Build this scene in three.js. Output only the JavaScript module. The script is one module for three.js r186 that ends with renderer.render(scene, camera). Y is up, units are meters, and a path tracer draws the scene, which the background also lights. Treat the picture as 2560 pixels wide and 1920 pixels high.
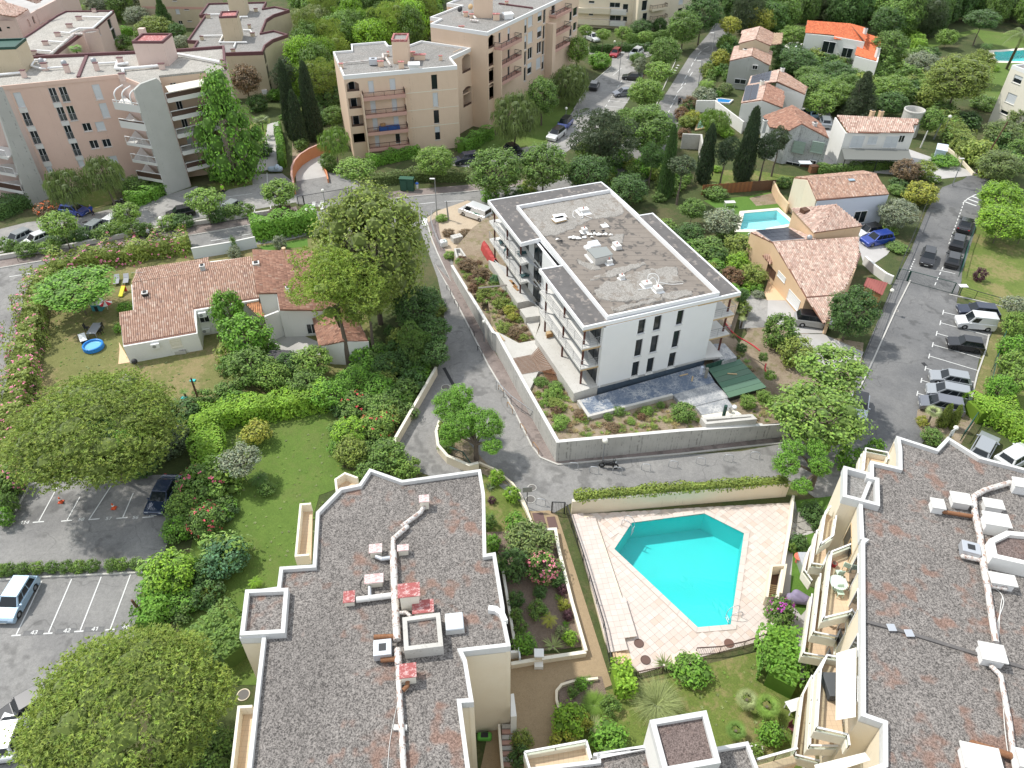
import*as THREE from 'three';
import{mergeGeometries}from 'three/addons/utils/BufferGeometryUtils.js';
import{RoundedBoxGeometry}from 'three/addons/geometries/RoundedBoxGeometry.js';
import{MarchingCubes}from 'three/addons/objects/MarchingCubes.js';
// ---------------------------------------------------------------- camera, sky, sun, exposure
const EYE=52,PITCH=40.143*Math.PI/180,ROLL=0.456*Math.PI/180,FOC=1864.6;
const scene=new THREE.Scene();
const camera=new THREE.PerspectiveCamera(2*Math.atan(960/FOC)*180/Math.PI,4/3,1,3000);
camera.position.set(0,EYE,0);
camera.rotation.set(-PITCH,0,ROLL);
const renderer=new THREE.WebGLRenderer({antialias:true});
renderer.setSize(1024,768);
renderer.toneMapping=THREE.LinearToneMapping;
renderer.toneMappingExposure=1.4;
renderer.shadowMap.enabled=true;
{
const W=256,Hh=128,d=new Float32Array(W*Hh*4);
for(let j=0;j<Hh;j++){
const up=Math.max(0,Math.sin(((j+0.5)/ Hh-0.5)*Math.PI)),t=Math.pow(up,0.55);
for(let i=0;i<W;i++){
const k=(j*W+i)*4;
d[k]=0.86 +(0.58-0.86)*t;d[k+1]=0.90 +(0.64-0.90)*t;d[k+2]=0.93 +(0.73-0.93)*t;d[k+3]=1;
}
}
const sky=new THREE.DataTexture(d,W,Hh,THREE.RGBAFormat,THREE.FloatType);
sky.mapping=THREE.EquirectangularReflectionMapping;sky.magFilter=THREE.LinearFilter;sky.needsUpdate=true;
scene.background=sky;scene.environment=sky;
}
const sun=new THREE.DirectionalLight(new THREE.Color(1,0.965,0.9),2.9);
sun.position.set(-0.62*150,150,-0.32*150-90);
sun.target.position.set(0,0,-90);
sun.castShadow=true;
sun.shadow.radius=3.5;
sun.shadow.mapSize.set(4096,4096);
Object.assign(sun.shadow.camera,{left:-190,right:190,top:150,bottom:-150,near:1,far:600});
scene.add(sun,sun.target);
// ---------------------------------------------------------------- small mathematics
const RB=RoundedBoxGeometry,V3=THREE.Vector3,v_=(...a)=>new THREE.Vector3(...a),V2=THREE.Vector2,TAU=Math.PI*2;
const rnd=(seed)=>{let s=seed>>>0;return()=>{s=(s+0x6d2b79f5)|0;let t=Math.imul(s ^(s>>>15),1|s);t=(t+Math.imul(t ^(t>>>7),61|t))^ t;return((t ^(t>>>14))>>>0)/ 4294967296;};};
const lerp=THREE.MathUtils.lerp,clamp=THREE.MathUtils.clamp;
// surveying: where a sight line of the drone meets the level h, so that things get their real place on the ground
const cR=Math.cos(ROLL),sR=Math.sin(ROLL),cP=Math.cos(PITCH),sP=Math.sin(PITCH);
function sight(px,py){
let x=(px-1280)/ FOC,y=-(py-960)/ FOC;
[x,y]=[cR*x-sR*y,sR*x+cR*y];
return v_(x,y*cP-sP,-(cP+y*sP));
}
function G(p,h=0){const d=sight(p[0],p[1]),t=(h-EYE)/ d.y;return v_(d.x*t,h,d.z*t);}
const span=(p,h=0)=>G(p,h).distanceTo(v_(0,EYE,0))*1/FOC/sight(p[0],p[1]).length()*1;
const chart=(ox,oy,w,W=2212)=>(x,y)=>[ox+x*w/W,oy+y*w/W];
const O=(x,y)=>[x*2560/2212,y*2560/2212];
const c1=chart(0,0,860),c2=chart(850,0,860),c3=chart(1700,0,860),c4=chart(0,640,860),c5=chart(850,640,860),c6=chart(1700,640,860),c7=chart(0,1280,860),c8=chart(850,1280,860),c9=chart(1700,1280,860);
const sA=chart(1200,440,360),sB=chart(1320,640,360),sC=chart(1320,840,360),sD=chart(1600,640,360),sE=chart(1100,600,360),sF=chart(1600,860,360);
const gA=chart(820,80,360),gB=chart(1060,0,360),gC=chart(0,80,360),gD=chart(240,140,360),gE=chart(2200,100,360),gF=chart(300,0,450);
const k1=chart(0,330,440),k2=chart(400,330,440),k3=chart(1400,0,440,1269),k4=chart(1840,0,360,1269),k5=chart(2200,0,360,1269),k6=chart(0,0,340,1269),k7=chart(1980,1120,360,1269),k8=chart(1960,1380,360,1269);
const m1=chart(1960,1650,360,1269),m2=chart(1180,1240,360,1269),m3=chart(1180,1500,360,1269),m4=chart(1500,1440,460,1269),m5=chart(1240,1700,720,1270),m6=chart(720,380,460,1269),m7=chart(1600,560,460,1269),m8=chart(2060,640,460,1269);
const pts=(c,h,...xy)=>{const o=[];for(let i=0;i<xy.length;i +=2)o.push(G(c(xy[i],xy[i+1]),h));return o;};
const flat=(v)=>new V2(v.x,v.z);
// ---------------------------------------------------------------- geometry helpers (everything is made in world metres)
function plain(g){
if(g.index)g=g.toNonIndexed();
for(const k of Object.keys(g.attributes))if(!['position','normal','uv','color'].includes(k))g.deleteAttribute(k);
if(!g.attributes.normal)g.computeVertexNormals();
return g;
}
function metreUV(g){
g=plain(g);
const p=g.attributes.position,uv=new Float32Array(p.count*2),a=v_(),b=v_(),c=v_(),n=v_(),e=v_();
for(let i=0;i<p.count;i +=3){
a.fromBufferAttribute(p,i);b.fromBufferAttribute(p,i+1);c.fromBufferAttribute(p,i+2);
n.subVectors(b,a).cross(e.subVectors(c,a)).normalize();
const l=Math.hypot(n.x,n.z);
for(let k=0;k<3;k++){
const v=k===0?a:k===1?b:c,o=(i+k)*2;
if(Math.abs(n.y)>0.75||l<1e-6){uv[o]=v.x;uv[o+1]=v.z;}
else{uv[o]=(v.x*-n.z+v.z*n.x)/ l;uv[o+1]=v.y /(Math.abs(n.y)>0.2?l:1);}
}
}
g.setAttribute('uv',new THREE.BufferAttribute(uv,2));
return g;
}
const area=(ps)=>{let s=0;for(let i=0;i<ps.length;i++){const a=ps[i],b=ps[(i+1)% ps.length];s +=a.x*b.y-b.x*a.y;}return s/2;};
const ccw=(ps)=>(area(ps)<0?ps.slice().reverse():ps.slice());
function tri(list){
const g=new THREE.BufferGeometry(),a=new Float32Array(list.length*3);
list.forEach((v,i)=>{a[i*3]=v.x;a[i*3+1]=v.y;a[i*3+2]=v.z;});
g.setAttribute('position',new THREE.BufferAttribute(a,3));g.computeVertexNormals();
return metreUV(g);
}
const quadT=(a,b,c,d)=>[a,b,c,a,c,d];
function s_(ps,y,holes=[]){
const s=ccw(ps.map(flat)),hs=holes.map((h)=>ccw(h.map(flat)).reverse()),all=s.concat(...hs),f=THREE.ShapeUtils.triangulateShape(s,hs),out=[];
for(const[i,j,k]of f){const A=all[i],B=all[j],C=all[k];out.push(v_(A.x,y,A.y),v_(C.x,y,C.y),v_(B.x,y,B.y));}
return tri(out);
}
function p_(ps,y0,y1,holes=[],bottom=false){
const s=ccw(ps.map(flat)),hs=holes.map((h)=>ccw(h.map(flat)).reverse()),out=[];
for(const r of[s,...hs])for(let i=0;i<r.length;i++){
const a=r[i],b=r[(i+1)% r.length];
out.push(...quadT(v_(a.x,y1,a.y),v_(b.x,y1,b.y),v_(b.x,y0,b.y),v_(a.x,y0,a.y)));
}
const g=[tri(out),s_(ps,y1,holes)];
if(bottom){const u=s_(ps,y0,holes);g.push(flip(u));}
return mergeGeometries(g);
}
function flip(g){const p=g.attributes.position.array.slice(),o=[];for(let i=0;i<p.length;i +=9){const v=(k)=>v_(p[i+k],p[i+k+1],p[i+k+2]);o.push(v(0),v(6),v(3));}return tri(o);}
function i_(ps,d){
const s0=ps.map(flat),back=area(s0)<0,s=back?s0.slice().reverse():s0,n=s.length,o=[];
for(let i=0;i<n;i++){
const p=s[(i+n-1)% n],q=s[i],r=s[(i+1)% n];
const e1=q.clone().sub(p).normalize(),e2=r.clone().sub(q).normalize(),n1=new V2(-e1.y,e1.x),n2=new V2(-e2.y,e2.x);
const m=n1.clone().add(n2),k=d/Math.max(0.3,1+n1.dot(n2));
o.push(v_(q.x+m.x*k,ps[0].y,q.y+m.y*k));
}
return back?o.reverse():o;
}
function w_(line,w,y0,y1,side=0,closed=false){
const out=[],n=line.length,L=[],R=[];
for(let i=0;i<n;i++){
const p=line[closed?(i+n-1)% n:Math.max(0,i-1)],q=line[i],r=line[closed?(i+1)% n:Math.min(n-1,i+1)];
let e1=flat(q).sub(flat(p)),e2=flat(r).sub(flat(q));
if(e1.length()<1e-6)e1=e2.clone();if(e2.length()<1e-6)e2=e1.clone();
e1.normalize();e2.normalize();
const n1=new V2(-e1.y,e1.x),m=n1.clone().add(new V2(-e2.y,e2.x)),k=1/Math.max(0.35,1+n1.dot(new V2(-e2.y,e2.x)));
const l=w*(0.5+side*0.5),rr=w*(0.5-side*0.5);
L.push([q.x+m.x*k*l,q.z+m.y*k*l]);R.push([q.x-m.x*k*rr,q.z-m.y*k*rr]);
}
const yy=(y,i)=>(typeof y==='function'?y(i):Array.isArray(y)?y[i]:y);
const v=(a,y)=>v_(a[0],y,a[1]);
for(let i=0;i<(closed?n:n-1);i++){
const j=(i+1)% n;
out.push(...quadT(v(L[i],yy(y1,i)),v(L[j],yy(y1,j)),v(R[j],yy(y1,j)),v(R[i],yy(y1,i))));
out.push(...quadT(v(L[j],yy(y1,j)),v(L[i],yy(y1,i)),v(L[i],yy(y0,i)),v(L[j],yy(y0,j))));
out.push(...quadT(v(R[i],yy(y1,i)),v(R[j],yy(y1,j)),v(R[j],yy(y0,j)),v(R[i],yy(y0,i))));
out.push(...quadT(v(R[i],yy(y0,i)),v(R[j],yy(y0,j)),v(L[j],yy(y0,j)),v(L[i],yy(y0,i))));
}
if(!closed)for(const i of[0,n-1]){
const q=quadT(v(L[i],yy(y1,i)),v(R[i],yy(y1,i)),v(R[i],yy(y0,i)),v(L[i],yy(y0,i)));
out.push(...(i?q.reverse():q));
}
return tri(out);
}
const T=(g,x=0,y=0,z=0,ry=0,rx=0,rz=0,s=1)=>g.clone().applyMatrix4(new THREE.Matrix4().compose(v_(x,y,z),new THREE.Quaternion().setFromEuler(new THREE.Euler(rx,ry,rz,'YXZ')),typeof s==='number'?v_(s,s,s):s));
const b_=(w,h,d,x=0,y=0,z=0,ry=0)=>plain(T(new THREE.BoxGeometry(w,h,d),x,y,z,ry));
const r_=(w,h,d,r=0.03,x=0,y=0,z=0,ry=0,seg=2)=>plain(T(new RB(w,h,d,seg,r),x,y,z,ry));
const c_=(r0,r1,h,n=12,x=0,y=0,z=0,open=false)=>plain(T(new THREE.CylinderGeometry(r0,r1,h,n,1,open),x,y,z));
function rodG(a,b,r,n=6,r2=r){
const d=b.clone().sub(a),l=d.length(),g=new THREE.CylinderGeometry(r2,r,l,n);
g.applyQuaternion(new THREE.Quaternion().setFromUnitVectors(v_(0,1,0),d.normalize())).translate((a.x+b.x)/ 2,(a.y+b.y)/ 2,(a.z+b.z)/ 2);
return plain(g);
}
function beamG(a,b,w,h){
const d=b.clone().sub(a),l=d.length(),z=d.clone().normalize(),x=v_(0,1,0).cross(z);
if(x.length()<1e-4)x.set(1,0,0);x.normalize();
const y=z.clone().cross(x),g=new THREE.BoxGeometry(w,h,l);
g.applyMatrix4(new THREE.Matrix4().makeBasis(x,y,z)).translate((a.x+b.x)/ 2,(a.y+b.y)/ 2,(a.z+b.z)/ 2);
return metreUV(g);
}
function tubeG(ps,r,seg=0,rad=6){return plain(new THREE.TubeGeometry(new THREE.CatmullRomCurve3(ps),seg||ps.length*5,r,rad,false));}
const join=(list)=>{list=list.filter(Boolean).map(plain);const col=list.some((g)=>g.attributes.color);if(col)list.forEach((g)=>{if(!g.attributes.color)g.setAttribute('color',new THREE.BufferAttribute(new Float32Array(g.attributes.position.count*3).fill(1),3));});return mergeGeometries(list.map((g)=>{if(!g.attributes.uv)g.setAttribute('uv',new THREE.BufferAttribute(new Float32Array(g.attributes.position.count*2),2));return g;}));};
// ---------------------------------------------------------------- naming and grouping
const taken={};
const numbered=(n)=>{const k=taken[n]=(taken[n]??-1)+ 1;return k?n+'_'+String(k).padStart(3,'0'):n;};
const shade=(o)=>{o.castShadow=true;o.receiveShadow=true;return o;};
function t_(name,label,category,base=v_(),group,turn=0){
const o=new THREE.Group();o.name=numbered(name);o.position.copy(base);o.rotation.y=turn;
o.userData={label,category};if(group)o.userData.group=group;
scene.add(o);return o;
}
const o_=(o)=>{const v=v_();for(let p=o;p&&p !==scene;p=p.parent)v.add(p.position);return v;};
function P_(parent,name,geo,mat,local=false,label){
const g=Array.isArray(geo)?join(geo):geo;
if(!local){const b=o_(parent);g.translate(-b.x,-b.y,-b.z);}
const m=shade(new THREE.Mesh(g,mat));m.name=name;if(label)m.userData.label=label;
parent.add(m);return m;
}
function g_(name,geo,mat,kind='structure'){const m=shade(new THREE.Mesh(Array.isArray(geo)?join(geo):geo,mat));m.name=numbered(name);m.userData.kind=kind;scene.add(m);return m;}
function copyOf(o,label,pos,turn,group){const c=o.clone();c.name=numbered(o.name.replace(/_\d{3}$/,''));c.userData={...o.userData,label};if(group)c.userData.group=group;if(pos)c.position.copy(pos);if(turn !==undefined)c.rotation.y=turn;scene.add(c);return c;}
// ---------------------------------------------------------------- procedural textures
function lattice(n,seed){const r=rnd(seed),a=new Float32Array(n*n);for(let i=0;i<a.length;i++)a[i]=r();return a;}
function noiseField(size,oct,seed){
const out=new Float32Array(size*size);let total=0;
oct.forEach(([n,w],q)=>{
const L=lattice(n,seed+q*77);total +=w;
for(let y=0;y<size;y++){
const fy=y/size*n,iy=Math.floor(fy),ty=fy-iy,sy=ty*ty*(3-2*ty),r0=(iy % n)*n,r1=((iy+1)% n)*n;
for(let x=0;x<size;x++){
const fx=x/size*n,ix=Math.floor(fx),tx=fx-ix,sx=tx*tx*(3-2*tx),x0=ix % n,x1=(ix+1)% n;
const a=L[r0+x0]+(L[r0+x1]- L[r0+x0])*sx,b=L[r1+x0]+(L[r1+x1]- L[r1+x0])*sx;
out[y*size+x]+=(a +(b-a)*sy)*w;
}
}
});
for(let i=0;i<out.length;i++)out[i]/=total;
return out;
}
const toS=(c)=>{c=clamp(c,0,1);return 255*(c<=0.0031308?c*12.92:1.055*Math.pow(c,1/2.4)- 0.055);};
function colourTex(size,metres,fn){
const d=new Uint8Array(size*size*4);
for(let y=0,i=0;y<size;y++)for(let x=0;x<size;x++,i++){const c=fn(i,x,y);d[i*4]=toS(c[0]);d[i*4+1]=toS(c[1]);d[i*4+2]=toS(c[2]);d[i*4+3]=255;}
const t=new THREE.DataTexture(d,size,size);t.colorSpace=THREE.SRGBColorSpace;return dress(t,metres);
}
function greyTex(size,metres,f){
const d=new Uint8Array(size*size*4);
for(let i=0;i<size*size;i++){const v=clamp(f(i),0,1)*255;d[i*4]=d[i*4+1]=d[i*4+2]=v;d[i*4+3]=255;}
return dress(new THREE.DataTexture(d,size,size),metres);
}
function dress(t,metres){t.wrapS=t.wrapT=THREE.RepeatWrapping;t.magFilter=THREE.LinearFilter;t.minFilter=THREE.LinearMipmapLinearFilter;t.generateMipmaps=true;t.repeat.set(1/metres,1/metres);t.needsUpdate=true;return t;}
const mix3=(a,b,t)=>{t=clamp(t,0,1);return[a[0]+(b[0]- a[0])*t,a[1]+(b[1]- a[1])*t,a[2]+(b[2]- a[2])*t];};
const mul3=(a,k)=>[a[0]*k,a[1]*k,a[2]*k];
const sstep=(x,a,b)=>{const t=clamp((x-a)/(b-a),0,1);return t*t*(3-2*t);};
const std=(o)=>new THREE.MeshStandardMaterial({roughness:0.85,metalness:0,...o});
const rgb=(r,g,b)=>new THREE.Color().setRGB(r,g,b);
const M={};
{
const N=1024;
const big=noiseField(N,[[4,1],[8,0.8],[16,0.5]],11),mid=noiseField(N,[[24,1],[48,0.7],[96,0.5]],23),fine=noiseField(N,[[160,1],[320,0.9],[512,0.7]],37),grit=noiseField(N,[[512,1],[1024,0.8]],51),vein=noiseField(N,[[7,1],[15,0.5],[40,0.25]],63);
const asphalt=(base,patch,tile,crack=0.5,seed=0)=>colourTex(N,tile,(i)=>{
const j=(i+seed*4097)%(N*N);
let c=mix3(base,patch,sstep(big[j],0.35,0.65)*0.7+sstep(mid[j],0.45,0.7)*0.35);
const k=0.82+0.36*grit[i]+(fine[i]- 0.5)*0.28;
c=mul3(c,k);
if(Math.abs(vein[j]- 0.5)<0.006)c=mul3(c,0.8);
return mul3(c,1-0.3*sstep(mid[(j+331*N)%(N*N)]*0.6+vein[i]*0.4,0.58,0.7));
});
const bumpFine=greyTex(N,8,(i)=>0.5*fine[i]+ 0.5*grit[i]);
M.asphalt=std({map:asphalt([0.20,0.195,0.19],[0.27,0.262,0.25],34),roughness:0.93,bumpMap:bumpFine,bumpScale:0.004});
M.asphaltDark=std({map:asphalt([0.135,0.135,0.137],[0.185,0.183,0.18],30,0.5,3),roughness:0.93,bumpMap:bumpFine,bumpScale:0.004});
M.asphaltPale=std({map:asphalt([0.27,0.262,0.25],[0.35,0.335,0.315],30,0.5,5),roughness:0.95,bumpMap:bumpFine,bumpScale:0.004});
M.redPath=std({map:asphalt([0.205,0.165,0.15],[0.27,0.225,0.205],22,0.5,7),roughness:0.95,bumpMap:bumpFine,bumpScale:0.004});
M.concrete=std({map:colourTex(N,9,(i)=>{let c=mix3([0.46,0.44,0.40],[0.60,0.585,0.55],big[i]*0.7+mid[i]*0.3);c=mix3(c,[0.33,0.31,0.28],sstep(mid[(i*3)%(N*N)],0.62,0.75)*0.45);return mul3(c,0.9+0.2*grit[i]);}),roughness:0.9});
// rain-streaked retaining wall
const streak=(()=>{const r=noiseField(256,[[64,1],[128,1]],5),o=new Float32Array(N*N);for(let y=0;y<N;y++)for(let x=0;x<N;x++)o[y*N+x]=r[(Math.floor(y/60)% 4)*256 +(x>>2)]*0.5+r[7*256 +(x>>2)]*0.5;return o;})();
M.stainedWall=std({map:colourTex(N,7,(i)=>{let c=mix3([0.42,0.41,0.385],[0.55,0.54,0.51],big[i]);c=mix3(c,[0.16,0.155,0.145],sstep(streak[i],0.5,0.72)*sstep(mid[i],0.35,0.6)*0.75);return mul3(c,0.92+0.16*grit[i]);}),roughness:0.92});
M.whiteStreak=std({map:colourTex(N,8,(i)=>{let c=mix3([0.58,0.58,0.565],[0.66,0.66,0.65],big[i]);c=mix3(c,[0.44,0.43,0.41],sstep(streak[i],0.55,0.75)*sstep(big[(i*5)%(N*N)],0.45,0.6)*0.4);return mul3(c,0.97+0.06*grit[i]);}),roughness:0.85});
M.greyRender=std({map:colourTex(N,12,(i)=>{let c=mix3([0.40,0.40,0.37],[0.50,0.50,0.47],big[i]*0.8+mid[i]*0.2);c=mix3(c,[0.22,0.22,0.21],sstep(streak[i],0.58,0.75)*sstep(big[(i*7)%(N*N)],0.5,0.62)*0.7);return mul3(c,0.95+0.1*grit[i]);}),roughness:0.9});
const render=(a,b,s=0.12)=>std({map:colourTex(512,11,(i,x,y)=>{const j=(y*2)*N+x*2;let c=mix3(a,b,big[j]*0.8+mid[j]*0.3);c=mix3(c,mul3(a,0.6),sstep(streak[j],0.6,0.8)*sstep(big[(j*7)%(N*N)],0.45,0.6)*s*4);return mul3(c,0.95+0.1*grit[j]);}),roughness:0.88});
M.cream=render([0.72,0.62,0.46],[0.78,0.70,0.56]);
M.cP=render([0.74,0.69,0.57],[0.80,0.76,0.66]);
M.peach=render([0.68,0.51,0.37],[0.74,0.57,0.43]);
M.pink=render([0.64,0.45,0.365],[0.70,0.51,0.42]);
M.pinkPale=render([0.60,0.46,0.40],[0.66,0.52,0.46]);
M.salmon=render([0.53,0.31,0.25],[0.59,0.36,0.30]);
M.beige=render([0.50,0.42,0.29],[0.57,0.485,0.35]);
M.ochre=render([0.66,0.46,0.28],[0.73,0.53,0.35]);
M.orangeWall=render([0.58,0.22,0.10],[0.66,0.28,0.14]);
M.wW=render([0.74,0.73,0.69],[0.80,0.79,0.76],0.08);
M.newWhite=std({map:colourTex(256,8,(i,x,y)=>{const j=(y*4)*N+x*4;return mul3([0.78,0.785,0.79],0.96+0.06*big[j]+ 0.02*grit[j]);}),roughness:0.8});
M.oldGrey=std({map:colourTex(N,9,(i)=>{let c=mix3([0.42,0.43,0.42],[0.62,0.63,0.62],big[i]*0.6+mid[i]*0.5);c=mix3(c,[0.13,0.135,0.13],sstep(mid[(i*3)%(N*N)]*0.5+streak[i]*0.5,0.5,0.7)*0.7);return c;}),roughness:0.9});
// gravel roofs
const pebble=(dark,light,rust,tile,seed,rustAmt)=>colourTex(N,tile,(i)=>{
const j=(i+seed*5003)%(N*N);let g=grit[i]*0.8+fine[j]*0.2;
g=clamp((g-0.5)*2+0.5,0,1);
let c=mix3(dark,light,g);c=mul3(c,0.66+0.4*big[j]+ 0.3*mid[(j*3)%(N*N)]);
return mix3(c,[rust[0]*(0.6+g*0.8),rust[1]*(0.6+g*0.8),rust[2]*(0.6+g*0.8)],sstep(mid[j]*0.6+big[j]*0.4,0.54,0.68)*rustAmt);
});
const pebbleBump=greyTex(N,20,(i)=>clamp((grit[i]- 0.5)*2+0.5,0,1));
M.gravelRoof=std({map:pebble([0.05,0.045,0.042],[0.345,0.315,0.29],[0.24,0.145,0.11],30,1,0.8),roughness:0.95,bumpMap:pebbleBump,bumpScale:0.03});
M.gravelBrown=std({map:pebble([0.07,0.05,0.045],[0.26,0.2,0.18],[0.15,0.085,0.065],26,4,0.7),roughness:0.95,bumpMap:pebbleBump,bumpScale:0.03});
M.gravelPale=std({map:pebble([0.24,0.225,0.20],[0.50,0.475,0.43],[0.36,0.33,0.29],40,2,0.5),roughness:0.95});
M.gravelGrey=std({map:pebble([0.13,0.125,0.115],[0.36,0.345,0.325],[0.25,0.22,0.2],34,3,0.4),roughness:0.95});
M.whiteGravel=std({map:pebble([0.15,0.138,0.122],[0.46,0.435,0.40],[0.24,0.21,0.18],18,6,0.9),roughness:0.95,bumpMap:pebbleBump,bumpScale:0.03});
// roofing felt with scuffs in rows
M.felt=std({map:colourTex(N,17,(i,x,y)=>{let c=mix3([0.17,0.145,0.125],[0.27,0.235,0.20],big[i]*0.6+mid[i]*0.4);const row=Math.abs(((y/N*17)% 1)- 0.5);c=mix3(c,[0.075,0.07,0.066],sstep(mid[(i+313*N)%(N*N)],0.56,0.7)*0.75);if(row<0.03)c=mul3(c,0.6);return mul3(c,0.88+0.24*grit[i]);}),roughness:0.9});
M.feltDark=std({map:colourTex(N,12,(i)=>{let c=mix3([0.085,0.08,0.078],[0.16,0.15,0.145],big[i]*0.6+mid[i]*0.5);c=mix3(c,[0.32,0.28,0.25],sstep(mid[(i+200*N+91)%(N*N)],0.58,0.75)*0.6);return mul3(c,0.88+0.24*grit[i]);}),roughness:0.9});
// lawns and soil
const lawn=(a,b,dry,amt,tile,seed)=>colourTex(N,tile,(i)=>{const j=(i+seed*7919)%(N*N);let c=mix3(a,b,mid[j]*0.6+fine[i]*0.5);c=mix3(c,dry,sstep(big[j]*0.65+mid[(j*3)%(N*N)]*0.35,0.47,0.66)*amt);return mul3(c,0.7+0.6*grit[i]);});
const lawnBump=greyTex(512,10,(i)=>{const x=i % 512,y=i>>9,j=y*2*N+x*2;return grit[j]*0.6+fine[j]*0.4;});
const lw=(...a)=>std({map:lawn(...a),roughness:1,bumpMap:lawnBump,bumpScale:0.05});
M.lawn=lw([0.085,0.125,0.022],[0.155,0.2,0.04],[0.25,0.21,0.09],0.8,26,1);
M.lawnDry=lw([0.13,0.135,0.04],[0.21,0.21,0.075],[0.28,0.22,0.11],0.85,24,2);
M.lawnRich=lw([0.075,0.135,0.02],[0.13,0.2,0.035],[0.15,0.17,0.05],0.4,24,3);
M.turf=lw([0.07,0.16,0.022],[0.11,0.21,0.03],[0.11,0.2,0.03],0.2,20,4);
M.wild=lw([0.04,0.062,0.018],[0.085,0.105,0.03],[0.14,0.11,0.06],0.5,38,5);
M.soil=std({map:colourTex(N,16,(i)=>{let c=mix3([0.20,0.145,0.095],[0.40,0.325,0.235],big[i]*0.5+mid[i]*0.6);c=mix3(c,[0.17,0.17,0.055],sstep(mid[(i+77*N)%(N*N)],0.55,0.7)*0.5);return mul3(c,0.7+0.6*grit[i]);}),roughness:1,bumpMap:lawnBump,bumpScale:0.12});
M.sand=std({map:colourTex(512,14,(i,x,y)=>{const j=y*2*N+x*2;return mul3(mix3([0.42,0.33,0.235],[0.56,0.46,0.34],big[j]*0.6+mid[j]*0.5),0.84+0.32*grit[j]);}),roughness:1,bumpMap:lawnBump,bumpScale:0.06});
M.mulch=std({map:colourTex(512,9,(i,x,y)=>{const j=y*2*N+x*2;return mul3(mix3([0.13,0.09,0.07],[0.30,0.23,0.18],fine[j]*0.6+mid[j]*0.4),0.6+0.8*grit[j]);}),roughness:1,bumpMap:lawnBump,bumpScale:0.08});
M.patio=std({map:colourTex(N,7,(i)=>mul3(mix3([0.25,0.18,0.105],[0.40,0.30,0.185],fine[i]*0.7+mid[i]*0.3),0.6+0.8*grit[i])),roughness:0.95,bumpMap:bumpFine,bumpScale:0.01});
M.palePaving=std({map:colourTex(512,10,(i,x,y)=>{const j=y*2*N+x*2;return mul3(mix3([0.40,0.385,0.37],[0.52,0.50,0.48],big[j]),0.88+0.24*grit[j]);}),roughness:0.95});
M.slabBlue=std({map:colourTex(N,9,(i)=>{const s=Math.abs(fine[i]- 0.5)*2+Math.abs(mid[i]- 0.5);let c=mix3([0.50,0.50,0.49],[0.115,0.15,0.21],sstep(s +(big[i]- 0.5)*0.8,0.03,0.34));return mul3(c,0.85+0.3*grit[i]);}),roughness:0.7});
M.slabGrey=std({map:colourTex(N,9,(i)=>{const s=Math.abs(fine[i]- 0.5)*2+Math.abs(mid[i]- 0.5);return mul3(mix3([0.56,0.55,0.53],[0.25,0.26,0.275],sstep(s +(big[i]- 0.5)*0.8,0.05,0.42)),0.85+0.3*grit[i]);}),roughness:0.8});
M.bitumen=std({map:colourTex(512,6,(i,x,y)=>{const j=y*2*N+x*2;return mul3(mix3([0.03,0.045,0.065],[0.085,0.12,0.165],mid[j]*0.7+big[j]*0.4),0.8+0.4*grit[j]);}),roughness:0.55});
M.balconyTile=std({map:colourTex(512,6,(i,x,y)=>{const j=y*2*N+x*2;let c=mul3(mix3([0.43,0.44,0.44],[0.5,0.505,0.5],big[j]),0.92+0.16*grit[j]);const u=(x % 51),v=(y % 51);return u<2||v<2?mul3(c,0.7):c;}),roughness:0.7});
M.tanTile=std({map:colourTex(512,6,(i,x,y)=>{const j=y*2*N+x*2;let c=mul3(mix3([0.60,0.44,0.29],[0.68,0.52,0.36],big[j]),0.92+0.16*grit[j]);const u=(x % 26),v=(y % 26);return u<2||v<2?mul3(c,0.8):c;}),roughness:0.7});
M.stone=std({map:colourTex(512,5,(i,x,y)=>{const j=y*2*N+x*2;return mul3(mix3([0.24,0.225,0.2],[0.46,0.44,0.4],mid[j]),0.75+0.5*grit[j]);}),roughness:0.95,bumpMap:lawnBump,bumpScale:0.06});
M.poolLiner=std({map:colourTex(256,10,(i,x,y)=>{const j=y*4*N+x*4;return mul3([0.02,0.56,0.55],0.94+0.12*big[j]);}),roughness:0.6});
M.rust=std({map:colourTex(256,2,(i,x,y)=>{const j=y*4*N+x*4;return mul3(mix3([0.16,0.065,0.03],[0.34,0.17,0.085],mid[j]),0.7+0.6*grit[j]);}),roughness:0.9});
M.pW=std({map:colourTex(256,2.5,(i,x,y)=>{const j=y*4*N+x*4;return mix3([0.66,0.64,0.61],[0.30,0.16,0.11],sstep(mid[j],0.52,0.66)*0.8);}),roughness:0.6});
M.redCap=std({map:colourTex(256,3,(i,x,y)=>{const j=y*4*N+x*4;return mul3(mix3([0.36,0.10,0.095],[0.62,0.42,0.40],sstep(mid[j]*0.6+fine[j]*0.4,0.52,0.62)),0.85+0.3*grit[j]);}),roughness:0.85});
M.paleCap=std({map:colourTex(256,3,(i,x,y)=>{const j=y*4*N+x*4;return mul3(mix3([0.50,0.32,0.31],[0.70,0.58,0.56],sstep(mid[j]*0.6+fine[j]*0.4,0.36,0.58)),0.85+0.3*grit[j]);}),roughness:0.85});
M.bark=std({map:colourTex(256,2,(i,x,y)=>{const j=y*4*N+x*4;return mul3(mix3([0.085,0.065,0.05],[0.22,0.18,0.145],streak[j]*0.6+mid[j]*0.4),0.7+0.6*grit[j]);}),roughness:1,bumpMap:bumpFine,bumpScale:0.02});
M.waterTile=null;
const wave=greyTex(N,9,(i)=>mid[i]*0.6+fine[i]*0.25+big[i]*0.3);
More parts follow.
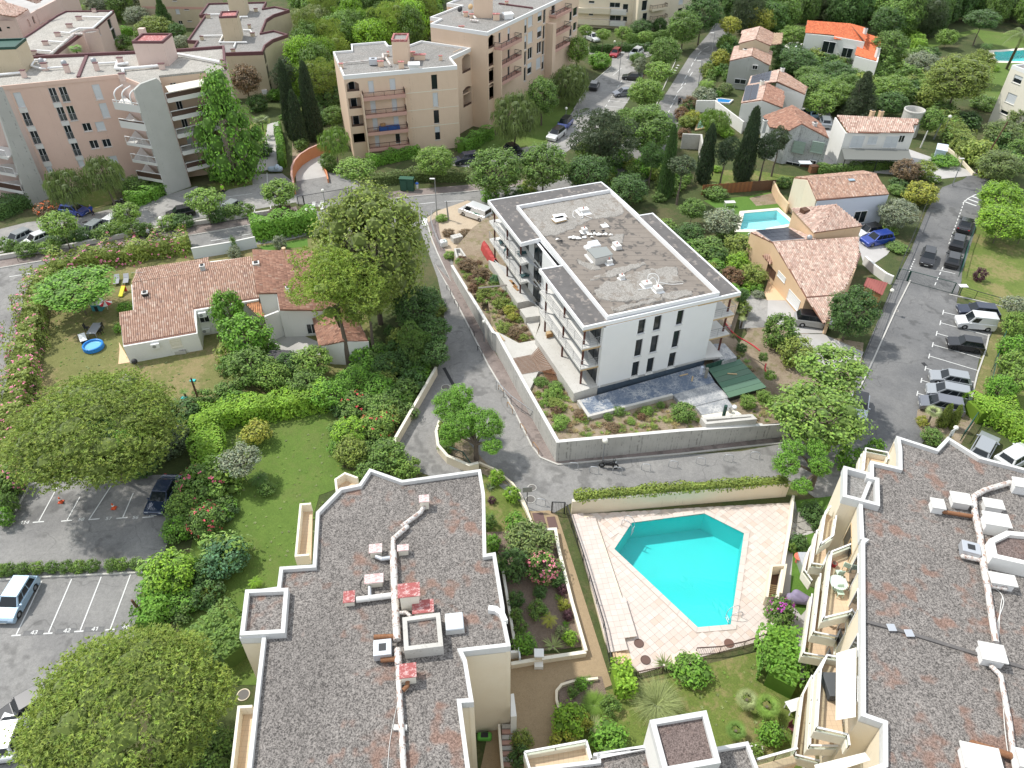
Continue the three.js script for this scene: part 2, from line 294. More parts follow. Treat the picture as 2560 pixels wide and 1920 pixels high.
M.water=new THREE.MeshPhysicalMaterial({color:rgb(1,1,1),transmission:1,roughness:0.03,ior:1.33,thickness:0,bumpMap:wave,bumpScale:0.05});
}
M.white=std({color:rgb(0.78,0.78,0.77),roughness:0.55});M.capping=M.whiteStreak;
M.whiteLine=std({map:null,color:rgb(0.66,0.66,0.64),roughness:0.8});
M.oW=std({color:rgb(0.66,0.65,0.62),roughness:0.7});
M.shutter=std({color:rgb(0.60,0.63,0.65),roughness:0.6});
M.sill=std({color:rgb(0.62,0.62,0.60),roughness:0.8});
M.glass=std({color:rgb(0.018,0.024,0.028),roughness:0.08});
M.glassGreen=std({color:rgb(0.03,0.045,0.04),roughness:0.06});
M.room=std({color:rgb(0.035,0.033,0.03),roughness:1});
M.dark=std({color:rgb(0.025,0.025,0.027),roughness:0.6});
M.darkMetal=std({color:rgb(0.04,0.042,0.045),roughness:0.5,metalness:0.3});
M.brownRail=std({color:rgb(0.075,0.04,0.03),roughness:0.5});
M.rustSteel=std({color:rgb(0.10,0.03,0.022),roughness:0.6});
M.gM=std({color:rgb(0.33,0.34,0.35),roughness:0.5,metalness:0.4});
M.zinc=std({color:rgb(0.55,0.57,0.6),roughness:0.4,metalness:0.5});
M.plastic=std({color:rgb(0.7,0.7,0.69),roughness:0.45});
M.burgundy=std({color:rgb(0.13,0.055,0.06),roughness:0.75});
M.greenMetal=std({color:rgb(0.012,0.055,0.04),roughness:0.5});
M.greenMesh=std({color:rgb(0.02,0.08,0.06),roughness:0.6});
M.woodDark=std({color:rgb(0.11,0.055,0.032),roughness:0.8});
M.wood=std({color:rgb(0.36,0.2,0.085),roughness:0.8});
M.woodPale=std({color:rgb(0.50,0.36,0.2),roughness:0.8});
M.woodGrey=std({color:rgb(0.2,0.18,0.16),roughness:0.9});
M.awning=std({color:rgb(0.78,0.74,0.64),roughness:0.9});
M.balGlass=new THREE.MeshPhysicalMaterial({color:rgb(0.80,0.86,0.84),transmission:1,roughness:0.05,thickness:0});
M.panel=std({color:rgb(0.012,0.017,0.035),roughness:0.25});
M.panelLine=std({color:rgb(0.35,0.37,0.4),roughness:0.4});
M.globe=std({color:rgb(0.82,0.8,0.72),roughness:0.3});
const paint={};
const f_=(r,g,b,rough=0.7,metal=0)=>paint[[r,g,b,rough,metal]]??=std({color:rgb(r,g,b),roughness:rough,metalness:metal});
// ---------------------------------------------------------------- terrain, roads, pavements, lawns
const OP=(h,...xy)=>pts(O,h,...xy);
const POOLS={
main:pts(O,0,1327,1187,1365,1130,1521,1110,1607,1153,1578,1350,1507,1356),
villa:pts(c3,0,412,1372,622,1354,716,1438,556,1470,545,1478,386,1478),
far:pts(c3,0,2020,335,2090,332,2260,318,2330,345,2300,395,2200,396,2030,392,2022,365),
};
const rect=(x0,z0,x1,z1)=>[v_(x0,0,z0),v_(x1,0,z0),v_(x1,0,z1),v_(x0,0,z1)];
g_('ground',s_(rect(-700,-900,700,100),0,Object.values(POOLS)),M.wild);
// asphalt
const roadUp=OP(0,0,580,150,555,380,515,536,488,700,454,869,427,1013,415,1130,402);
const roadPs=[...OP(0,-90,596),...roadUp,...OP(0,1230,385,1330,325,1392,265,1440,200,1490,120,1530,74,1545,50,1580,52,1562,100,1520,165,1478,235,1445,320,1400,390,1300,432,1180,442,1070,455,985,450,945,453,912,476,880,505,700,500,560,533,420,548,90,590,70,640,40,740,15,860,-20,1010,-200,1010,-200,640)];
g_('road',s_(roadPs,0.02),M.asphalt);
const streetPs=OP(0,903,482,925,545,945,600,958,660,962,740,948,790,905,880,862,955,885,1012,960,1040,1130,1100,1190,1112,1238,1085,1500,1062,1705,1038,1760,1075,1880,1080,1935,1000,1890,925,1740,950,1600,975,1205,1000,1130,900,1060,780,1000,640,978,565,958,505,945,470,925,468);
g_('street',s_(streetPs,0.025),M.asphalt);
const lanePs=OP(0,2120,358,2080,388,2035,405,2002,455,1966,545,1935,605,1908,665,1868,760,1838,850,1820,930,1880,1000,1935,1010,2005,945,1985,905,1988,880,2040,895,2088,900,2115,775,2152,700,2160,672,2066,655,2072,622,2092,560,2112,470,2122,425,2150,395);
g_('car_park',s_(lanePs,0.03),M.asphaltDark);
g_('car_park',s_(OP(0,-120,1035,50,1032,390,1025,385,1120,345,1215,312,1240,292,1370,262,1425,160,1500,40,1720,-200,1750),0.02),M.asphalt);
g_('car_park',s_(OP(0,-80,562,0,547,200,512,380,482,640,437,655,410,610,375,545,377,460,432,425,402,350,425,270,445,160,470,60,480,-60,510),0.025),M.asphaltPale);
g_('forecourt',s_(OP(0,640,440,720,452,790,425,770,385,705,372,640,392),0.03),M.asphalt);
g_('garage_ramp',s_(OP(0,640,392,708,381,702,350,690,318,655,335,637,362),0.035),M.palePaving);
g_('car_park',s_([...pts(k3,0,-70,952,50,860,110,780,160,690,230,600,300,540,370,480,380,370,205,395,195,340,650,320,660,400,505,470,605,520,510,700,430,820),...pts(c2,0,1560,900,1440,990,1180,1050,900,1085,700,1062,740,1015,900,1025,1080,955,1180,950,1330,915,1350,860)],0.03),M.asphaltPale);
g_('driveway',s_(pts(c3,0,770,690,960,720,1000,800,960,890,1000,960,1100,1080,900,1100,880,900,780,760),0.03),M.palePaving);
g_('driveway',s_(pts(c3,0,1130,1520,1290,1470,1390,1560,1330,1640,1240,1700,1180,1700),0.03),M.palePaving);
g_('terrace',s_(pts(c3,0,1480,1060,1470,960,1640,1020,1900,1110,1880,1130,1690,1150,1100,1100,960,1080),0.034),M.palePaving);
// pavements and kerbs
const kerb=(line,label)=>g_('kerb',w_(line,0.16,0,0.14),M.concrete);
const paveA=[...OP(0,-100,598),...roadUp.slice(0,4),...OP(0,648,467,640,447,582,462,380,493,0,560,-100,578)];
g_('pavement',p_(paveA,0,0.12),M.redPath);
kerb([...OP(0,-100,599),...roadUp.slice(0,4),...OP(0,648,468)]);
g_('pavement',p_([...OP(0,770,444),...roadUp.slice(5),...OP(0,1230,383,1225,373,1130,390,1017,400,863,413,765,430)],0,0.12),M.redPath);
kerb([...OP(0,770,445),...roadUp.slice(5),...OP(0,1230,384)]);
const siteKerb=[...pts(O,0,923,483,930,510,945,548,975,610),...pts(c5,0,615,60,700,210,840,480,950,700,1010,800,1100,960,1180,1120,1230,1220,1290,1300,1400,1345),...pts(c6,0,0,1276,700,1200,1100,1150)];
const siteWallLine=[...pts(O,0,945,470,950,505,963,545),...pts(c5,0,725,100,985,605,1180,905,1400,1322),...pts(c6,0,0,1236,720,1165,1060,1110)];
g_('pavement',p_([...siteKerb,...siteWallLine.slice().reverse()],0,0.11),M.redPath);
kerb(siteKerb);
kerb(pts(c6,0,1480,160,1390,340,1290,560,1220,720,1150,860));
g_('pavement',p_(pts(c6,0,1480,158,1390,338,1290,558,1220,718,1150,858,1090,860,1150,720,1250,500,1340,300,1405,150),0,0.1),M.asphaltDark);
kerb(pts(k3,0,870,350,820,470,740,650,690,770));
kerb(pts(k3,0,100,790,165,685,230,600,370,480));
kerb(pts(c6,0,1730,250,2080,330));kerb(pts(c6,0,1985,510,1960,620,1910,760,1850,1010));
kerb(pts(c7,0,0,440,230,425,940,390));kerb(pts(c4,0,100,1646,190,1480,300,1440));
// lawns, beds, soil
g_('lawn',s_(OP(0,92,602,420,540,545,530,690,512,720,560,800,690,815,800,745,812,500,872,400,885,90,890,60,760),0.03),M.lawnDry);
g_('lawn',s_(OP(0,432,925,720,868,740,1010,800,1030,690,1070,640,1250,530,1330,540,1420,560,1480,430,1480,380,1340,430,1100,460,960),0.03),M.lawnRich);
g_('lawn',s_(OP(0,1300,1495,1380,1470,1650,1405,1745,1480,1730,1700,1190,1700,1200,1500),0.03),M.lawn);
g_('lawn',s_(OP(0,1040,1020,1130,1090,1145,1150,1055,1160),0.035),M.lawn);
g_('lawn',s_(OP(0,2078,590,2125,440,2320,440,2320,720,2165,690,2075,640),0.036),M.lawn);
g_('verge',s_(OP(0,2158,690,2190,700,2120,905,2092,900,2118,775),0.036),M.lawnDry);
g_('lawn',s_(OP(0,2140,850,2320,720,2320,1000,2100,900),0.03),M.lawn);
g_('lawn',s_(pts(c3,0,150,1290,440,1262,600,1235,640,1318,725,1440,640,1500,380,1545,330,1400),0.03,[POOLS.villa]),M.turf);
g_('garden_bed',s_(pts(c3,0,445,1275,600,1240,640,1310,490,1325),0.035),M.soil);
g_('pool_surround',p_(i_(POOLS.villa,-0.7),-0.05,0.06,[POOLS.villa]),M.cP);
g_('lawn',s_(pts(c3,0,160,1100,430,1090,760,1140,700,1180,140,1210),0.03),M.lawn);
g_('lawn',s_(pts(c3,0,1880,620,1960,430,2000,330,1900,210,1560,330,1600,250,1900,190,2400,250,2400,700,2100,700),0.03,[POOLS.far]),M.lawnRich);
g_('pool_surround',p_(i_(POOLS.far,-1.3),-0.05,0.06,[POOLS.far]),M.cP);
g_('lawn',s_(c2&&pts(c2,0,780,1000,960,890,1300,740,1400,640,1560,600,1480,740,1350,870,1330,930,1070,960,900,1005),0.036),M.lawnRich);
g_('lawn',s_(pts(c1,0,400,1290,720,1200,760,1300,620,1340),0.04),M.lawn);
g_('lawn',s_(pts(c1,0,1330,1190,1620,1110,1625,1190,1420,1230),0.04),M.lawn);
g_('lawn',s_(pts(c1,0,1600,800,1740,760,1720,900,1640,960),0.03),M.lawn);
g_('lawn',s_(pts(c1,0,740,10,960,-60,900,90,790,160),0.03),M.turf);
g_('garden_path',s_(pts(c1,0,1690,1100,1620,1110,1640,1010,1700,960,1720,800,1790,780,1800,900,1780,1080),0.035),M.palePaving);
g_('garden_bed',s_(pts(c1,0,1880,890,2060,860,2200,900,2000,960,1880,1050),0.035),M.soil);
g_('lawn',s_(pts(k2,0,1260,1440,1850,1340,1860,1440,1280,1500),0.045),M.turf);
g_('sand_yard',s_(pts(c2,0,560,1400,620,1360,820,1290,960,1340,1000,1646,640,1646,590,1560),0.05),M.sand);
g_('garden_bed',s_(OP(0,946,915,950,975,995,1012,1042,1024,1100,1050,1050,1000,985,925),0.045),M.soil);
g_('garden_bed',s_(OP(0,1982,885,2060,880,2110,905,2075,960,2000,950,1978,910),0.045),M.soil);
g_('soil_plot',s_(pts(c6,0,390,240,560,280,640,350,760,490,1180,560,1160,760,1060,1080,300,1080,120,900,430,500),0.05),M.soil);
g_('driveway',s_(pts(c6,0,400,230,570,290,560,460,380,470),0.06),M.asphaltPale);
g_('driveway',s_(pts(c6,0,565,285,700,290,940,400,930,500,720,500,560,400),0.062),M.palePaving);
g_('terrace',s_(pts(c6,0,570,150,690,288,560,286,540,240),0.066),M.ochre);
g_('gravel_yard',s_(pts(c6,0,720,505,920,505,1180,620,1150,700,1000,760,830,740),0.066),M.palePaving);
g_('terrace',s_(pts(c4,0,765,555,840,685,762,698,770,600),0.06),M.ochre);
g_('terrace',s_(pts(c4,0,1740,480,1850,470,2060,560,2080,640,1720,610),0.05),M.palePaving);
// patio and planted court between the two gravel-roofed buildings
g_('patio',s_([...OP(0,1140,1105,1186,1103,1204,1112,1322,1480,1275,1500,1215,1500,1200,1700,1030,1700,1090,1415,1110,1418,1262,1408,1195,1150,1150,1150)],0.03),M.patio);
g_('garden_bed',s_(OP(0,1050,1150,1190,1145,1258,1398,1112,1412,1080,1200),0.04),M.mulch);
g_('garden_bed',s_(OP(0,1205,1492,1222,1470,1262,1462,1300,1462,1310,1500,1240,1530,1210,1530),0.05),M.mulch);
g_('court',s_(OP(0,1708,1085,1820,1070,1790,1200,1765,1320,1735,1480,1740,1700,1650,1700,1660,1395),0.026),M.palePaving);
g_('lawn',s_(OP(0,1715,1165,1790,1140,1765,1290,1730,1330,1705,1300),0.034),M.turf);
g_('lawn',s_(OP(0,1718,1082,1812,1070,1800,1120,1725,1130),0.036),M.turf);
// painted lines
const line=(list,a,b,w)=>list.push(w_([a,b],w,0.034,0.040));
{
const L=[];
for(const[x0,y0,x1,y1]of[[270,445,105,792],[462,432,312,780],[652,418,515,768],[840,404,710,755],[310,1195,180,1480]])line(L,G(c7(x0,y0),0),G(c7(x1,y1),0),0.1);
for(const[x,y]of[[105,795],[310,782],[509,769],[709,758]])line(L,G(c7(x-30,y+2)),G(c7(x+29,y-2)),0.12);
for(const[x0,y0,x1,y1]of[[370,1486,248,1712],[515,1550,430,1704],[715,1480,575,1694],[858,1525,790,1684],[985,1600,960,1680]])line(L,G(c4(x0,y0),0),G(c4(x1,y1),0),0.1);
for(const[x,y]of[[248,1712],[430,1704],[605,1694],[785,1686],[953,1680]])line(L,G(c4(x-36,y+3)),G(c4(x+36,y-3)),0.12);
g_('parking_lines',L,M.whiteLine);
const R=[];
for(const[x0,y0,x1,y1]of[[1692,362,1790,386],[1674,430,1978,512],[1650,498,1740,524],[1625,571,1938,660],[1602,644,1916,738],[1578,722,1890,812],[1552,800,1872,898],[1526,884,1700,930]])line(R,G(c6(x0,y0)),G(c6(x1,y1)),0.1);
for(const[x,y]of[[1692,362],[1674,430],[1650,498],[1625,571],[1602,644],[1578,722],[1552,800],[1526,884]])line(R,G(c6(x+3,y-14)),G(c6(x-4,y+16)),0.1);
line(R,G(c6(1450,165)),G(c6(1390,330)),0.1);
for(let i=0;i<14;i++){const a=G(c3(1830,1290)).lerp(G(c3(1725,1580)),i/14),b=G(c3(1830,1290)).lerp(G(c3(1725,1580)),(i+0.55)/ 14);line(R,a,b,0.12);}
for(let i=0;i<5;i++){const a=G(c6(1705,40)).lerp(G(c6(1630,205)),i/5),b=G(c6(1705,40)).lerp(G(c6(1630,205)),(i+0.55)/ 5);line(R,a,b,0.12);}
line(R,G(c6(1668,92)),G(c6(1770,115)),0.1);
for(let i=0;i<6;i++){const a=G(c6(1510,20)).lerp(G(c6(1470,110)),i/6),b=G(c6(1510,20)).lerp(G(c6(1470,110)),(i+0.5)/ 6);line(R,a,b,0.12);}
R.push(w_(pts(c3,0,1818,1308,1850,1278,1900,1252,1960,1245),0.14,0.034,0.04));
for(const[x0,y0,x1,y1]of[[1835,1300,1905,1325],[1850,1280,1915,1303],[1880,1265,1925,1280]])line(R,G(c3(x0,y0)),G(c3(x1,y1)),0.3);
g_('parking_lines',R,M.whiteLine);
const D=[];
for(const[x0,y0,x1,y1]of[[845,668,883,625],[905,598,900,612],[935,552,955,520],[970,440,985,412],[995,395,1018,370],[1035,355,1075,335],[945,480,960,452],[922,525,938,497],[898,572,915,543],[874,620,892,590],[820,722,843,686],[795,778,817,742],[770,830,790,795]])line(D,G(k3(x0,y0)),G(k3(x1,y1)),0.14);
line(D,G(k1(870,0)&&k2(640,1370)),G(k2(910,1326)),0.13);line(D,G(k2(1030,1300)),G(k2(1140,1283)),0.13);line(D,G(c4(60,135)),G(c4(200,112)),0.13);
line(D,G(m6(885,362)),G(m6(1012,348)),0.13);line(D,G(m6(1080,343)),G(m6(1212,337)),0.13);
for(const[x,y]of[[938,500],[172,385],[228,378]])line(D,G(m6(x+8,y-40)),G(m6(x,y+8)),x>900?0.7:0.5);
for(const[x0,y0,x1,y1]of[[1840,960,1830,990],[1900,935,1930,985],[2000,910,2040,975]])line(D,G(k2(x0,y0)),G(k2(x1,y1)),0.5);
for(let i=0;i<4;i++)line(D,G(k3(845-i*10,470+i*18)),G(k3(858-i*10,474+i*18)),0.5);
for(const[x0,y0,x1,y1]of[[330,765,440,775],[345,725,490,742],[368,695,500,705],[430,612,540,626],[380,545,443,492],[405,425,445,398],[480,435,510,408],[445,580,560,596]])line(D,G(k3(x0,y0)),G(k3(x1,y1)),0.12);
for(let i=0;i<7;i++)line(D,G(k3(448-i*22,580+i*35)),G(k3(436-i*22,597+i*35)),0.12);
for(const[x0,y0,x1,y1]of[[1345,515,1350,640],[800,825,1160,775],[1150,955,1215,945],[1385,930,1395,970],[1185,950,1190,1020]])line(D,G(k2(x0,y0)),G(k2(x1,y1)),0.1);
g_('road_marking',D,M.whiteLine);
}
// ---------------------------------------------------------------- walls, windows, roofs
const mpp=(p,h)=>(h-EYE)/ sight(p[0],p[1]).y/FOC;
const dirXZ=(a,b)=>{const d=v_(b.x-a.x,0,b.z-a.z);return d.normalize();};
function plane(A,B){
const u=dirXZ(A,B);let n=v_(-u.z,0,u.x);if(n.x*-A.x+n.z*-A.z<0)n.negate();
return{A:v_(A.x,0,A.z),u,n,L:Math.hypot(B.x-A.x,B.z-A.z),at:(p)=>{const d=sight(p[0],p[1]),t=(A.x*n.x+A.z*n.z)/(d.x*n.x+d.z*n.z),q=d.multiplyScalar(t);q.y +=EYE;return[(q.x-A.x)*u.x +(q.z-A.z)*u.z,q.y];},
pos:(a,y,out=0)=>v_(A.x+u.x*a+n.x*out,y,A.z+u.z*a+n.z*out)};
}
function onPlane(pl,geo){
const m=new THREE.Matrix4().makeBasis(pl.u,v_(0,1,0),pl.n);m.setPosition(pl.A);geo=geo.clone().applyMatrix4(m);
return v_().crossVectors(pl.u,v_(0,1,0)).dot(pl.n)<0?mirrored(geo):geo;
}
function mirrored(g){g=plain(g);for(const k of Object.keys(g.attributes)){const a=g.attributes[k],s=a.itemSize,r=a.array;for(let i=0;i<a.count;i +=3)for(let c=0;c<s;c++){const t=r[(i+1)*s+c];r[(i+1)*s+c]=r[(i+2)*s+c];r[(i+2)*s+c]=t;}}return g;}
const pbox=(pl,u0,u1,y0,y1,d0,d1)=>onPlane(pl,b_(Math.abs(u1-u0),Math.abs(y1-y0),Math.abs(d1-d0),(u0+u1)/ 2,(y0+y1)/ 2,(d0+d1)/ 2));
function panel(pl,y0,y1,holes,thick=0.28,topLine){
const e=0.003,sh=new THREE.Shape();
const top=topLine||[[e,y1],[pl.L-e,y1]];
sh.moveTo(e,y0);sh.lineTo(pl.L-e,y0);for(const[u,y]of top.slice().reverse())sh.lineTo(clamp(u,e,pl.L-e),y);sh.closePath();
for(const h of holes){const p=new THREE.Path();p.moveTo(h.u0,h.y0);if(h.arch){p.lineTo(h.u0,h.y1-h.arch);for(let k=1;k<10;k++){const t=k/10;p.lineTo(lerp(h.u0,h.u1,t),h.y1-h.arch+h.arch*Math.sin(t*Math.PI));}p.lineTo(h.u1,h.y1-h.arch);}else{p.lineTo(h.u0,h.y1);p.lineTo(h.u1,h.y1);}p.lineTo(h.u1,h.y0);p.closePath();sh.holes.push(p);}
return metreUV(onPlane(pl,plain(new THREE.ExtrudeGeometry(sh,{depth:thick,bevelEnabled:false})).translate(0,0,-thick)));
}
// window kinds: n panes (w2, w3), s closed shutter, h half shutter, d dark door, g glass door, r railed window, o open loggia (only the hole)
function windowIn(parent,pl,h,kind,fr=M.white,deep=0.14){
const{u0,u1,y0,y1}=h,w=u1-u0,hh=y1-y0,f=Math.min(0.06,w*0.1),z=-deep;
const g=new THREE.Group();g.name=kind[0]==='d'||kind[0]==='g'?'door':'window';const o=pl.pos((u0+u1)/ 2,y0,0);g.position.copy(o.sub(o_(parent)));parent.add(g);
const n=+(kind[1]||2),frame=[pbox(pl,u0,u0+f,y0,y1,z-0.05,z+0.03),pbox(pl,u1-f,u1,y0,y1,z-0.05,z+0.03),pbox(pl,u0+f,u1-f,y0,y0+f,z-0.05,z+0.03),pbox(pl,u0+f,u1-f,y1-f,y1,z-0.05,z+0.03)];
for(let k=1;k<n;k++){const u=lerp(u0,u1,k/n);frame.push(pbox(pl,u-f/2,u+f/2,y0+f,y1-f,z-0.045,z+0.028));}
P_(g,'frame',frame,fr);
const shut=kind[0]==='s'?y0+f*0.5:kind[0]==='h'?lerp(y0,y1,0.55):kind[0]==='q'?lerp(y0,y1,0.85):y1;
if(kind[0]!=='s')for(let k=0;k<n;k++)P_(g,'pane',pbox(pl,lerp(u0,u1,k/n)+ 0.005,lerp(u0,u1,(k+1)/ n)- 0.005,y0,Math.min(y1,shut),z-0.03,z-0.015),M.glass);
if(shut<y1){const sl=[],m=Math.max(3,Math.round((y1-shut)/ 0.22));for(let k=0;k<m;k++)sl.push(pbox(pl,u0+f*0.4,u1-f*0.4,lerp(shut,y1,k/m)+ 0.008,lerp(shut,y1,(k+1)/ m),z+0.031,z+0.05));P_(g,'shutter',sl,M.shutter);}
if(kind[0]==='r'){const b=[pbox(pl,u0,u1,y0+hh*0.47,y0+hh*0.5,-0.03,0.01)];for(let k=0;k<=9;k++){const u=lerp(u0+0.03,u1-0.03,k/9);b.push(pbox(pl,u-0.012,u+0.012,y0+0.05,y0+hh*0.47,-0.025,0.005));}P_(g,'railing',b,M.gM);}
if(!['d','g'].includes(kind[0]))P_(g,'sill',pbox(pl,u0-0.08,u1+0.08,y0-0.07,y0-0.002,-0.1,0.08),M.sill);
return g;
}
const opening=(pl,a,b,pad=0)=>{const[ua,ya]=pl.at(a),[ub,yb]=pl.at(b);return{u0:Math.min(ua,ub),u1:Math.max(ua,ub),y0:Math.min(ya,yb),y1:Math.max(ya,yb)};};
// wins: [kind, px top-left, px bottom-right, extra]; boxes clipped to the wall
function facade(parent,A,B,y0,y1,mat,wins=[],o={}){
const pl=plane(A,B),holes=[];
for(const w of wins){
const h=opening(pl,w[1],w[2]);h.u0=Math.max(0.12,h.u0);h.u1=Math.min(pl.L-0.12,h.u1);h.y0=Math.max(y0+0.05,h.y0);h.y1=Math.min(y1-0.1,h.y1);
if(h.u1-h.u0<0.2||h.y1-h.y0<0.2||holes.some((q)=>q.u0<h.u1+0.02&&q.u1>h.u0-0.02&&q.y0<h.y1+0.02&&q.y1>h.y0-0.02))continue;
h.kind=w[0];h.frame=w[3];if(w[0]==='a')h.arch=Math.min(0.45,(h.u1-h.u0)*0.25);holes.push(h);
}
P_(parent,'wall',panel(pl,y0,y1,holes,o.thick,o.top&&o.top(pl)),mat);
for(const h of holes)if(h.kind !=='o'&&h.kind !=='a')windowIn(parent,pl,h,h.kind,h.frame,o.deep);
return pl;
}
const loopWalls=(ps,skip=[])=>ps.map((p,i)=>[p,ps[(i+1)% ps.length],i]).filter(([,,i])=>!skip.includes(i));
function walls(parent,ps,y0,y1,mat,skip=[],thick=0.28){
const back=area(ps.map(flat))<0,list=[];
for(const[a,b]of loopWalls(ps,skip)){const d=dirXZ(a,b),n=back?v_(d.z,0,-d.x):v_(-d.z,0,d.x),e=0.003,A=a.clone().addScaledVector(d,e),B=b.clone().addScaledVector(d,-e);list.push(p_([A,B,B.clone().addScaledVector(n,thick),A.clone().addScaledVector(n,thick)],y0,y1));}
if(list.length)return P_(parent,'wall',list,mat);
}
function flatRoof(parent,ps,y,roofMat,capMat,w=0.32,up=0.3,slab=0.3){
const inner=i_(ps,w);
P_(parent,'roof',p_(i_(ps,w*0.5),y-up-slab,y-up,[],true),roofMat);
P_(parent,'parapet',p_(ps,y-up-slab-0.02,y,[inner],true),capMat);
}
const yaw=(a,b)=>{const d=dirXZ(a,b);return Math.atan2(-d.z,d.x);};
function ventBox(parent,p,h0,w,d,h,ry,body,cap,lid=0.07){
const q=G(p,h0+h),g=new THREE.Group();g.name='vent_housing';g.position.set(q.x,h0,q.z).sub(o_(parent));parent.add(g);
P_(g,'body',r_(w*0.82,h-lid,d*0.82,0.015,0,(h-lid)/ 2,0,ry),body,true);
P_(g,'cap',r_(w,lid,d,0.02,0,h-lid/2,0,ry),cap,true);
return g;
}
function duct(parent,mat,r,y,c,...xy){const ps=[];for(let i=0;i<xy.length;i +=2)ps.push(G(c(xy[i],xy[i+1]),y));const g=[];for(let i=0;i+1<ps.length;i++){g.push(rodG(ps[i],ps[i+1],r,10));g.push(T(new THREE.SphereGeometry(r*1.03,10,8),ps[i].x,ps[i].y,ps[i].z));const n=Math.floor(ps[i].distanceTo(ps[i+1])/ 1.1);for(let k=1;k<=n;k++){const q=ps[i].clone().lerp(ps[i+1],k /(n+1)),d=ps[i+1].clone().sub(ps[i]).normalize().multiplyScalar(0.04);g.push(rodG(q.clone().sub(d),q.clone().add(d),r*1.14,10));}}return P_(parent,'duct',g,mat);}
function acUnit(parent,p,h0,w,d,h,ry){const q=G(p,h0+h),g=new THREE.Group();g.name='fan_unit';g.position.set(q.x,h0,q.z).sub(o_(parent));parent.add(g);P_(g,'casing',r_(w,h-0.12,d,0.03,0,h/2+0.06,0,ry),M.zinc,true);P_(g,'hatch',b_(w*0.4,0.03,d*0.45,0,h+0.008,0,ry),M.darkMetal,true);for(const e of[0.3,-0.3])P_(g,'foot',b_(w*0.9,0.12,0.1,0,0.06,d*e),M.darkMetal,true);return g;}
// rail: posts and a top bar along a line at floor height y; in-fill bars or a pane
function railing(parent,line,y,h,o={}){
const mat=o.mat||M.darkMetal,bars=[];
for(let i=0;i+1<line.length;i++){
const a=line[i],b=line[i+1],L=Math.hypot(b.x-a.x,b.z-a.z),P=(t,yy)=>v_(lerp(a.x,b.x,t),yy,lerp(a.z,b.z,t));
const top=o.top||0.05;P_(parent,'handrail',beamG(P(0,y+h),P(1,y+h),top*1.6,top),o.railMat||mat);
const n=Math.max(1,Math.round(L /(o.gap||1.3)));
for(let k=0;k<=n;k++)P_(parent,'post',rodG(P(k/n,y),P(k/n,y+h),o.post||0.03,5),mat);
if(o.fill==='bars'){const m=Math.round(L/0.14);for(let k=1;k<m;k++)bars.push(rodG(P(k/m,y+0.08),P(k/m,y+h-0.02),0.011,4));bars.push(beamG(P(0,y+0.08),P(1,y+0.08),0.03,0.03));}
if(o.fill==='lines')for(let k=1;k<=3;k++)bars.push(rodG(P(0,y+h*k/4),P(1,y+h*k/4),0.012,4));
if(o.fill==='pane')P_(parent,'pane',beamG(P(0.01,y+h*0.5),P(0.99,y+h*0.5),0.015,h*0.86),o.paneMat||M.balGlass);
if(o.fill==='solid')bars.push(beamG(P(0.005,y+h*0.45),P(0.995,y+h*0.45),0.06,h*0.8));
}
if(bars.length)P_(parent,o.fill==='solid'?'infill':'bars',bars,o.fillMat||mat);
}
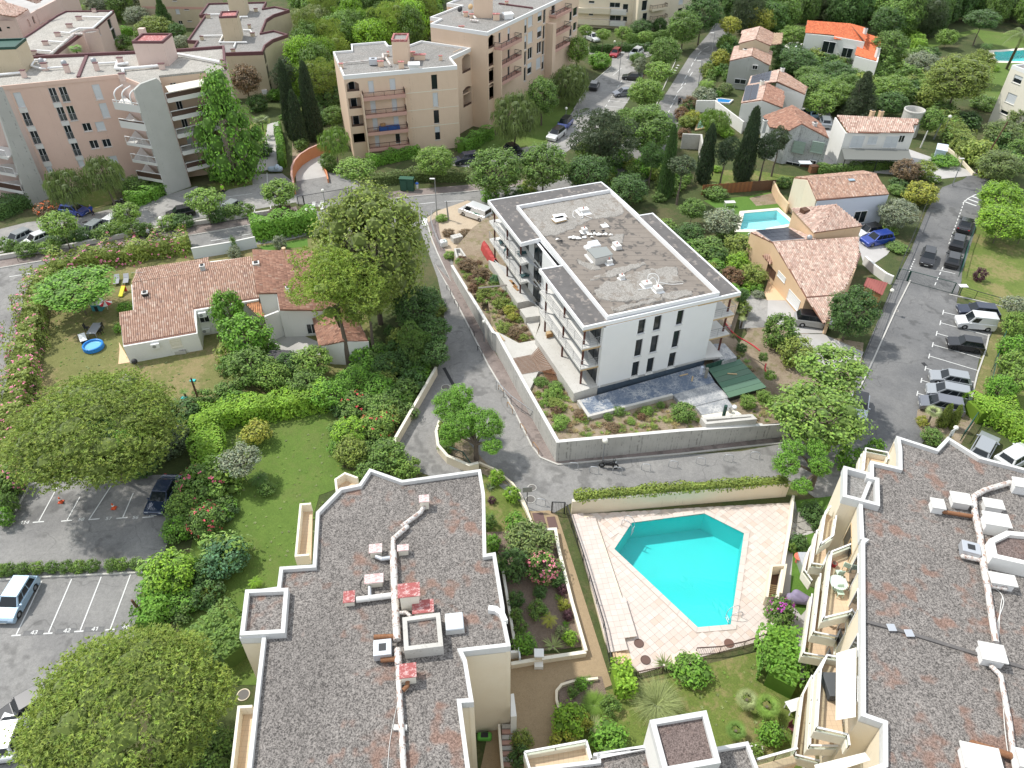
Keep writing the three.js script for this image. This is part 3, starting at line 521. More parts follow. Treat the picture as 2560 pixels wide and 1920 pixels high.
// ---------------------------------------------------------------- gravel-roofed building, bottom centre-left
{
const H=10.7,out=[...pts(c5,H,190,1365,402,1440,905,1370,932,1528),...pts(c8,H,940,268,1000,258,1058,612,1062,690,1098,862,790,897,815,950,860,1222,780,1226,850,1750),...pts(c7,H,1575,1760,1640,1180,1684,806,1540,812,1578,508,1782,480,1798,352,2010,338,2032,0),...pts(c5,H,0,1490,122,1465)];
const t=t_('apartment_building','cream building with grey gravel roof and red capped vents along a rusty duct, bottom centre','apartment building',G(c8(500,700),0));
flatRoof(t,out,H,M.gravelRoof,M.capping,0.24,0.34);
walls(t,out,0,H-0.6,M.cream);
P_(t,'step',w_([...pts(c8,H-0.3,955,635,1000,640,1040,668,1062,720)],0.36,H-0.36,H+0.06),M.white);
// little roof of its own on the left corner
const lf=pts(c7,H+0.02,1582,512,1858,500,1836,790,1546,806);
P_(t,'parapet',p_(lf,H-0.36,H+0.25,[i_(lf,0.26)],true),M.capping);
P_(t,'roof',s_(i_(lf,0.2),H-0.12),M.gravelRoof);
const ry=yaw(...pts(c8,H,790,897,1098,862)),hr=H-0.34,m=mpp(c8(400,800),hr)*860/2212;
for(const[c,x,y,w,d,h,cap]of[[c8,228,232,92,78,0.65,1],[c8,404,228,82,56,0.6,1],[c8,218,426,128,76,0.6,1],[c8,58,543,78,92,0.55,0],[c8,442,500,146,108,1.7,0],[c8,533,606,142,100,0.75,0],[c8,436,1018,104,96,0.9,0],[c5,540,1558,76,72,0.9,1]])
ventBox(t,c(x,y),hr,w*m,d*m,h,ry,M.cP,cap?M.paleCap:M.redCap);
const sk=pts(c8,hr+0.95,400,678,643,645,664,862,412,892);
const hatch=P_(t,'stair_head',p_(sk,hr-0.2,hr+0.95,[i_(sk,0.28)]),M.concrete);P_(t,'stair_head_roof',s_(i_(sk,0.2),hr+0.72),M.gravelRoof);
{const q=G(c8(735,702),hr+0.5),g=new THREE.Group();g.name='skylight';g.position.set(q.x,hr,q.z).sub(o_(t));t.add(g);P_(g,'kerb',[0,1,2].map((k)=>b_(122*m-k*0.03,0.09,128*m-k*0.03,0,0.06+k*0.12,0,ry)),M.oW,true);P_(g,'dome',r_(118*m,0.2,124*m,0.09,0,0.45,0,ry,3),M.shutter,true);}
acUnit(t,c8(272,868),hr,112*m,110*m,0.75,ry);
duct(t,M.pW,0.16,hr+0.3,c5,545,1600,520,1646,395,1740);
duct(t,M.pW,0.17,hr+0.3,c8,430,96,342,172,342,262);
duct(t,M.pW,0.24,hr+0.36,c8,342,262,352,520,358,660,368,825);
duct(t,M.pW,0.22,hr+0.34,c8,370,892,376,985);
duct(t,M.pW,0.17,hr+0.28,c8,374,985,382,1180,396,1400,412,1700);
duct(t,M.zinc,0.15,hr+0.3,c8,345,292,270,302,232,285);
duct(t,M.oW,0.2,hr+0.3,c8,348,535,105,565);
duct(t,M.zinc,0.12,hr+0.3,c8,192,540,190,480);
duct(t,M.rust,0.16,hr+0.3,c8,355,800,218,805);duct(t,M.rust,0.17,hr+0.32,c8,350,945,262,950);
duct(t,M.pW,0.12,hr+0.3,c8,375,650,425,645,455,672);
duct(t,M.rust,0.13,hr+0.3,c8,436,1085,432,1120,405,1148);
P_(t,'pipe_block',T(new RB(0.75,0.2,0.3,1,0.02),G(c8(388,1388),hr+0.1).x,hr+0.1,G(c8(388,1388),hr+0.1).z),M.oW);
P_(t,'cable',tubeG(pts(c8,hr+0.03,405,1165,375,1220,340,1370,318,1500,305,1680),0.02),M.oW);
P_(t,'cable',tubeG(pts(c8,hr+0.03,148,420,128,470,150,520,195,545),0.02),M.dark);
// balconies on the garden side, one floor below the roof
const balc=(line,y,tag)=>{const ps=line(y+1);P_(t,'balcony_floor',p_(line(y),y-0.2,y,[],true),M.tanTile);P_(t,'balcony_wall',w_([...line(y),line(y)[0]].slice(0,4),0.16,y-0.2,y+0.8),M.cP);};
balc((y)=>pts(c7,y,2010,-10,1945,-5,1915,325,2000,318),8.0);balc((y)=>pts(c5,y,0,1650,-20,1480,40,1440,120,1470),8.0);
balc((y)=>pts(c7,y,1640,1290,1555,1295,1510,1700,1600,1700),8.0);
// wall corner block at the patio
P_(t,'buttress',p_(pts(c8,3.2,1098,1170,1118,1166,1136,1312,1098,1316),0,3.2),M.wW);
P_(t,'light_well',[w_(pts(c8,0,1040,350,1135,930,1150,940),0.2,0,0.55),w_(pts(c8,0,1096,940,1150,935),0.2,0,0.9)],M.wW);
P_(t,'light_well_floor',s_(pts(c8,0,985,350,1038,350,1130,930,1080,930),0.05),M.room);
}
// ---------------------------------------------------------------- gravel-roofed building, right
{
const H=10.7,wallTop=H-0.6;
const edge=[...pts(k7,H,940,0),...pts(k7,H,942,168,690,110,690,240,590,490,602,800,622,808),...pts(c9,H,1165,185,1165,1310,1306,1360,1306,1612,940,1740)];
const out=[...edge,...pts(c9,H,1500,2000,2900,2000,2900,-100),...pts(c6,H,2300,1385,1930,1290,1722,1160,1648,1238,1392,1156)];
const t=t_('apartment_building','cream building with grey gravel roof, white vent boxes and stepped balconies facing the pool','apartment building',G(c9(1700,700),0));
flatRoof(t,out,H,M.gravelRoof,M.capping,0.26,0.34);
walls(t,out,0,wallTop,M.cream);
const cap=pts(k7,H+0.25,455,155,690,218,692,248,770,265,776,512,448,426);
P_(t,'parapet',p_(cap,H-0.5,H+0.25,[i_(cap,0.28)],true),M.capping);P_(t,'roof',s_(i_(cap,0.3),H-0.3),M.gravelGrey);
P_(t,'wall',p_(i_(cap,0.06),0,H-0.5,[],true),M.cream);
const hr=H-0.34,ry=yaw(...pts(c9,H,1165,1310,1165,185))+ Math.PI/2,m=mpp(c9(1900,400),hr)*860/2212;
const box=(c,x,y,w,d,h,ry2=ry)=>ventBox(t,c(x,y),hr,w*m,d*m,h,ry2+0.12,M.white,M.oW,0.12);
box(c6,2200,1455,110,95,0.9);box(c6,1810,1555,130,110,0.7);box(c6,1662,1590,90,95,0.7);box(c6,2020,1590,130,90,0.7);
box(c9,2040,45,165,120,1.2);box(c9,2080,430,155,90,0.7);box(c9,2015,900,140,120,0.8);box(c9,1945,1580,190,140,0.9);box(c9,2215,1580,60,100,0.9);
acUnit(t,c9(1875,225),hr,110*m,95*m,0.75,ry);
const sk=pts(c9,hr+1.2,1985,175,2010,290,2500,400,2500,160,2100,120);
P_(t,'stair_head',p_(sk,hr-0.2,hr+1.2,[i_(sk,0.35)]),M.wW);P_(t,'stair_head_roof',s_(i_(sk,0.2),hr+0.9),M.gravelBrown);
duct(t,M.pW,0.2,hr+0.32,c6,2120,1458,1960,1505,1890,1545,1895,1640);duct(t,M.pW,0.22,hr+0.34,c9,1895,0,1930,160,1945,300,1975,470);duct(t,M.pW,0.2,hr+0.3,c9,1975,470,2030,840);
duct(t,M.pW,0.15,hr+0.3,c9,2005,995,2060,1050,2120,1360,2160,1700);duct(t,M.rust,0.15,hr+0.3,c9,1700,0,1890,30);duct(t,M.pW,0.15,hr+0.3,c9,1985,470,2090,492,2110,470);duct(t,M.rust,0.2,hr+0.34,c9,1885,1490,2130,1570);duct(t,M.pW,0.16,hr+0.3,c9,1820,285,1940,312);
P_(t,'cable',tubeG(pts(c9,hr+0.03,2030,840,2045,700,2080,560,2040,500,1985,485),0.03),M.oW);P_(t,'cable',tubeG(pts(c9,hr+0.03,2045,850,2060,620,2075,540),0.03),M.oW);
P_(t,'cable',tubeG(pts(c9,hr+0.03,2060,1060,2075,1200,2090,1400,2110,1560),0.03),M.oW);
P_(t,'roof_joint',w_(pts(c9,hr,1172,702,1460,780,1930,925,2400,1060),0.22,hr-0.05,hr+0.12),M.feltDark);
for(const[x,y]of[[1355,752],[1468,788]]){const q=G(c9(x,y),hr);P_(t,'roof_drain',r_(0.5,0.06,0.5,0.01,q.x,hr+0.16,q.z),M.zinc);}
// balconies: (outline at floor level), wall line first point .. ; three floors
const balcony=(y,c,o,...xy)=>{
const ps=pts(c,y+0.9,...xy),dn=ps.map((p)=>v_(p.x,y,p.z));
P_(t,'balcony_floor',p_(dn,y-0.18,y,[],true),M.tanTile);
P_(t,'balcony_wall',w_(dn,0.14,y-0.3,y +(o.wall??0.5)),M.cP);
railing(t,dn.map((p)=>v_(p.x,0,p.z)),y +(o.wall??0.5),0.9 -(o.wall??0.5),{mat:M.brownRail,railMat:M.white,fill:'pane',gap:1.6,top:0.07});
};
const y3=7.9,y2=5.2,y1=2.5;
// upper terrace with the green table
balcony(y3,c9,{},1140,190,975,255,925,680,1090,640,1140,600);
balcony(y2,c9,{},905,395,860,770,1010,800,1050,720);
balcony(y1,c9,{},850,525,795,905,940,930,1000,800);
balcony(y3,c9,{},1030,935,945,920,905,1010,880,1385,1080,1430,1090,1500);
balcony(y2,c9,{},930,940,862,1050,835,1500,1085,1505);
balcony(y1,c9,{},850,1050,790,1170,740,1560,900,1600);
balcony(y3,c9,{},970,-40,935,0,905,205,985,150,1010,-10);
balcony(y2,c9,{},960,90,880,120,850,330,920,340,960,250);
balcony(y1,c9,{},870,180,830,240,800,370,850,440);
balcony(y3,k7,{},630,200,650,0,850,40,850,100);
balcony(y2,k7,{},600,190,610,60,640,40);
// long rolled-out awnings
const aw=(y,...xy)=>P_(t,'awning',(()=>{const q=pts(c9,y,...xy),lo=q.map((p,i)=>v_(p.x,y -(i===0||i===3?0.5:0),p.z));return tri([...quadT(lo[0],lo[1],lo[2],lo[3]),...quadT(...[lo[3],lo[2],lo[1],lo[0]].map((v)=>v.clone().add(v_(0,-0.03,0))))]);})(),M.awning);
aw(10.3,1020,880,1135,870,1130,1318,1018,1312);aw(10.0,880,1600,1190,1545,1225,1595,900,1680);
// windows on the pool side
const A=G(c9(1165,185),H),B=G(c9(1165,1310),H),pl=plane(A,B);
const C=G(k7(590,490),H),D=G(k7(602,800),H),pl2=plane(C,D);
for(const[p,c,x0,y0,x1,y1]of[[pl2,k7,505,690,540,640],[pl2,k7,400,890,440,800]]){const u=p.L*(y0<750?0.3:0.75);for(const y of[1.2,4.0,6.9]){const g=new THREE.Group();g.name='window';g.position.copy(p.pos(u,y,0)).sub(o_(t));t.add(g);P_(g,'frame',[pbox(p,u-0.7,u-0.64,y,y+2,0,0.05),pbox(p,u+0.64,u+0.7,y,y+2,0,0.05),pbox(p,u-0.64,u+0.64,y,y+0.06,0,0.05),pbox(p,u-0.64,u+0.64,y+1.94,y+2,0,0.05)],M.woodPale);P_(g,'pane',pbox(p,u-0.63,u+0.63,y+0.06,y+1.94,0.004,0.02),M.glass);}}
for(const u of[1.5,4.5,8,11])for(const y of[2.6,5.3,8.0]){const g=new THREE.Group();g.name='door';g.position.copy(pl.pos(u,y,0)).sub(o_(t));t.add(g);P_(g,'frame',[pbox(pl,u-0.85,u-0.78,y,y+2.1,0,0.05),pbox(pl,u+0.78,u+0.85,y,y+2.1,0,0.05),pbox(pl,u-0.78,u+0.78,y+2.03,y+2.1,0,0.05)],M.white);P_(g,'pane',pbox(pl,u-0.78,u+0.78,y,y+2.03,0.004,0.02),M.glass);}
}
// ---------------------------------------------------------------- low gravel roof with a brown square, bottom middle
{
const H=7.6,t=t_('apartment_building','low flat roofed wing with a raised brown gravelled square, at the bottom edge','apartment building',G(m5(800,330),0));
const out=pts(m5,H,445,336,428,332,430,322,705,278,740,280,965,296,1112,270,1170,420,1170,620,130,620,130,392,150,386,446,350);
flatRoof(t,out,H,M.gravelRoof,M.capping,0.22,0.3);walls(t,out,0,H-0.6,M.wW);
const bl=pts(m5,10.4,678,176,928,133,992,365,740,410);
flatRoof(t,bl,10.4,M.gravelBrown,M.capping,0.3,0.3);walls(t,bl,0,9.8,M.wW);
// roof terrace with a cream rail at its left
const tr=pts(m5,5.6,126,318,398,268,420,345,300,352,210,365,150,395);
P_(t,'terrace_floor',p_(tr,0,4.7,[],true),M.tanTile);
P_(t,'balcony_wall',w_(tr.slice(0,3),0.14,4.5,5.2),M.cP);P_(t,'balcony_wall',w_([tr[0],tr[5]],0.14,4.5,5.2),M.cP);
railing(t,[tr[5],tr[0],tr[1],tr[2]].map((p)=>v_(p.x,0,p.z)),5.2,0.4,{mat:M.brownRail,railMat:M.white,fill:'pane',gap:2,top:0.08});
// long balcony running right under the awning of the neighbour
const lb=pts(m5,6.4,1150,350,1330,300,1345,335,1165,390);P_(t,'terrace_floor',p_(lb,0,5.4,[],true),M.tanTile);
railing(t,[lb[0],lb[1]],5.4,1.0,{mat:M.brownRail,railMat:M.white,fill:'pane',gap:1.6,top:0.08});
}
// ---------------------------------------------------------------- white block under construction and its walled plot
const SOIL=2.0,F0=3.2,F1=5.71,F2=8.22,RU=10.44,RT=10.85,RR=10.78;
{
const wallTop=[...pts(O,1.2,950,505),...pts(c5,1.65,720,60),...pts(c5,2.55,985,490),...pts(c5,2.6,1010,500),...pts(c5,2.62,1185,815),...pts(c5,2.66,1400,1193),...pts(c6,2.5,0,1122),...pts(c6,1.75,720,1073),...pts(c6,1.6,900,1058)].slice(1);
const w=t_('retaining_wall','rain-streaked concrete retaining wall around the building site, bent at the street corner','wall',wallTop[4].clone().setY(0));
P_(w,'panel',w_(wallTop.map((p)=>v_(p.x,0,p.z)),0.3,0,(i)=>wallTop[i].y),M.stainedWall);
P_(w,'coping',w_(wallTop.map((p)=>v_(p.x,0,p.z)),0.36,(i)=>wallTop[i].y,(i)=>wallTop[i].y+0.05),M.oW);
const pad=[...wallTop.map((p)=>v_(p.x,0,p.z)),...pts(c6,SOIL,640,1050,560,900,420,640,330,520,390,330),...pts(O,SOIL,1400,470,1310,415,1060,450,1020,480,985,520)];
g_('site_soil',p_(pad,0,SOIL*0.55,[]),M.soil);
const lower=[...wallTop.slice(1).map((p)=>v_(p.x,0,p.z)),...pts(c6,SOIL,640,1050,560,900,430,640,320,470),...pts(sD,SOIL,1560,590),...pts(sE,SOIL,900,300,640,330)];
g_('site_soil',(()=>{
const g=s_(lower,SOIL),s=[],N=26,r=rnd(5),bb=new THREE.Box3().setFromPoints(lower);return g;})(),M.soil);
// the building
const roof=[...pts(sA,RT,115,375),...pts(sA,RT,1865,88,2000,196),...pts(c2,RT,1925,1383,2012,1369),...pts(sD,RT,1555,562),...pts(sB,RT,850,1100,165,200,540,138),...pts(sA,RT,925,965,625,1040)];
const t=t_('unfinished_building','white three storey block under construction with open balconies and littered flat roof','building',G(c5(1640,860),0));
P_(t,'roof_slab',p_(roof,RU,RT-0.06,[],true),M.newWhite);
const lip=i_(roof,0.18);
P_(t,'roof_edge',p_(roof,RT-0.06,RT+0.03,[lip]),M.newWhite);
P_(t,'roof_felt',s_(i_(roof,0.16),RT-0.045),M.feltDark);
const fascia=w_([roof[5],roof[6]],0.03,RU-0.1,RU+0.06);P_(t,'formwork_strip',fascia,M.woodPale);
const par=pts(sA,RT+0.42,560,452).concat(pts(sA,RT+0.42,2008,198),pts(sD,RT+0.42,1228,558),pts(sB,RT+0.42,1215,930));
P_(t,'parapet',p_(par,RT-0.05,RT+0.42,[i_(par,0.2)]),M.newWhite);
const inn=i_(par,0.12);P_(t,'roof_felt',s_(inn,RR+0.03),M.felt);
// body
const A=G(sC(1072,768),F0),B=G(c6(160,656),F0),dr=dirXZ(par[2],par[1]),dl=dirXZ(par[3],par[0]);
const BR=B.clone().addScaledVector(dr,24.2),AL=A.clone().addScaledVector(dl,23.6),body=[A,B,BR,AL];
const D=M.darkMetal;
facade(t,A,B,SOIL+0.9,RU,M.newWhite,[
['w1',sB(1715,937),sB(1784,1185),D],['w1',sB(1957,885),sB(2026,1132),D],['w1',sD(593,806),sD(644,1046),D],
['w1',sB(1664,1295),sB(1732,1530),D],['w1',sB(1904,1236),sB(1972,1470),D],['w1',sD(526,1160),sD(578,1395),D],
['w1',sC(1613,408),sC(1682,625),D],['w1',sC(1843,350),sC(1908,565),D],['w1',sF(458,145),sF(518,355),D]],{deep:0.18});
walls(t,body,SOIL+0.9,RU,M.newWhite,[0]);
P_(t,'plinth',p_(i_(body,-0.01),0.5,SOIL+0.9),M.bitumen);
// glazed doors and dark gaps on the balcony side
const pl=plane(AL,A);
for(const y of[F0,F1,F2])for(const[u0,u1]of[[pl.L-2.6,pl.L-0.5],[pl.L-7.5,pl.L-5.2],[pl.L-12,pl.L-9.8],[pl.L-17.6,pl.L-15.4],[pl.L-21.6,pl.L-19.4]]){
const g=new THREE.Group();g.name='door';g.position.copy(pl.pos((u0+u1)/ 2,y,0)).sub(o_(t));t.add(g);
P_(g,'frame',[pbox(pl,u0,u0+0.07,y,y+2.1,0,0.05),pbox(pl,u1-0.07,u1,y,y+2.1,0,0.05),pbox(pl,(u0+u1)/ 2-0.04,(u0+u1)/ 2+0.04,y,y+2.1,0,0.05),pbox(pl,u0,u1,y+2.1,y+2.17,0,0.05)],D);
P_(g,'pane',pbox(pl,u0+0.07,u1-0.07,y+0.03,y+2.1,0.004,0.02),M.glass);
}
// slabs
const sl=i_(roof,0.12);
for(const y of[F1,F2]){P_(t,'floor_slab',p_(sl,y-0.28,y,[],true),M.oW);P_(t,'formwork_strip',w_([sl[5],sl[6]],0.05,y-0.3,y-0.14),M.woodPale);}
const wing=(k)=>k.map((i)=>sl[i]);
const base2=[...pts(sC,F0,705,882,110,20),...pts(sE,F0,1560,1258,1505,1010),AL.clone().lerp(A,0.45),A];
P_(t,'ground_slab',p_(base2,0.5,F0,[]),M.concrete);
P_(t,'ground_slab',p_([...pts(sE,F0,745,305,1185,965,1490,905),AL.clone().lerp(A,0.42),AL],0.5,F0,[]),M.concrete);
P_(t,'ground_slab',p_([A,B,...pts(sF,F0,1275,190),BR.clone().addScaledVector(dirXZ(A,B),3.6),BR,AL],F0-0.3,F0-0.005),M.oW);
P_(t,'terrace_slab',p_(pts(sF,F0-0.1,1030,0,1300,-10,1490,205,1265,265),0.4,F0-0.1),M.slabGrey);
// pale tiles on the balcony floors
for(const y of[F0,F1,F2]){const e=0.005,w2=[sl[6],sl[7],sl[8],A.clone().lerp(AL,0.5),A].map((p)=>v_(p.x,y,p.z)),w1=[sl[10],sl[0],AL,AL.clone().lerp(A,0.4)].map((p)=>v_(p.x,y,p.z));P_(t,'tile_floor',[s_(i_(w2,0.75),y+e),s_(i_(w1,0.7),y+e)],M.balconyTile);}
// round steel columns, one per floor
const col=(p,tops=[[F0,F1-0.28],[F1,F2-0.28],[F2,RU]])=>{for(const[a,b]of tops)P_(t,'column',c_(0.11,0.11,b-a,10,p.x,(a+b)/ 2,p.z),M.rustSteel);};
for(const p of[...pts(sB,F2,857,1352,557,945,283,570),...pts(sA,F2,626,1228,420,978,224,703),...pts(sD,F2,1345,850)])col(p);
col(pts(sD,F2,1345,850)[0].addScaledVector(dr,7));col(pts(sD,F2,1345,850)[0].addScaledVector(dr,14));
// temporary guard rails
for(const y of[F1,F2])for(const L of[wing([6,7]),wing([10,0]),[sl[6],sl[6].clone().lerp(sl[5],0.19)],[sl[5],sl[5].clone().lerp(sl[6],0.18)],[sl[4],sl[5]]])railing(t,L.map((p)=>v_(p.x,0,p.z)),y,1.0,{mat:M.gM,fill:'lines',gap:1.9,top:0.03,post:0.022});
// roof things
const unit=(c,x,y,w,d,h,mat,h0=RR+0.04)=>{const q=G(c(x,y),h0+h),g=new THREE.Group();g.name='roof_plinth';g.position.set(q.x,h0,q.z).sub(o_(t));t.add(g);const ry=yaw(par[3],par[2]);P_(g,'flashing',T(new THREE.CylinderGeometry(w*0.62,w*1.05,h*0.35,4),0,h*0.17,0,ry+0.785),M.white,true);P_(g,'block',r_(w,h,d,0.02,0,h/2,0,ry),mat,true);P_(g,'outlet',c_(0.07,0.07,0.2,8,0,h+0.1,0),f_(0.5,0.2,0.16),true);};
for(const[c,x,y,w,d]of[[sA,1605,800,0.6,0.6],[sA,2105,1040,0.65,1.1],[sA,1985,1280,0.6,0.6],[sA,1590,500,1.2,0.8],[sD,105,400,0.9,0.8],[sD,278,470,0.8,0.8],[sB,1445,290,0.5,0.5]])unit(c,x,y,w,d,0.5,M.oW);
for(const[x,y]of[[1915,770]]){const q=G(sA(x,y),RR);P_(t,'vent_pipe',[c_(0.06,0.06,0.45,8,q.x,RR+0.25,q.z),b_(0.8,0.04,0.8,q.x,RR+0.06,q.z,0.3)],M.white);}
const shaft=pts(sA,RR+0.95,1648,1122,1938,1088,2035,1202,1775,1262);P_(t,'lift_head',p_(shaft,RR,RR+0.9),M.concrete);P_(t,'lift_head_lid',p_(i_(shaft,-0.05),RR+0.9,RR+0.96),f_(0.26,0.275,0.265));
const sky=pts(sA,RR+0.6,1650,1003,1800,972,1862,1058,1702,1088);P_(t,'roof_window',p_(sky,RR,RR+0.55),M.white);P_(t,'roof_window_pane',p_(i_(sky,0.05),RR+0.55,RR+0.6),M.shutter);
P_(t,'white_upstand',p_(pts(sA,RR+0.25,1590,1075,1660,1045,1725,1095,1640,1120),RR,RR+0.25),M.white);P_(t,'white_upstand',w_(pts(sA,RR+0.2,1625,1200,1745,1330),0.35,RR,RR+0.2),M.white);
// gravel spread on the roof
const r=rnd(71);
let heapNo=0;const heap=(c,...xy)=>{
const ps=pts(c,RR,...xy),o=[],hy=RR+0.09+0.007*heapNo++;for(let i=0;i<ps.length;i++){const a=ps[i],b=ps[(i+1)% ps.length],n=Math.max(2,Math.round(a.distanceTo(b)/ 0.35));for(let k=0;k<n;k++){const q=a.clone().lerp(b,k/n);q.x +=(r()- 0.5)*0.3;q.z +=(r()- 0.5)*0.3;o.push(q);}}
const g=[s_(i_(o,0.07),hy)],i2=i_(o,0.07),s=[];for(let i=0;i<o.length;i++){const j=(i+1)% o.length;s.push(...quadT(v_(o[i].x,RR+0.035,o[i].z),v_(o[j].x,RR+0.035,o[j].z),v_(i2[j].x,hy,i2[j].z),v_(i2[i].x,hy,i2[i].z)));}g.push(tri(s));return g;
};
const heaps=[heap(sA,620,475,1100,405,1990,275,2200,430,2205,600,1700,680,1420,820,1150,920,980,930,820,750,690,560),heap(sA,1480,1280,1680,1335,1840,1385,1860,1440,1700,1450,1550,1380),heap(sB,930,370,1100,290,1350,190,1790,90,1800,140,1640,200,1300,330,1000,372),heap(sB,1010,560,1200,380,1280,400,1420,360,1650,250,1900,200,2200,190,2210,400,1900,520,2050,600,2000,660,1500,700,1250,700,1060,650),heap(sB,1270,800,1500,760,1700,722,2000,640,2100,620,2060,700,1600,800,1400,860,1290,850),heap(sD,150,260,420,170,560,190,600,330,680,420,420,440,330,400),heap(sD,330,600,520,540,700,520,800,560,825,600,500,690,340,650),heap(sA,1970,960,2060,912,2205,902,2208,1050,2100,1040)];
const gv=g_('roof_gravel',heaps.flat(),M.whiteGravel,'stuff');gv.userData.label='pale gravel spread in drifts over the unfinished flat roof';gv.userData.category='gravel';
// cables poking out of two plinths
const cab=(...a)=>{const p=[];for(let i=0;i<a.length;i +=4)p.push(G(a[i](a[i+1],a[i+2]),RR+a[i+3]));P_(t,'cable',tubeG(p,0.035,20,5),M.white);};
cab(sD,110,400,0.5,sD,135,290,1.2,sD,220,270,1.3,sD,290,330,1.0,sD,270,430,0.5);cab(sD,130,380,0.5,sD,200,330,0.9,sD,250,380,0.6,sD,265,450,0.5);cab(sD,275,430,0.5,sD,300,410,0.4,sD,480,435,0.15,sD,660,425,0.15);cab(sD,250,470,0.5,sD,120,500,0.15,sD,-30,520,0.15);cab(sA,1530,500,0.5,sA,1440,540,0.5,sA,1430,620,0.15,sA,1460,640,0.15);cab(sA,1540,510,0.5,sA,1590,590,0.3,sA,1720,650,0.15);cab(sA,1520,520,0.5,sA,1560,560,0.4,sA,1580,640,0.15,sA,1540,650,0.15);
// scraps of sheeting
const scrap=(c,x,y,w,mat,i)=>{const q=G(c(x,y),RR+0.1),n=7,v=[];for(let k=0;k<n;k++){const a=k/n*TAU;v.push(v_(q.x+Math.cos(a)*w*(0.6+r()*0.6),RR+0.13+r()*0.22,q.z+Math.sin(a)*w*0.7*(0.6+r()*0.6)));}const c0=v_(q.x,RR+0.3+r()*0.1,q.z),l=[];for(let k=0;k<n;k++)l.push(c0,v[(k+1)% n],v[k]);const m=shade(new THREE.Mesh(tri(l).translate(-q.x,-q.y,-q.z),mat));m.position.copy(q);m.name=numbered('plastic_scrap');m.userData={label:(mat===M.dark?'black':mat===M.white?'white':'greyish')+ ' crumpled sheeting scrap on the unfinished roof, '+'first,second,third,fourth,fifth,sixth,seventh,eighth,ninth,tenth,eleventh,twelfth,thirteenth,fourteenth,fifteenth,last'.split(',')[i]+ ' from the left',category:'scrap',group:'scraps of sheeting on the unfinished roof'};scene.add(m);};
[[1190,985,.25],[1240,1015,.22],[1395,955,.35],[1440,960,.4],[1500,965,.35],[1570,920,.3],[1600,950,.3],[1655,880,.25],[1690,910,.4],[1740,860,.3],[1770,900,.35],[1720,950,.3],[1830,910,.4],[1890,860,.25],[1910,910,.3],[2010,915,.25]].forEach(([x,y,w],i)=>scrap(sA,x,y,w*1.1,[M.white,M.dark,M.white,M.oW][i % 4],i));
[[1225,610,0],[1215,655,1]].forEach(([x,y,i])=>{const q=G(sA(x,y),RR+0.4),g=t_('insulation_board',i?'lower white and yellow insulation board on the gravel of the unfinished roof':'upper white and yellow insulation board, farther back on the unfinished roof','board',q.clone().setY(RR+0.14));P_(g,'board',b_(1.5,0.16,1.0,0,0.12,0,0.3+i*0.2),M.woodPale,true);P_(g,'facing',b_(1.51,0.05,1.01,0,0.225,0,0.3+i*0.2),M.white,true);});
// a block of concrete and a trough
const bc=pts(sE,3.0,1225,1062,1500,1000,1560,1158,1318,1192),b1=t_('concrete_block','square pale concrete base beside the lower balconies of the unfinished block','concrete base',bc[0].clone().setY(0));P_(b1,'block',p_(bc,1.2,3.0),M.concrete);
const pt=pts(sF,2.75,930,1132,1722,1074,1802,1152,1012,1232),tr=t_('planter','long empty concrete planter behind the street retaining wall','planter',pt[0].clone().setY(SOIL));P_(tr,'trough',p_(pt,1.6,2.75,[i_(pt,0.32)]),M.concrete);P_(tr,'bottom',s_(i_(pt,0.3),2.2),M.concrete);
const p3=pts(sE,1.9,215,130,318,122,400,240,255,285),tr3=t_('planter','short concrete planter at the upper end of the site wall','planter',p3[0].clone().setY(0));P_(tr3,'trough',p_(p3,0.6,1.9,[i_(p3,0.22)]),M.concrete);P_(tr3,'bottom',s_(i_(p3,0.2),1.4),M.concrete);
// terrace slabs with waterproofing
const TS=2.45;const s1=[...pts(sC,TS,775,988,935,1228),...pts(sF,TS,500,778,1150,588,985,318)];
g_('terrace_slab',p_(s1,1.5,TS),M.slabBlue);g_('terrace_slab',[w_([...pts(sC,TS,775,988,935,1228),...pts(sF,TS,500,778)],0.3,1.5,TS+0.06)],M.concrete);
g_('terrace_slab',p_(pts(sF,TS-0.02,505,775,1152,592,1370,820,850,952,600,880),1.5,TS-0.02),M.slabGrey);
g_('terrace_slab',p_(pts(sF,TS-0.08,845,958,1340,838,1470,1010,955,1088),1.5,TS-0.08),M.slabGrey);g_('terrace_slab',p_(pts(sF,TS-0.1,945,1095,1472,1012,1565,1080,990,1160),1.5,TS-0.1),M.cP);
g_('terrace_slab',p_([...pts(c5,2.3,1000,480,1150,560,1260,540,1200,430,1290,400),...pts(sC,2.3,110,20,420,495,160,550,30,820,-60,700)],1.2,2.3),M.concrete);
const gp=pts(sF,2.62,1045,378,1525,228,1945,665,1370,825),gt=t_('decking','dark green boarded platform beside the blue slab of the unfinished block','decking',gp[0].clone().setY(0));
for(let k=0;k<6;k++){const a=k/6+0.004,b=(k+1)/ 6-0.004,q=[gp[0].clone().lerp(gp[3],a),gp[1].clone().lerp(gp[2],a),gp[1].clone().lerp(gp[2],b),gp[0].clone().lerp(gp[3],b)];P_(gt,'board',p_(q,2.56,2.62 +(k % 2)*0.006),f_(0.075+0.006*(k % 3),0.155+0.01*(k % 2),0.105));}
P_(gt,'frame',p_(i_(gp,0.08),2.0,2.55),M.dark);
const gb=plane(...pts(sF,2.6,1000,385,1275,300));for(let k=0;k<3;k++)P_(gt,'upright_board',pbox(gb,gb.L*(k/3+0.01),gb.L*((k+1)/ 3-0.01),2.5,3.2,0,0.06),f_(0.02,0.07,0.05));
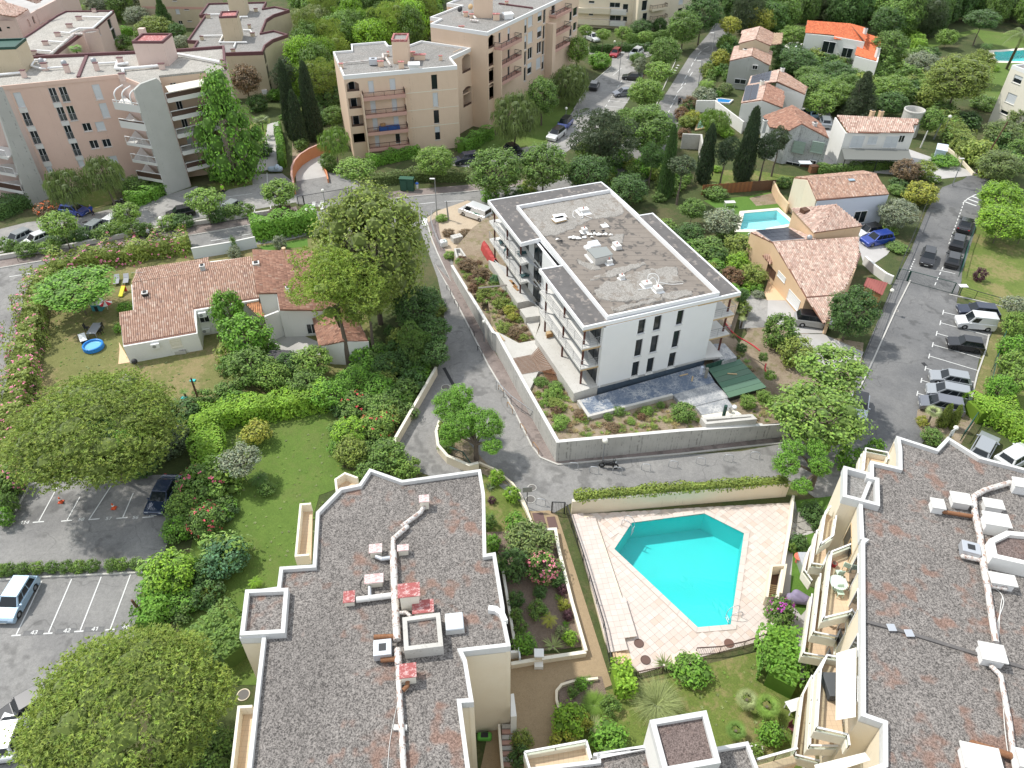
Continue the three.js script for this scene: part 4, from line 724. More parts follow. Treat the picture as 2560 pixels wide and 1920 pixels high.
// rebar mats
const mat=(label,n,m2,y,...ps)=>{const q=ps,o=t_('rebar_mat',label,'rebar',q[0].clone().setY(y));const rods=[];for(let k=0;k<=n;k++)rods.push(rodG(q[0].clone().lerp(q[1],k/n).setY(y+0.02),q[3].clone().lerp(q[2],k/n).setY(y+0.02),0.025,4));for(let k=0;k<=m2;k++)rods.push(rodG(q[0].clone().lerp(q[3],k/m2).setY(y+0.06),q[1].clone().lerp(q[2],k/m2).setY(y+0.06),0.025,4));const b=P_(o,'bars',rods,M.rust);b.userData.kind='stuff';};
mat('flat rusty steel mesh lying beside the site wall',16,14,2.32,...pts(c5,2.35,1115,660,1225,637,1285,738,1172,758));mat('larger rusty steel mesh stacked against the balcony base',14,16,2.45,...pts(c5,2.6,1228,636,1278,580,1392,755,1290,738));
mat('rusty steel mesh hanging over the edge by the green weeds',10,8,2.2,...pts(c5,2.2,1305,745,1385,725,1395,798,1335,805));
// red tarpaulin on a trailer-like pile, green nets, sacks, pipes
const rp=pts(sE,2.6,620,30,735,15,905,295,800,310),red=t_('tarpaulin','red tarpaulin over a long pile beside the unfinished block','tarpaulin',rp[0].clone().setY(1.2));P_(red,'sheet',(()=>{const l=[],n=8;for(let k=0;k<n;k++){const f=(a,u,v,h)=>{const p=rp[0].clone().lerp(rp[1],u).lerp(rp[3].clone().lerp(rp[2],u),v);return v_(p.x,h,p.z);};const prof=[[0,1.4],[0.2,2.3],[0.5,2.7],[0.8,2.4],[1,1.4]];for(let i=0;i<4;i++){const z=(q,kk)=>f(0,q[0],kk/n,q[1]+ 0.1*Math.sin(kk*2.3+q[0]*5));l.push(...quadT(z(prof[i],k),z(prof[i+1],k),z(prof[i+1],k+1),z(prof[i],k+1)));}}return tri(l);})(),f_(0.42,0.055,0.05));
const net=(label,c,y,...xy)=>{const ps=pts(c,y,...xy),o=t_('debris_net',label,'net',ps[0].clone());const l=[],n=ps.length,q=ps.reduce((a,p)=>a.add(p),v_()).multiplyScalar(1/n);ps.forEach((p,i)=>{const b=ps[(i+1)% n];const m=p.clone().lerp(b,0.5);l.push(q.clone().setY(y+0.35),b.clone().setY(y+0.04+r()*0.2),m.clone().setY(y+0.25+r()*0.2),q.clone().setY(y+0.35),m.clone().setY(y+0.25),p.clone().setY(y+0.04+r()*0.2));});P_(o,'cloth',tri(l),f_(0.02,0.07,0.075));};
net('dark green net draped on the first floor edge of the left balcony',sE,F1+0.4,1000,90,1040,85,1130,240,1060,180,970,225);net('dark green net bunched on the second floor of the left balcony',sE,F2,1150,200,1290,185,1340,230,1210,265);net('dark green net in a small heap at the far end of the left balcony',sE,F1,890,20,950,10,980,95,920,90);net('dark net heap on the lower left balcony',sE,F1,1200,540,1390,535,1370,580,1250,595);
const tube=(label,name,cat,mat,rr,ps)=>{const o=t_(name,label,cat,ps[0].clone());P_(o,name==='hose'?'tube':'pipe',ps.length>2?tubeG(ps,rr,24,6):rodG(ps[0],ps[1],rr,12),mat);return o;};
tube('long red hose curving over the soil right of the unfinished block','hose','hose',f_(0.5,0.035,0.045),0.085,pts(sD,SOIL+0.12,1310,1030,1400,1150,1520,1250,1650,1320,1760,1390,1840,1455));
tube('short red hose loop in the soil by the green platform','hose','hose',f_(0.5,0.035,0.045),0.085,pts(sF,SOIL+0.1,1935,305,1920,380,1945,440,2010,495));
const g1=G(sF(1285,1095),TS);tube('upright dark green pipe behind the planter','pipe','pipe',M.greenMetal,0.17,[g1,g1.clone().setY(TS+1.25)]);
const g2=G(sF(1005,515),TS);tube('upright grey pipe at the corner of the green platform','pipe','pipe',f_(0.25,0.24,0.21),0.16,[g2,g2.clone().setY(TS+1.25)]);
const g3=G(sF(935,455),TS);tube('white and blue gas bottle beside the green platform','gas_bottle','gas bottle',f_(0.55,0.6,0.7),0.15,[g3,g3.clone().setY(TS+0.9)]);
{const q=G(sF(1385,1035),TS),o=t_('bucket','grey bucket beside the upright green pipe','bucket',q);P_(o,'tub',new THREE.LatheGeometry([[0.02,0],[0.17,0],[0.21,0.36],[0.19,0.36],[0.15,0.03],[0.02,0.03]].map(([a,b])=>new V2(a,b)),14),M.concrete,true);const q2=G(sF(1450,985),TS),o2=t_('sack','white sack next to the bucket on the pale slab','sack',q2);P_(o2,'bag',T(new THREE.SphereGeometry(0.24,10,8),0,0.16,0,0,0,0,v_(1,0.75,1.2)),M.white,true);}
const plank=(label,a,b,y,w=0.14,m2=M.woodPale)=>{const o=t_('plank',label,'plank',a.clone().setY(y));P_(o,'board',beamG(a.clone().setY(y+0.04),b.clone().setY(y+0.04),w,0.05),m2);};
plank('pale plank lying across the green platform',...pts(sF,2.66,1345,455,1490,465),2.64);plank('two toned plank by the black base wall',...pts(sF,TS,610,495,735,462),TS);plank('short board on the blue slab under the gas bottle',...pts(sF,TS,810,500,795,575),TS);plank('grey scaffold plank bridging to the lower balcony',...pts(sE,3.25,590,735,1025,692),3.2,0.3,M.woodGrey);plank('long timber leaning inside the site wall bend',...pts(sE,2.4,810,1335,990,1545),2.35);
[[1075,610,'first'],[1110,650,'second'],[1130,700,'third']].forEach(([x,y,k])=>plank(k+' timber of the stack on the lower left balcony, counted from the far end',...pts(sE,F0+0.1,x,y,x+70,y+70),F0+0.02,0.3,M.wood));
{const q=G(sE(1680,1475),F0),o=t_('pallet_crate','small yellow wooden crate on the ground floor balcony','crate',q);for(let k=0;k<4;k++)P_(o,'slat',b_(0.72,0.1,0.06,0,0.07+k*0.13,0.3,0.4),M.wood,true);P_(o,'box',b_(0.7,0.5,0.5,0,0.27,0,0.4),M.woodPale,true);}
// big white bag, block stack on the sandy yard
{const q=G(m6(1075,650),0.05),o=t_('builders_bag','white bulk bag full of rubble on the sandy yard','bag',q);P_(o,'sack',T(new RB(1,0.95,1,4,0.25),0,0.47,0,0.4),M.white,true);P_(o,'filling',T(new THREE.SphereGeometry(0.36,10,6),0,0.86,0,0,0,0,v_(1,0.35,1)),M.slabGrey,true);P_(o,'strap',T(new THREE.TorusGeometry(0.2,0.03,5,12),0.3,1.0,0.3),f_(0.05,0.3,0.2),true);}
{const q=G(m6(1165,615),0.05),o=t_('block_stack','stack of grey concrete blocks beside the white bulk bag','block stack',q,undefined,0.5);for(let k=0;k<4;k++)for(let i=0;i<3;i++)for(let j=0;j<2;j++)P_(o,'block',r_(0.48,0.2,0.5,0.015,(i-1)*0.5,0.11+k*0.21,(j-0.5)*0.52,(r()- 0.5)*0.05,1),M.concrete,true);}
}
// ---------------------------------------------------------------- apartment blocks beyond the road
function loggiaBacks(t,pl,c,list,mat){for(const[x0,y0,x1,y1]of list){const h=opening(pl,c(x0,y0),c(x1,y1));P_(t,'loggia',[pbox(pl,h.u0-0.2,h.u1+0.2,h.y0-0.2,h.y1+0.3,-1.7,-1.6),pbox(pl,h.u0-0.2,h.u1+0.2,h.y0-0.9,h.y0-0.75,-1.6,-0.3)],mat);const g=new THREE.Group();g.name='door';g.position.copy(pl.pos((h.u0+h.u1)/ 2,h.y0,0)).sub(o_(t));t.add(g);const w=(h.u1-h.u0)*0.22,m=(h.u0+h.u1)/ 2;P_(g,'pane',pbox(pl,m-w,m+w,h.y0-0.7,h.y1-0.3,-1.59,-1.56),M.glass);P_(g,'frame',[pbox(pl,m-w-0.08,m-w,h.y0-0.7,h.y1-0.25,-1.6,-1.54),pbox(pl,m+w,m+w+0.08,h.y0-0.7,h.y1-0.25,-1.6,-1.54)],M.white);P_(t,'railing',[pbox(pl,h.u0,h.u1,h.y0+0.28,h.y0+0.34,-0.12,-0.06),pbox(pl,h.u0,h.u1,h.y0,h.y0+0.28,-0.1,-0.08)],M.brownRail);}}
function balconyRow(t,pl,u0,u1,y,depth,mat,o={}){
P_(t,'balcony',[pbox(pl,u0,u1,y-0.2,y,0.002,depth-0.1),pbox(pl,u0,u1,y-0.25,y +(o.up??0.3),depth-0.1,depth),pbox(pl,u0,u0+0.1,y-0.25,y +(o.up??0.3),0.002,depth-0.1),pbox(pl,u1-0.1,u1,y-0.25,y +(o.up??0.3),0.002,depth-0.1)],mat);
const P=(u,d)=>pl.pos(u,0,d);railing(t,[P(u0+0.05,0.1),P(u0+0.05,depth-0.05),P(u1-0.05,depth-0.05),P(u1-0.05,0.1)],y +(o.up??0.3),1.05 -(o.up??0.3),{mat:o.rail||M.brownRail,railMat:o.railMat||o.rail||M.brownRail,fill:o.fill||'bars',fillMat:o.fillMat,gap:1.6,top:0.06});
}
const roofBits=(t,c,h0,list,body,cap)=>{for(const[x,y,w,d,h]of list){const m=mpp(c(x,y),h0)*(c(1,0)[0]- c(0,0)[0]);ventBox(t,c(x,y),h0,w*m,d*m,h,0.1,body,cap,0.1);}};
function towerBox(t,c,h0,x0,y0,x1,y1,depth,h,mat,roofMat,capMat){const a=G(c(x0,y0),h0),b=G(c(x1,y1),h0),u=dirXZ(a,b);let n=v_(u.z,0,-u.x);if(n.z>0)n.negate();const ps=[a,b,b.clone().addScaledVector(n,depth),a.clone().addScaledVector(n,depth)];P_(t,'roof_tower',p_(ps,h0-0.2,h0+h),mat);P_(t,'tower_cap',p_(i_(ps,-0.02),h0+h,h0+h+0.35,[i_(ps,0.25)]),capMat);P_(t,'tower_roof',s_(i_(ps,0.2),h0+h+0.1),roofMat);return ps;}
{
const H=15.9,t=t_('apartment_building','six storey pink apartment block with grey fin walls and white balconies, upper left','apartment building',G(O(300,420),0));
const A=G(gC(110,825),H),B=G(gC(1800,655),H),d=dirXZ(A,B),far=A.clone().addScaledVector(d,-30);
const p2=G([352,210],H),p3=G([402.8,205.1],H),p4=G([396,187],H),p5=G([513,175],H),p6=G([515,184],H),p7=G([563,171],H),p8=G([559,119],H),p9=G([454,127],H),p10=G([115,143],H),p11=p10.clone().addScaledVector(d,-40);
const loop=[far,A,B,p2,p3,p4,p5,p6,p7,p8,p9,p10,p11];
P_(t,'roof',p_(loop,H-0.4,H-0.12,[],true),M.gravelPale);
P_(t,'parapet',w_([p7,p8,p9,p10,p11],0.35,H-0.3,H+0.3,0),M.burgundy);
P_(t,'parapet',w_([far,A,B,p2],0.2,H-0.5,H+0.05,0),M.pink);
P_(t,'roof_joint',w_(pts(gC,H,1200,690,1330,365),0.45,H-0.12,H+0.1),M.burgundy);
const pl=facade(t,A,B,0,H-0.45,M.pink,[
['s1',gC(190,935),gC(405,1158)],['r2',gC(318,1238),gC(520,1442)],['r2',gC(440,1518),k1(530,150)],['r2',k1(465,208),k1(630,372)],['s1',k1(565,428),k1(680,515)],
['r2',gC(728,865),gC(928,1080)],['r2',gC(885,850),gC(1090,1070)],['r2',gC(848,1150),gC(1048,1365)],['r2',gC(1003,1142),gC(1200,1355)],['r2',gC(960,1432),gC(1155,1642)],['r2',k1(880,140),k1(1035,297)],['s1',k1(965,352),k1(1072,432)],
['s1',gC(1400,812),gC(1598,1032)],['s1',gC(1508,1100),gC(1702,1312)],['s1',gC(1450,1388),gC(1635,1508)],['w2',gC(1248,1408),gC(1425,1517)],['w2',k1(1112,112),k1(1256,202)],['w2',k1(1272,97),k1(1412,183)],['s1',k1(1352,308),k1(1492,388)],['s1',k1(1478,513),k1(1578,600)]]);
for(const[c,x0,y0,x1,y1]of[[gC,285,1172,440,1232],[gC,410,1455,565,1515],[k1,440,165,560,205],[k1,540,385,660,425],[gC,812,1095,960,1150],[gC,932,1378,1080,1430],[k1,850,95,975,135],[k1,945,312,1060,348]]){const h=opening(pl,c(x0,y0),c(x1,y1));P_(t,'spandrel',pbox(pl,h.u0,h.u1,h.y0,h.y1,0.002,0.06),M.oW);}
walls(t,loop,0,H-0.4,M.pinkPale,[1,5]);
// fin walls
const fin=(a,b,tops,label)=>{const q=plane(a,b),tp=tops.map((p)=>q.at(p));P_(t,'fin_wall',panel(q,0,H,[],0.45,tp.sort((u,v)=>u[0]- v[0])),M.greyRender);return q;};
const f1=fin(G([418,488]),G([477,466.2]),[gD(525,545),gD(690,430),gD(930,343),gD(1000,400)]);
const f2=fin(G(k1(375,940)),G(k1(625,830)),[gC(-140,860),gC(0,842),gC(110,825),gC(125,830)]);
// recessed balconies right of the fin
const R=G([477,466.2]),pr=facade(t,p4,p5,0,H-0.42,M.peach,[['g2',gD(1130,418),gD(1265,552)],['h1',gD(1478,392),gD(1590,515)],['g2',gD(1215,700),gD(1350,832)],['g2',gD(1298,975),gD(1430,1106)],['s1',gD(1378,1240),gD(1500,1360)]]);
const F=plane(p3,p6),st=H/6;
for(let k=1;k<6;k++){const y=k*st;P_(t,'balcony',[p_([p3,p6,p5,p4],y-0.2,y,[],true),pbox(F,0.1,F.L,y-0.35,y+0.25,0.002,0.1)],M.oW);railing(t,[F.pos(0.1,0,0.05),F.pos(F.L,0,0.05)],y+0.25,0.8,{mat:M.white,fill:k>3||k===1?'solid':'bars',fillMat:k>3||k===1?M.brownRail:M.gM,gap:2.2,top:0.07});}
P_(t,'awning',(()=>{const a=F.pos(0.6,H-1.0,-1.2),b=F.pos(F.L-0.4,H-1.0,-1.2),c=F.pos(F.L-0.4,H-1.5,0.3),e=F.pos(0.6,H-1.5,0.3);return tri([...quadT(a,b,c,e),...quadT(...[e,c,b,a].map((v)=>v.clone().add(v_(0,-0.04,0))))]);})(),M.awning);
P_(t,'entrance_post',[p_([F.pos(F.L*0.78,0,-0.2),F.pos(F.L*0.8,0,-0.2),F.pos(F.L*0.8,0,0.1),F.pos(F.L*0.78,0,0.1)],0,st-0.3)],M.pinkPale);
// slanting balconies left of the fin
const finL=G([418,488]),yq=f1.at([352,316])[1],QL=G([299,303],yq),tri3=[B,QL,finL].map((p)=>v_(p.x,0,p.z)),S=plane(QL,finL);
for(let k=1;k<6;k++){const y=k*st-0.3;P_(t,'balcony',[p_(tri3,y-0.2,y,[],true),pbox(S,0,S.L,y-0.3,y +(k>3?0.75:0.15),0.002,0.1)],M.oW);railing(t,[S.pos(0.03,0,0.05),S.pos(S.L,0,0.05)],y+0.15,0.9,{mat:M.white,fill:k===1||k===4?'solid':'bars',fillMat:k===1||k===4?M.brownRail:M.gM,gap:1.5,top:0.07});}
for(const f of[0.15,0.45,0.75])P_(t,'pergola_bar',tubeG([S.pos(S.L*f,H-2.6,0),S.pos(S.L*f,H-1.0,0),S.pos(S.L*f,H-0.6,-0.5),S.pos(S.L*f,H-0.4,-2.0)],0.1,16,6),M.white);
// balconies at the left frame edge
const L0=G(k1(375,940)),dS=dirXZ(QL,finL),LQ=L0.clone().addScaledVector(dS,-S.L*1.1),S2=plane(LQ,L0),back=dirXZ(L0,G(k1(625,830)));
for(let k=1;k<4;k++){const y=k*st-0.3,q=[LQ,L0,L0.clone().add(v_(0,0,-3)),LQ.clone().add(v_(0,0,-3))];P_(t,'balcony',[p_(q,y-0.2,y,[],true),pbox(S2,0,S2.L,y-0.3,y+0.15,0.002,0.1)],M.oW);railing(t,[S2.pos(0.03,0,0.05),S2.pos(S2.L,0,0.05)],y+0.15,0.9,{mat:M.white,fill:k===1?'solid':'bars',fillMat:k===1?M.brownRail:M.gM,gap:1.5,top:0.07});}
// roof furniture
const h0=H-0.12;towerBox(t,gF,h0,236,812,606,812,4.2,3.2,M.pinkPale,M.redCap,M.burgundy);towerBox(t,gC,h0,-420,660,390,628,4.5,3.3,M.beige,M.greenMesh,M.greenMetal);
P_(t,'chimney',b_(0.9,3.6,0.9,G(gF(205,700),h0).x+1,h0+1.8,G(gF(205,700),h0).z-2.2),M.pinkPale);
roofBits(t,gC,h0,[[660,470,95,60,1.1],[1000,495,85,60,1.2],[1455,465,75,55,1.2],[1830,385,90,55,1.2],[1860,630,95,60,1.1],[335,580,75,60,1.1]],M.pinkPale,M.burgundy);roofBits(t,gD,h0,[[995,110,95,55,0.9],[1940,55,75,55,1.0]],M.pinkPale,M.burgundy);
for(const[c,x,y]of[[gC,610,420],[gC,960,450],[gC,1418,415]]){const q=G(c(x,y),h0+1.4),g=new THREE.Group();g.name='satellite_dish';g.position.set(q.x,h0,q.z).sub(o_(t));t.add(g);P_(g,'bowl',T(new THREE.SphereGeometry(0.6,14,6,0,TAU,0,0.75),0,1.0,-0.25,0.4,1.0),M.gM,true);P_(g,'mast',c_(0.04,0.04,1.3,6,0,0.65,0),M.gM,true);}
duct(t,M.white,0.22,h0+0.35,gD,340,70,300,190,430,195,970,150);duct(t,M.white,0.22,h0+0.35,gD,350,130,500,110);duct(t,M.white,0.2,h0+0.35,gD,410,190,420,250);duct(t,M.white,0.2,h0+0.4,gF,595,680,720,665,1230,760);duct(t,M.white,0.13,h0+0.35,gD,20,115,330,95);duct(t,M.white,0.15,h0+0.35,gC,430,430,700,425,680,450);duct(t,M.white,0.14,h0+0.35,gC,530,430,480,520,630,560,980,535);duct(t,M.white,0.17,h0+0.35,gC,-60,660,310,625);
}
{
const H=13.6,t=t_('apartment_building','five storey peach block with pink fronted balconies and arched loggias, top centre','apartment building',G(c2(450,1000),0));
const A=G([858.2,189],H),B=G([1143,163.8],H),C=G([1126,142.7],H),D=G([1178,119],H);
const loop=[A,B,C,D,...pts(gA,H,1430,130,1225,205,930,205,880,140,350,182,362,278,75,300)];
flatRoof(t,loop,H,M.gravelGrey,M.white,0.25,0.32);walls(t,loop,0,H-0.62,M.peach,[0,2]);
const pl=facade(t,A,B,0,H-0.62,M.peach,[['a',gA(268,768),gA(485,905)],['o',gA(302,1022),gA(520,1168)],['o',gA(340,1295),gA(555,1440)],['o',gA(382,1568),gA(578,1690)],
['s1',gA(610,755),gA(715,928)],['s1',gA(940,720),gA(1045,885)],['s1',gA(645,1060),gA(745,1230)],['s1',gA(975,1030),gA(1070,1200)],['s1',gA(680,1330),gA(775,1492)],['s1',gA(1005,1300),gA(1095,1445)],['s1',gA(715,1595),gA(800,1745)],['d1',gA(1030,1565),gA(1120,1710)],
['w1',gA(1583,660),gA(1685,875),M.dark],['s1',gA(1605,935),gA(1697,1140),M.dark],['w1',gA(1620,1205),gA(1712,1398),M.dark],['h1',gA(1638,1455),gA(1727,1650),M.dark]]);
loggiaBacks(t,pl,gA,[[268,768,485,905],[302,1022,520,1168],[340,1295,555,1440]],M.peach);
const p2=plane(A.clone().addScaledVector(pl.n,1.3),B.clone().addScaledVector(pl.n,1.3)),u0=p2.at(gA(540,990))[0],u1=p2.at(gA(1190,950))[0];
for(const y of[1030,1300,1570])balconyRow(t,pl,u0,u1,p2.at(gA(900,y-20))[1],1.3,M.salmon);balconyRow(t,pl,u0,u1,p2.at(c2(320,955))[1],1.3,M.salmon);
P_(t,'balcony_wall',pbox(pl,u0-0.25,u0-0.01,0,H-2.9,0.002,1.35),M.peach);P_(t,'balcony_wall',pbox(pl,u1+0.01,u1+0.25,0,H-2.6,0.002,0.5),M.peach);
for(const[x0,y0,x1,y1]of[[1190,945,1980,880],[1215,1215,2005,1140],[1260,1475,2010,1395]]){const a=pl.at(gA(x0,y0)),b=pl.at(gA(x1,y1));P_(t,'string_course',pbox(pl,a[0],Math.min(b[0],pl.L-0.02),a[1]- 0.05,a[1]+ 0.05,0.002,0.02),M.cP);}
const arch=[[580,850,720,1075],[585,1112,726,1340],[597,1362,736,1590]],pc=facade(t,C,D,0,H-0.62,M.peach,arch.map((q)=>['a',gB(q[0],q[1]),gB(q[2],q[3])]));loggiaBacks(t,pc,gB,arch,M.peach);
const h0=H-0.32;towerBox(t,gA,h0,1005,490,1242,490,3.6,3.4,M.peach,M.gravelGrey,M.redCap);
roofBits(t,gA,h0,[[805,440,100,60,0.9],[1120,450,95,60,1.1],[1405,338,200,70,0.9],[1295,300,95,60,0.8],[1728,358,62,40,0.8],[195,478,75,50,0.8],[920,295,40,40,0.8]],M.peach,M.redCap);ventBox(t,gA(1318,478),h0,1.9,1.7,1.0,0.1,M.white,M.white,0.3);
acUnit(t,gA(690,405),h0,1.3,1.2,1.0,0.1);duct(t,M.pW,0.13,h0+0.3,gA,240,475,620,440);duct(t,M.pW,0.2,h0+0.4,gA,740,410,850,400,845,345,930,340);duct(t,M.pW,0.18,h0+0.3,gA,890,400,960,510);
{const bx=pl.pos(lerp(u0,u1,0.55),p2.at(gA(900,1550))[1],0.7);const o=t_('covered_furniture','blue tarpaulin covering furniture on a balcony of the peach block','covered furniture',bx);P_(o,'cover',r_(3.4,0.9,0.8,0.15,0,0.45,0,yaw(A,B)),f_(0.02,0.1,0.36),true);P_(o,'box',r_(0.8,0.4,0.5,0.05,-1,1.05,0,yaw(A,B)),M.wood,true);}
}
{
const H=16.5,t=t_('apartment_building','taller peach block behind, with projecting balconies above the tree-lined car park','apartment building',G(c2(1200,700),0));
const A=G([1218.7,80.6],H),B=G([1449,-27],H),n0=dirXZ(A,B);
const loop=[A,B,...pts(gB,H,1500,-420,470,0,345,48,580,78,510,97,90,260,255,285,95,362)];
flatRoof(t,loop,H,M.gravelGrey,M.white,0.25,0.3);walls(t,loop,0,H-0.6,M.peach,[0]);
const ar=[[985,555,1082,715],[990,825,1083,985],[995,1065,1086,1240],[1000,1305,1088,1490]];
const pl=facade(t,A,B,0,H-0.6,M.peach,[...ar.map((q,i)=>[i?'o':'a',gB(q[0],q[1]),gB(q[2],q[3])]),['d1',gB(1145,510),gB(1182,655)],['h1',gB(1285,435),gB(1322,625)],['d1',gB(1285,770),gB(1322,900)],['d1',gB(1285,1030),gB(1318,1160)],
['h1',gB(1545,300),gB(1580,505)],['s1',gB(1600,255),gB(1668,388)],['h1',gB(1545,555),gB(1577,755)],['s1',gB(1597,505),gB(1667,640)],['w1',gB(1540,800),gB(1572,995)],['w2',gB(1595,750),gB(1662,888)],['w1',gB(1535,1045),gB(1567,1235)],['h1',gB(1590,985),gB(1654,1115)],
['h1',gB(1750,180),gB(1813,312)],['w1',gB(1835,150),gB(1867,350)],['h1',gB(1742,425),gB(1807,560)],['w1',gB(1828,400),gB(1857,592)],['w2',gB(1735,665),gB(1802,798)],['w1',gB(1815,640),gB(1847,832)],['s1',gB(1725,905),gB(1792,1032)],['h1',gB(1810,870),gB(1842,1058)],
['w1',gB(1960,80),gB(2015,205)],['w1',c2(1478,60),c2(1492,130)],['w1',c2(1500,55),c2(1525,95)],['w1',c2(1478,170),c2(1490,230)],['w1',c2(1500,150),c2(1520,190)]]);
loggiaBacks(t,pl,gB,ar,M.peach);
const p2=plane(A.clone().addScaledVector(pl.n,1.5),B.clone().addScaledVector(pl.n,1.5)),u0=p2.at(gB(1190,700))[0],u1=p2.at(gB(1505,560))[0],v0=p2.at(c2(1382,330))[0],v1=p2.at(c2(1478,280))[0];
for(const y of[765,1030,1290]){const yy=p2.at(gB(1230,y-15))[1];balconyRow(t,pl,u0,u1,yy,1.5,M.salmon,{rail:M.darkMetal});}
for(const y of[115,230,330]){const yy=p2.at(c2(1390,y-2))[1];balconyRow(t,pl,v0,v1,yy,1.5,M.salmon,{rail:M.darkMetal});}
for(const w of[[u0-0.3,u0],[v0-1.3,v0]])P_(t,'balcony_wall',pbox(pl,w[0],w[1]- 0.01,0,H-3.2,0.002,1.6),M.peach);
const h0=H-0.3;towerBox(t,gB,h0,765,275,1040,280,3.5,4,M.peach,M.gravelGrey,M.redCap);roofBits(t,gB,h0,[[1110,205,110,80,1.1],[640,180,80,60,0.8],[730,210,70,50,0.7],[575,395,95,40,0.4],[1270,15,60,40,0.7]],M.peach,M.redCap);ventBox(t,gB(1285,200),h0,1.9,1.6,0.9,0.3,M.white,M.white,0.25);
duct(t,M.pW,0.2,h0+0.3,gB,615,215,760,245,800,290);duct(t,M.pW,0.2,h0+0.3,gB,720,310,840,325);P_(t,'roof_joint',w_(pts(gB,h0,1150,65,1670,135),0.35,h0-0.05,h0+0.25),M.burgundy);
for(const[x,y,m]of[[572,140,M.dark],[735,105,M.woodPale]]){const q=G(gB(x,y),h0+0.9),g=new THREE.Group();g.name='satellite_dish';g.position.set(q.x,h0,q.z).sub(o_(t));t.add(g);P_(g,'bowl',T(new THREE.SphereGeometry(0.75,14,6,0,TAU,0,0.75),0,0.7,-0.3,-0.5,1.1),m,true);P_(g,'mast',c_(0.04,0.04,1.2,6,0,0.6,0),M.gM,true);}
}
{
const H=8.6,t=t_('apartment_building','low beige block with zigzag right side and two roof towers, behind the pink block','apartment building',G(gF(1500,900),0));
const loop=pts(gF,H,1380,645,1752,632,1785,550,1880,482,2062,418,1890,368,1735,398,1800,235,1890,178,2082,116,1902,74,1760,98,1800,18,1078,36,970,182,1050,170,822,492,945,500,880,602,1000,660);
flatRoof(t,loop,H,M.gravelGrey,M.burgundy,0.28,0.35);walls(t,loop,0,H-0.65,M.beige,[0]);
const pl=facade(t,loop[0],loop[1],0,H-0.65,M.beige,[]);
const p1=plane(loop[1],loop[2]);for(const[x,y]of[[1785,640],[1800,700],[1825,800],[1840,870],[1855,1000],[1880,1060]]){const a=p1.at(gF(x,y));P_(t,'window',pbox(p1,0.6,2.2,a[1]- 0.6,a[1]+ 0.6,0.002,0.03),M.glass);}
{const a=pl.at(gF(1800,1125));P_(t,'wall_unit',pbox(pl,pl.L-1.6,pl.L-0.6,a[1]- 0.4,a[1]+ 0.4,0.002,0.4),M.white);}
const h0=H-0.35;towerBox(t,gF,h0,1285,515,1498,505,4,4.3,M.beige,M.redCap,M.burgundy);towerBox(t,gF,h0,1360,195,1560,190,4,4.3,M.beige,M.redCap,M.burgundy);
roofBits(t,gF,h0,[[998,440,45,35,0.8],[1385,600,60,30,0.8],[1625,400,60,30,0.7],[1385,225,40,25,0.7],[1665,100,50,30,0.7],[1075,175,60,30,0.8],[1585,300,40,30,0.8]],M.beige,M.burgundy);
duct(t,M.white,0.15,h0+0.3,gF,1010,440,1265,435,1220,520,1560,520);duct(t,M.white,0.15,h0+0.3,gF,1420,525,1400,580);duct(t,M.white,0.15,h0+0.3,gF,1080,178,1320,172);duct(t,M.white,0.15,h0+0.3,gF,1340,130,1300,205,1570,205);duct(t,M.white,0.15,h0+0.3,gF,1475,210,1460,250);duct(t,M.white,0.15,h0+0.3,gF,1520,370,1600,370,1620,400);
}
{const A=G(gF(330,335),0),B=G(gF(1090,345),0),t=t_('apartment_building','beige building with a thin red band, at the top edge left of centre','apartment building',A),H=11;
const pl=facade(t,A,B,0,H,M.beige,[['s1',gF(675,112),gF(740,172)],['w1',gF(783,108),gF(850,126)],['w2',gF(712,255),gF(776,302)],['w1',gF(822,250),gF(887,267)],['w1',gF(640,2),gF(700,18)]]);
const bk=[A,B,B.clone().add(v_(0,0,-14)),A.clone().add(v_(0,0,-14))];walls(t,bk,0,H,M.beige,[0]);P_(t,'roof',p_(bk,H,H+0.3),M.gravelGrey);
const a=pl.at(gF(380,92)),b=pl.at(gF(1030,78));P_(t,'band',pbox(pl,0,pl.L,a[1]- 0.25,a[1]+ 0.25,0.002,0.04),M.salmon);}
{const H=8.2,t=t_('apartment_building','low pink building with burgundy edged flat roof and a round stair tower, top left','apartment building',G(k6(700,300),0));
const loop=pts(k6,H,250,492,110,412,300,292,520,142,610,98,1062,94,862,268,770,296,480,514);flatRoof(t,loop,H,M.gravelPale,M.burgundy,0.3,0.3);walls(t,loop,0,H-0.6,M.pinkPale,[5]);
facade(t,loop[5],loop[6],0,H-0.6,M.pinkPale,[['w1',k6(993,170),k6(1055,255)],['w1',k6(1035,285),k6(1095,350)],['w1',k6(908,258),k6(945,325)]]);
const q=G(k6(845,287),H+0.8),r=68*0.268*mpp(k6(845,287),H);P_(t,'stair_tower',c_(r,r,H+0.8,28,q.x,(H+0.8)/ 2,q.z,true),M.pinkPale);P_(t,'tower_roof',c_(r-0.05,r-0.05,0.2,28,q.x,H+0.3,q.z),M.gravelGrey);
const h0=H-0.3;roofBits(t,k6,h0,[[730,150,55,30,0.8],[640,220,60,30,0.8],[530,300,55,30,0.8],[415,380,55,30,0.8],[870,80,40,25,0.8],[310,470,55,30,0.8]],M.pinkPale,M.burgundy);
duct(t,M.pW,0.28,h0+0.4,k6,480,500,690,320,775,318);duct(t,M.white,0.2,h0+0.4,k6,660,300,740,265,865,265,1040,112);duct(t,M.white,0.15,h0+0.4,k6,455,385,590,392);duct(t,M.white,0.15,h0+0.4,k6,770,155,980,162);duct(t,M.white,0.15,h0+0.4,k6,560,300,660,308);duct(t,M.white,0.15,h0+0.4,k6,340,470,480,478);}
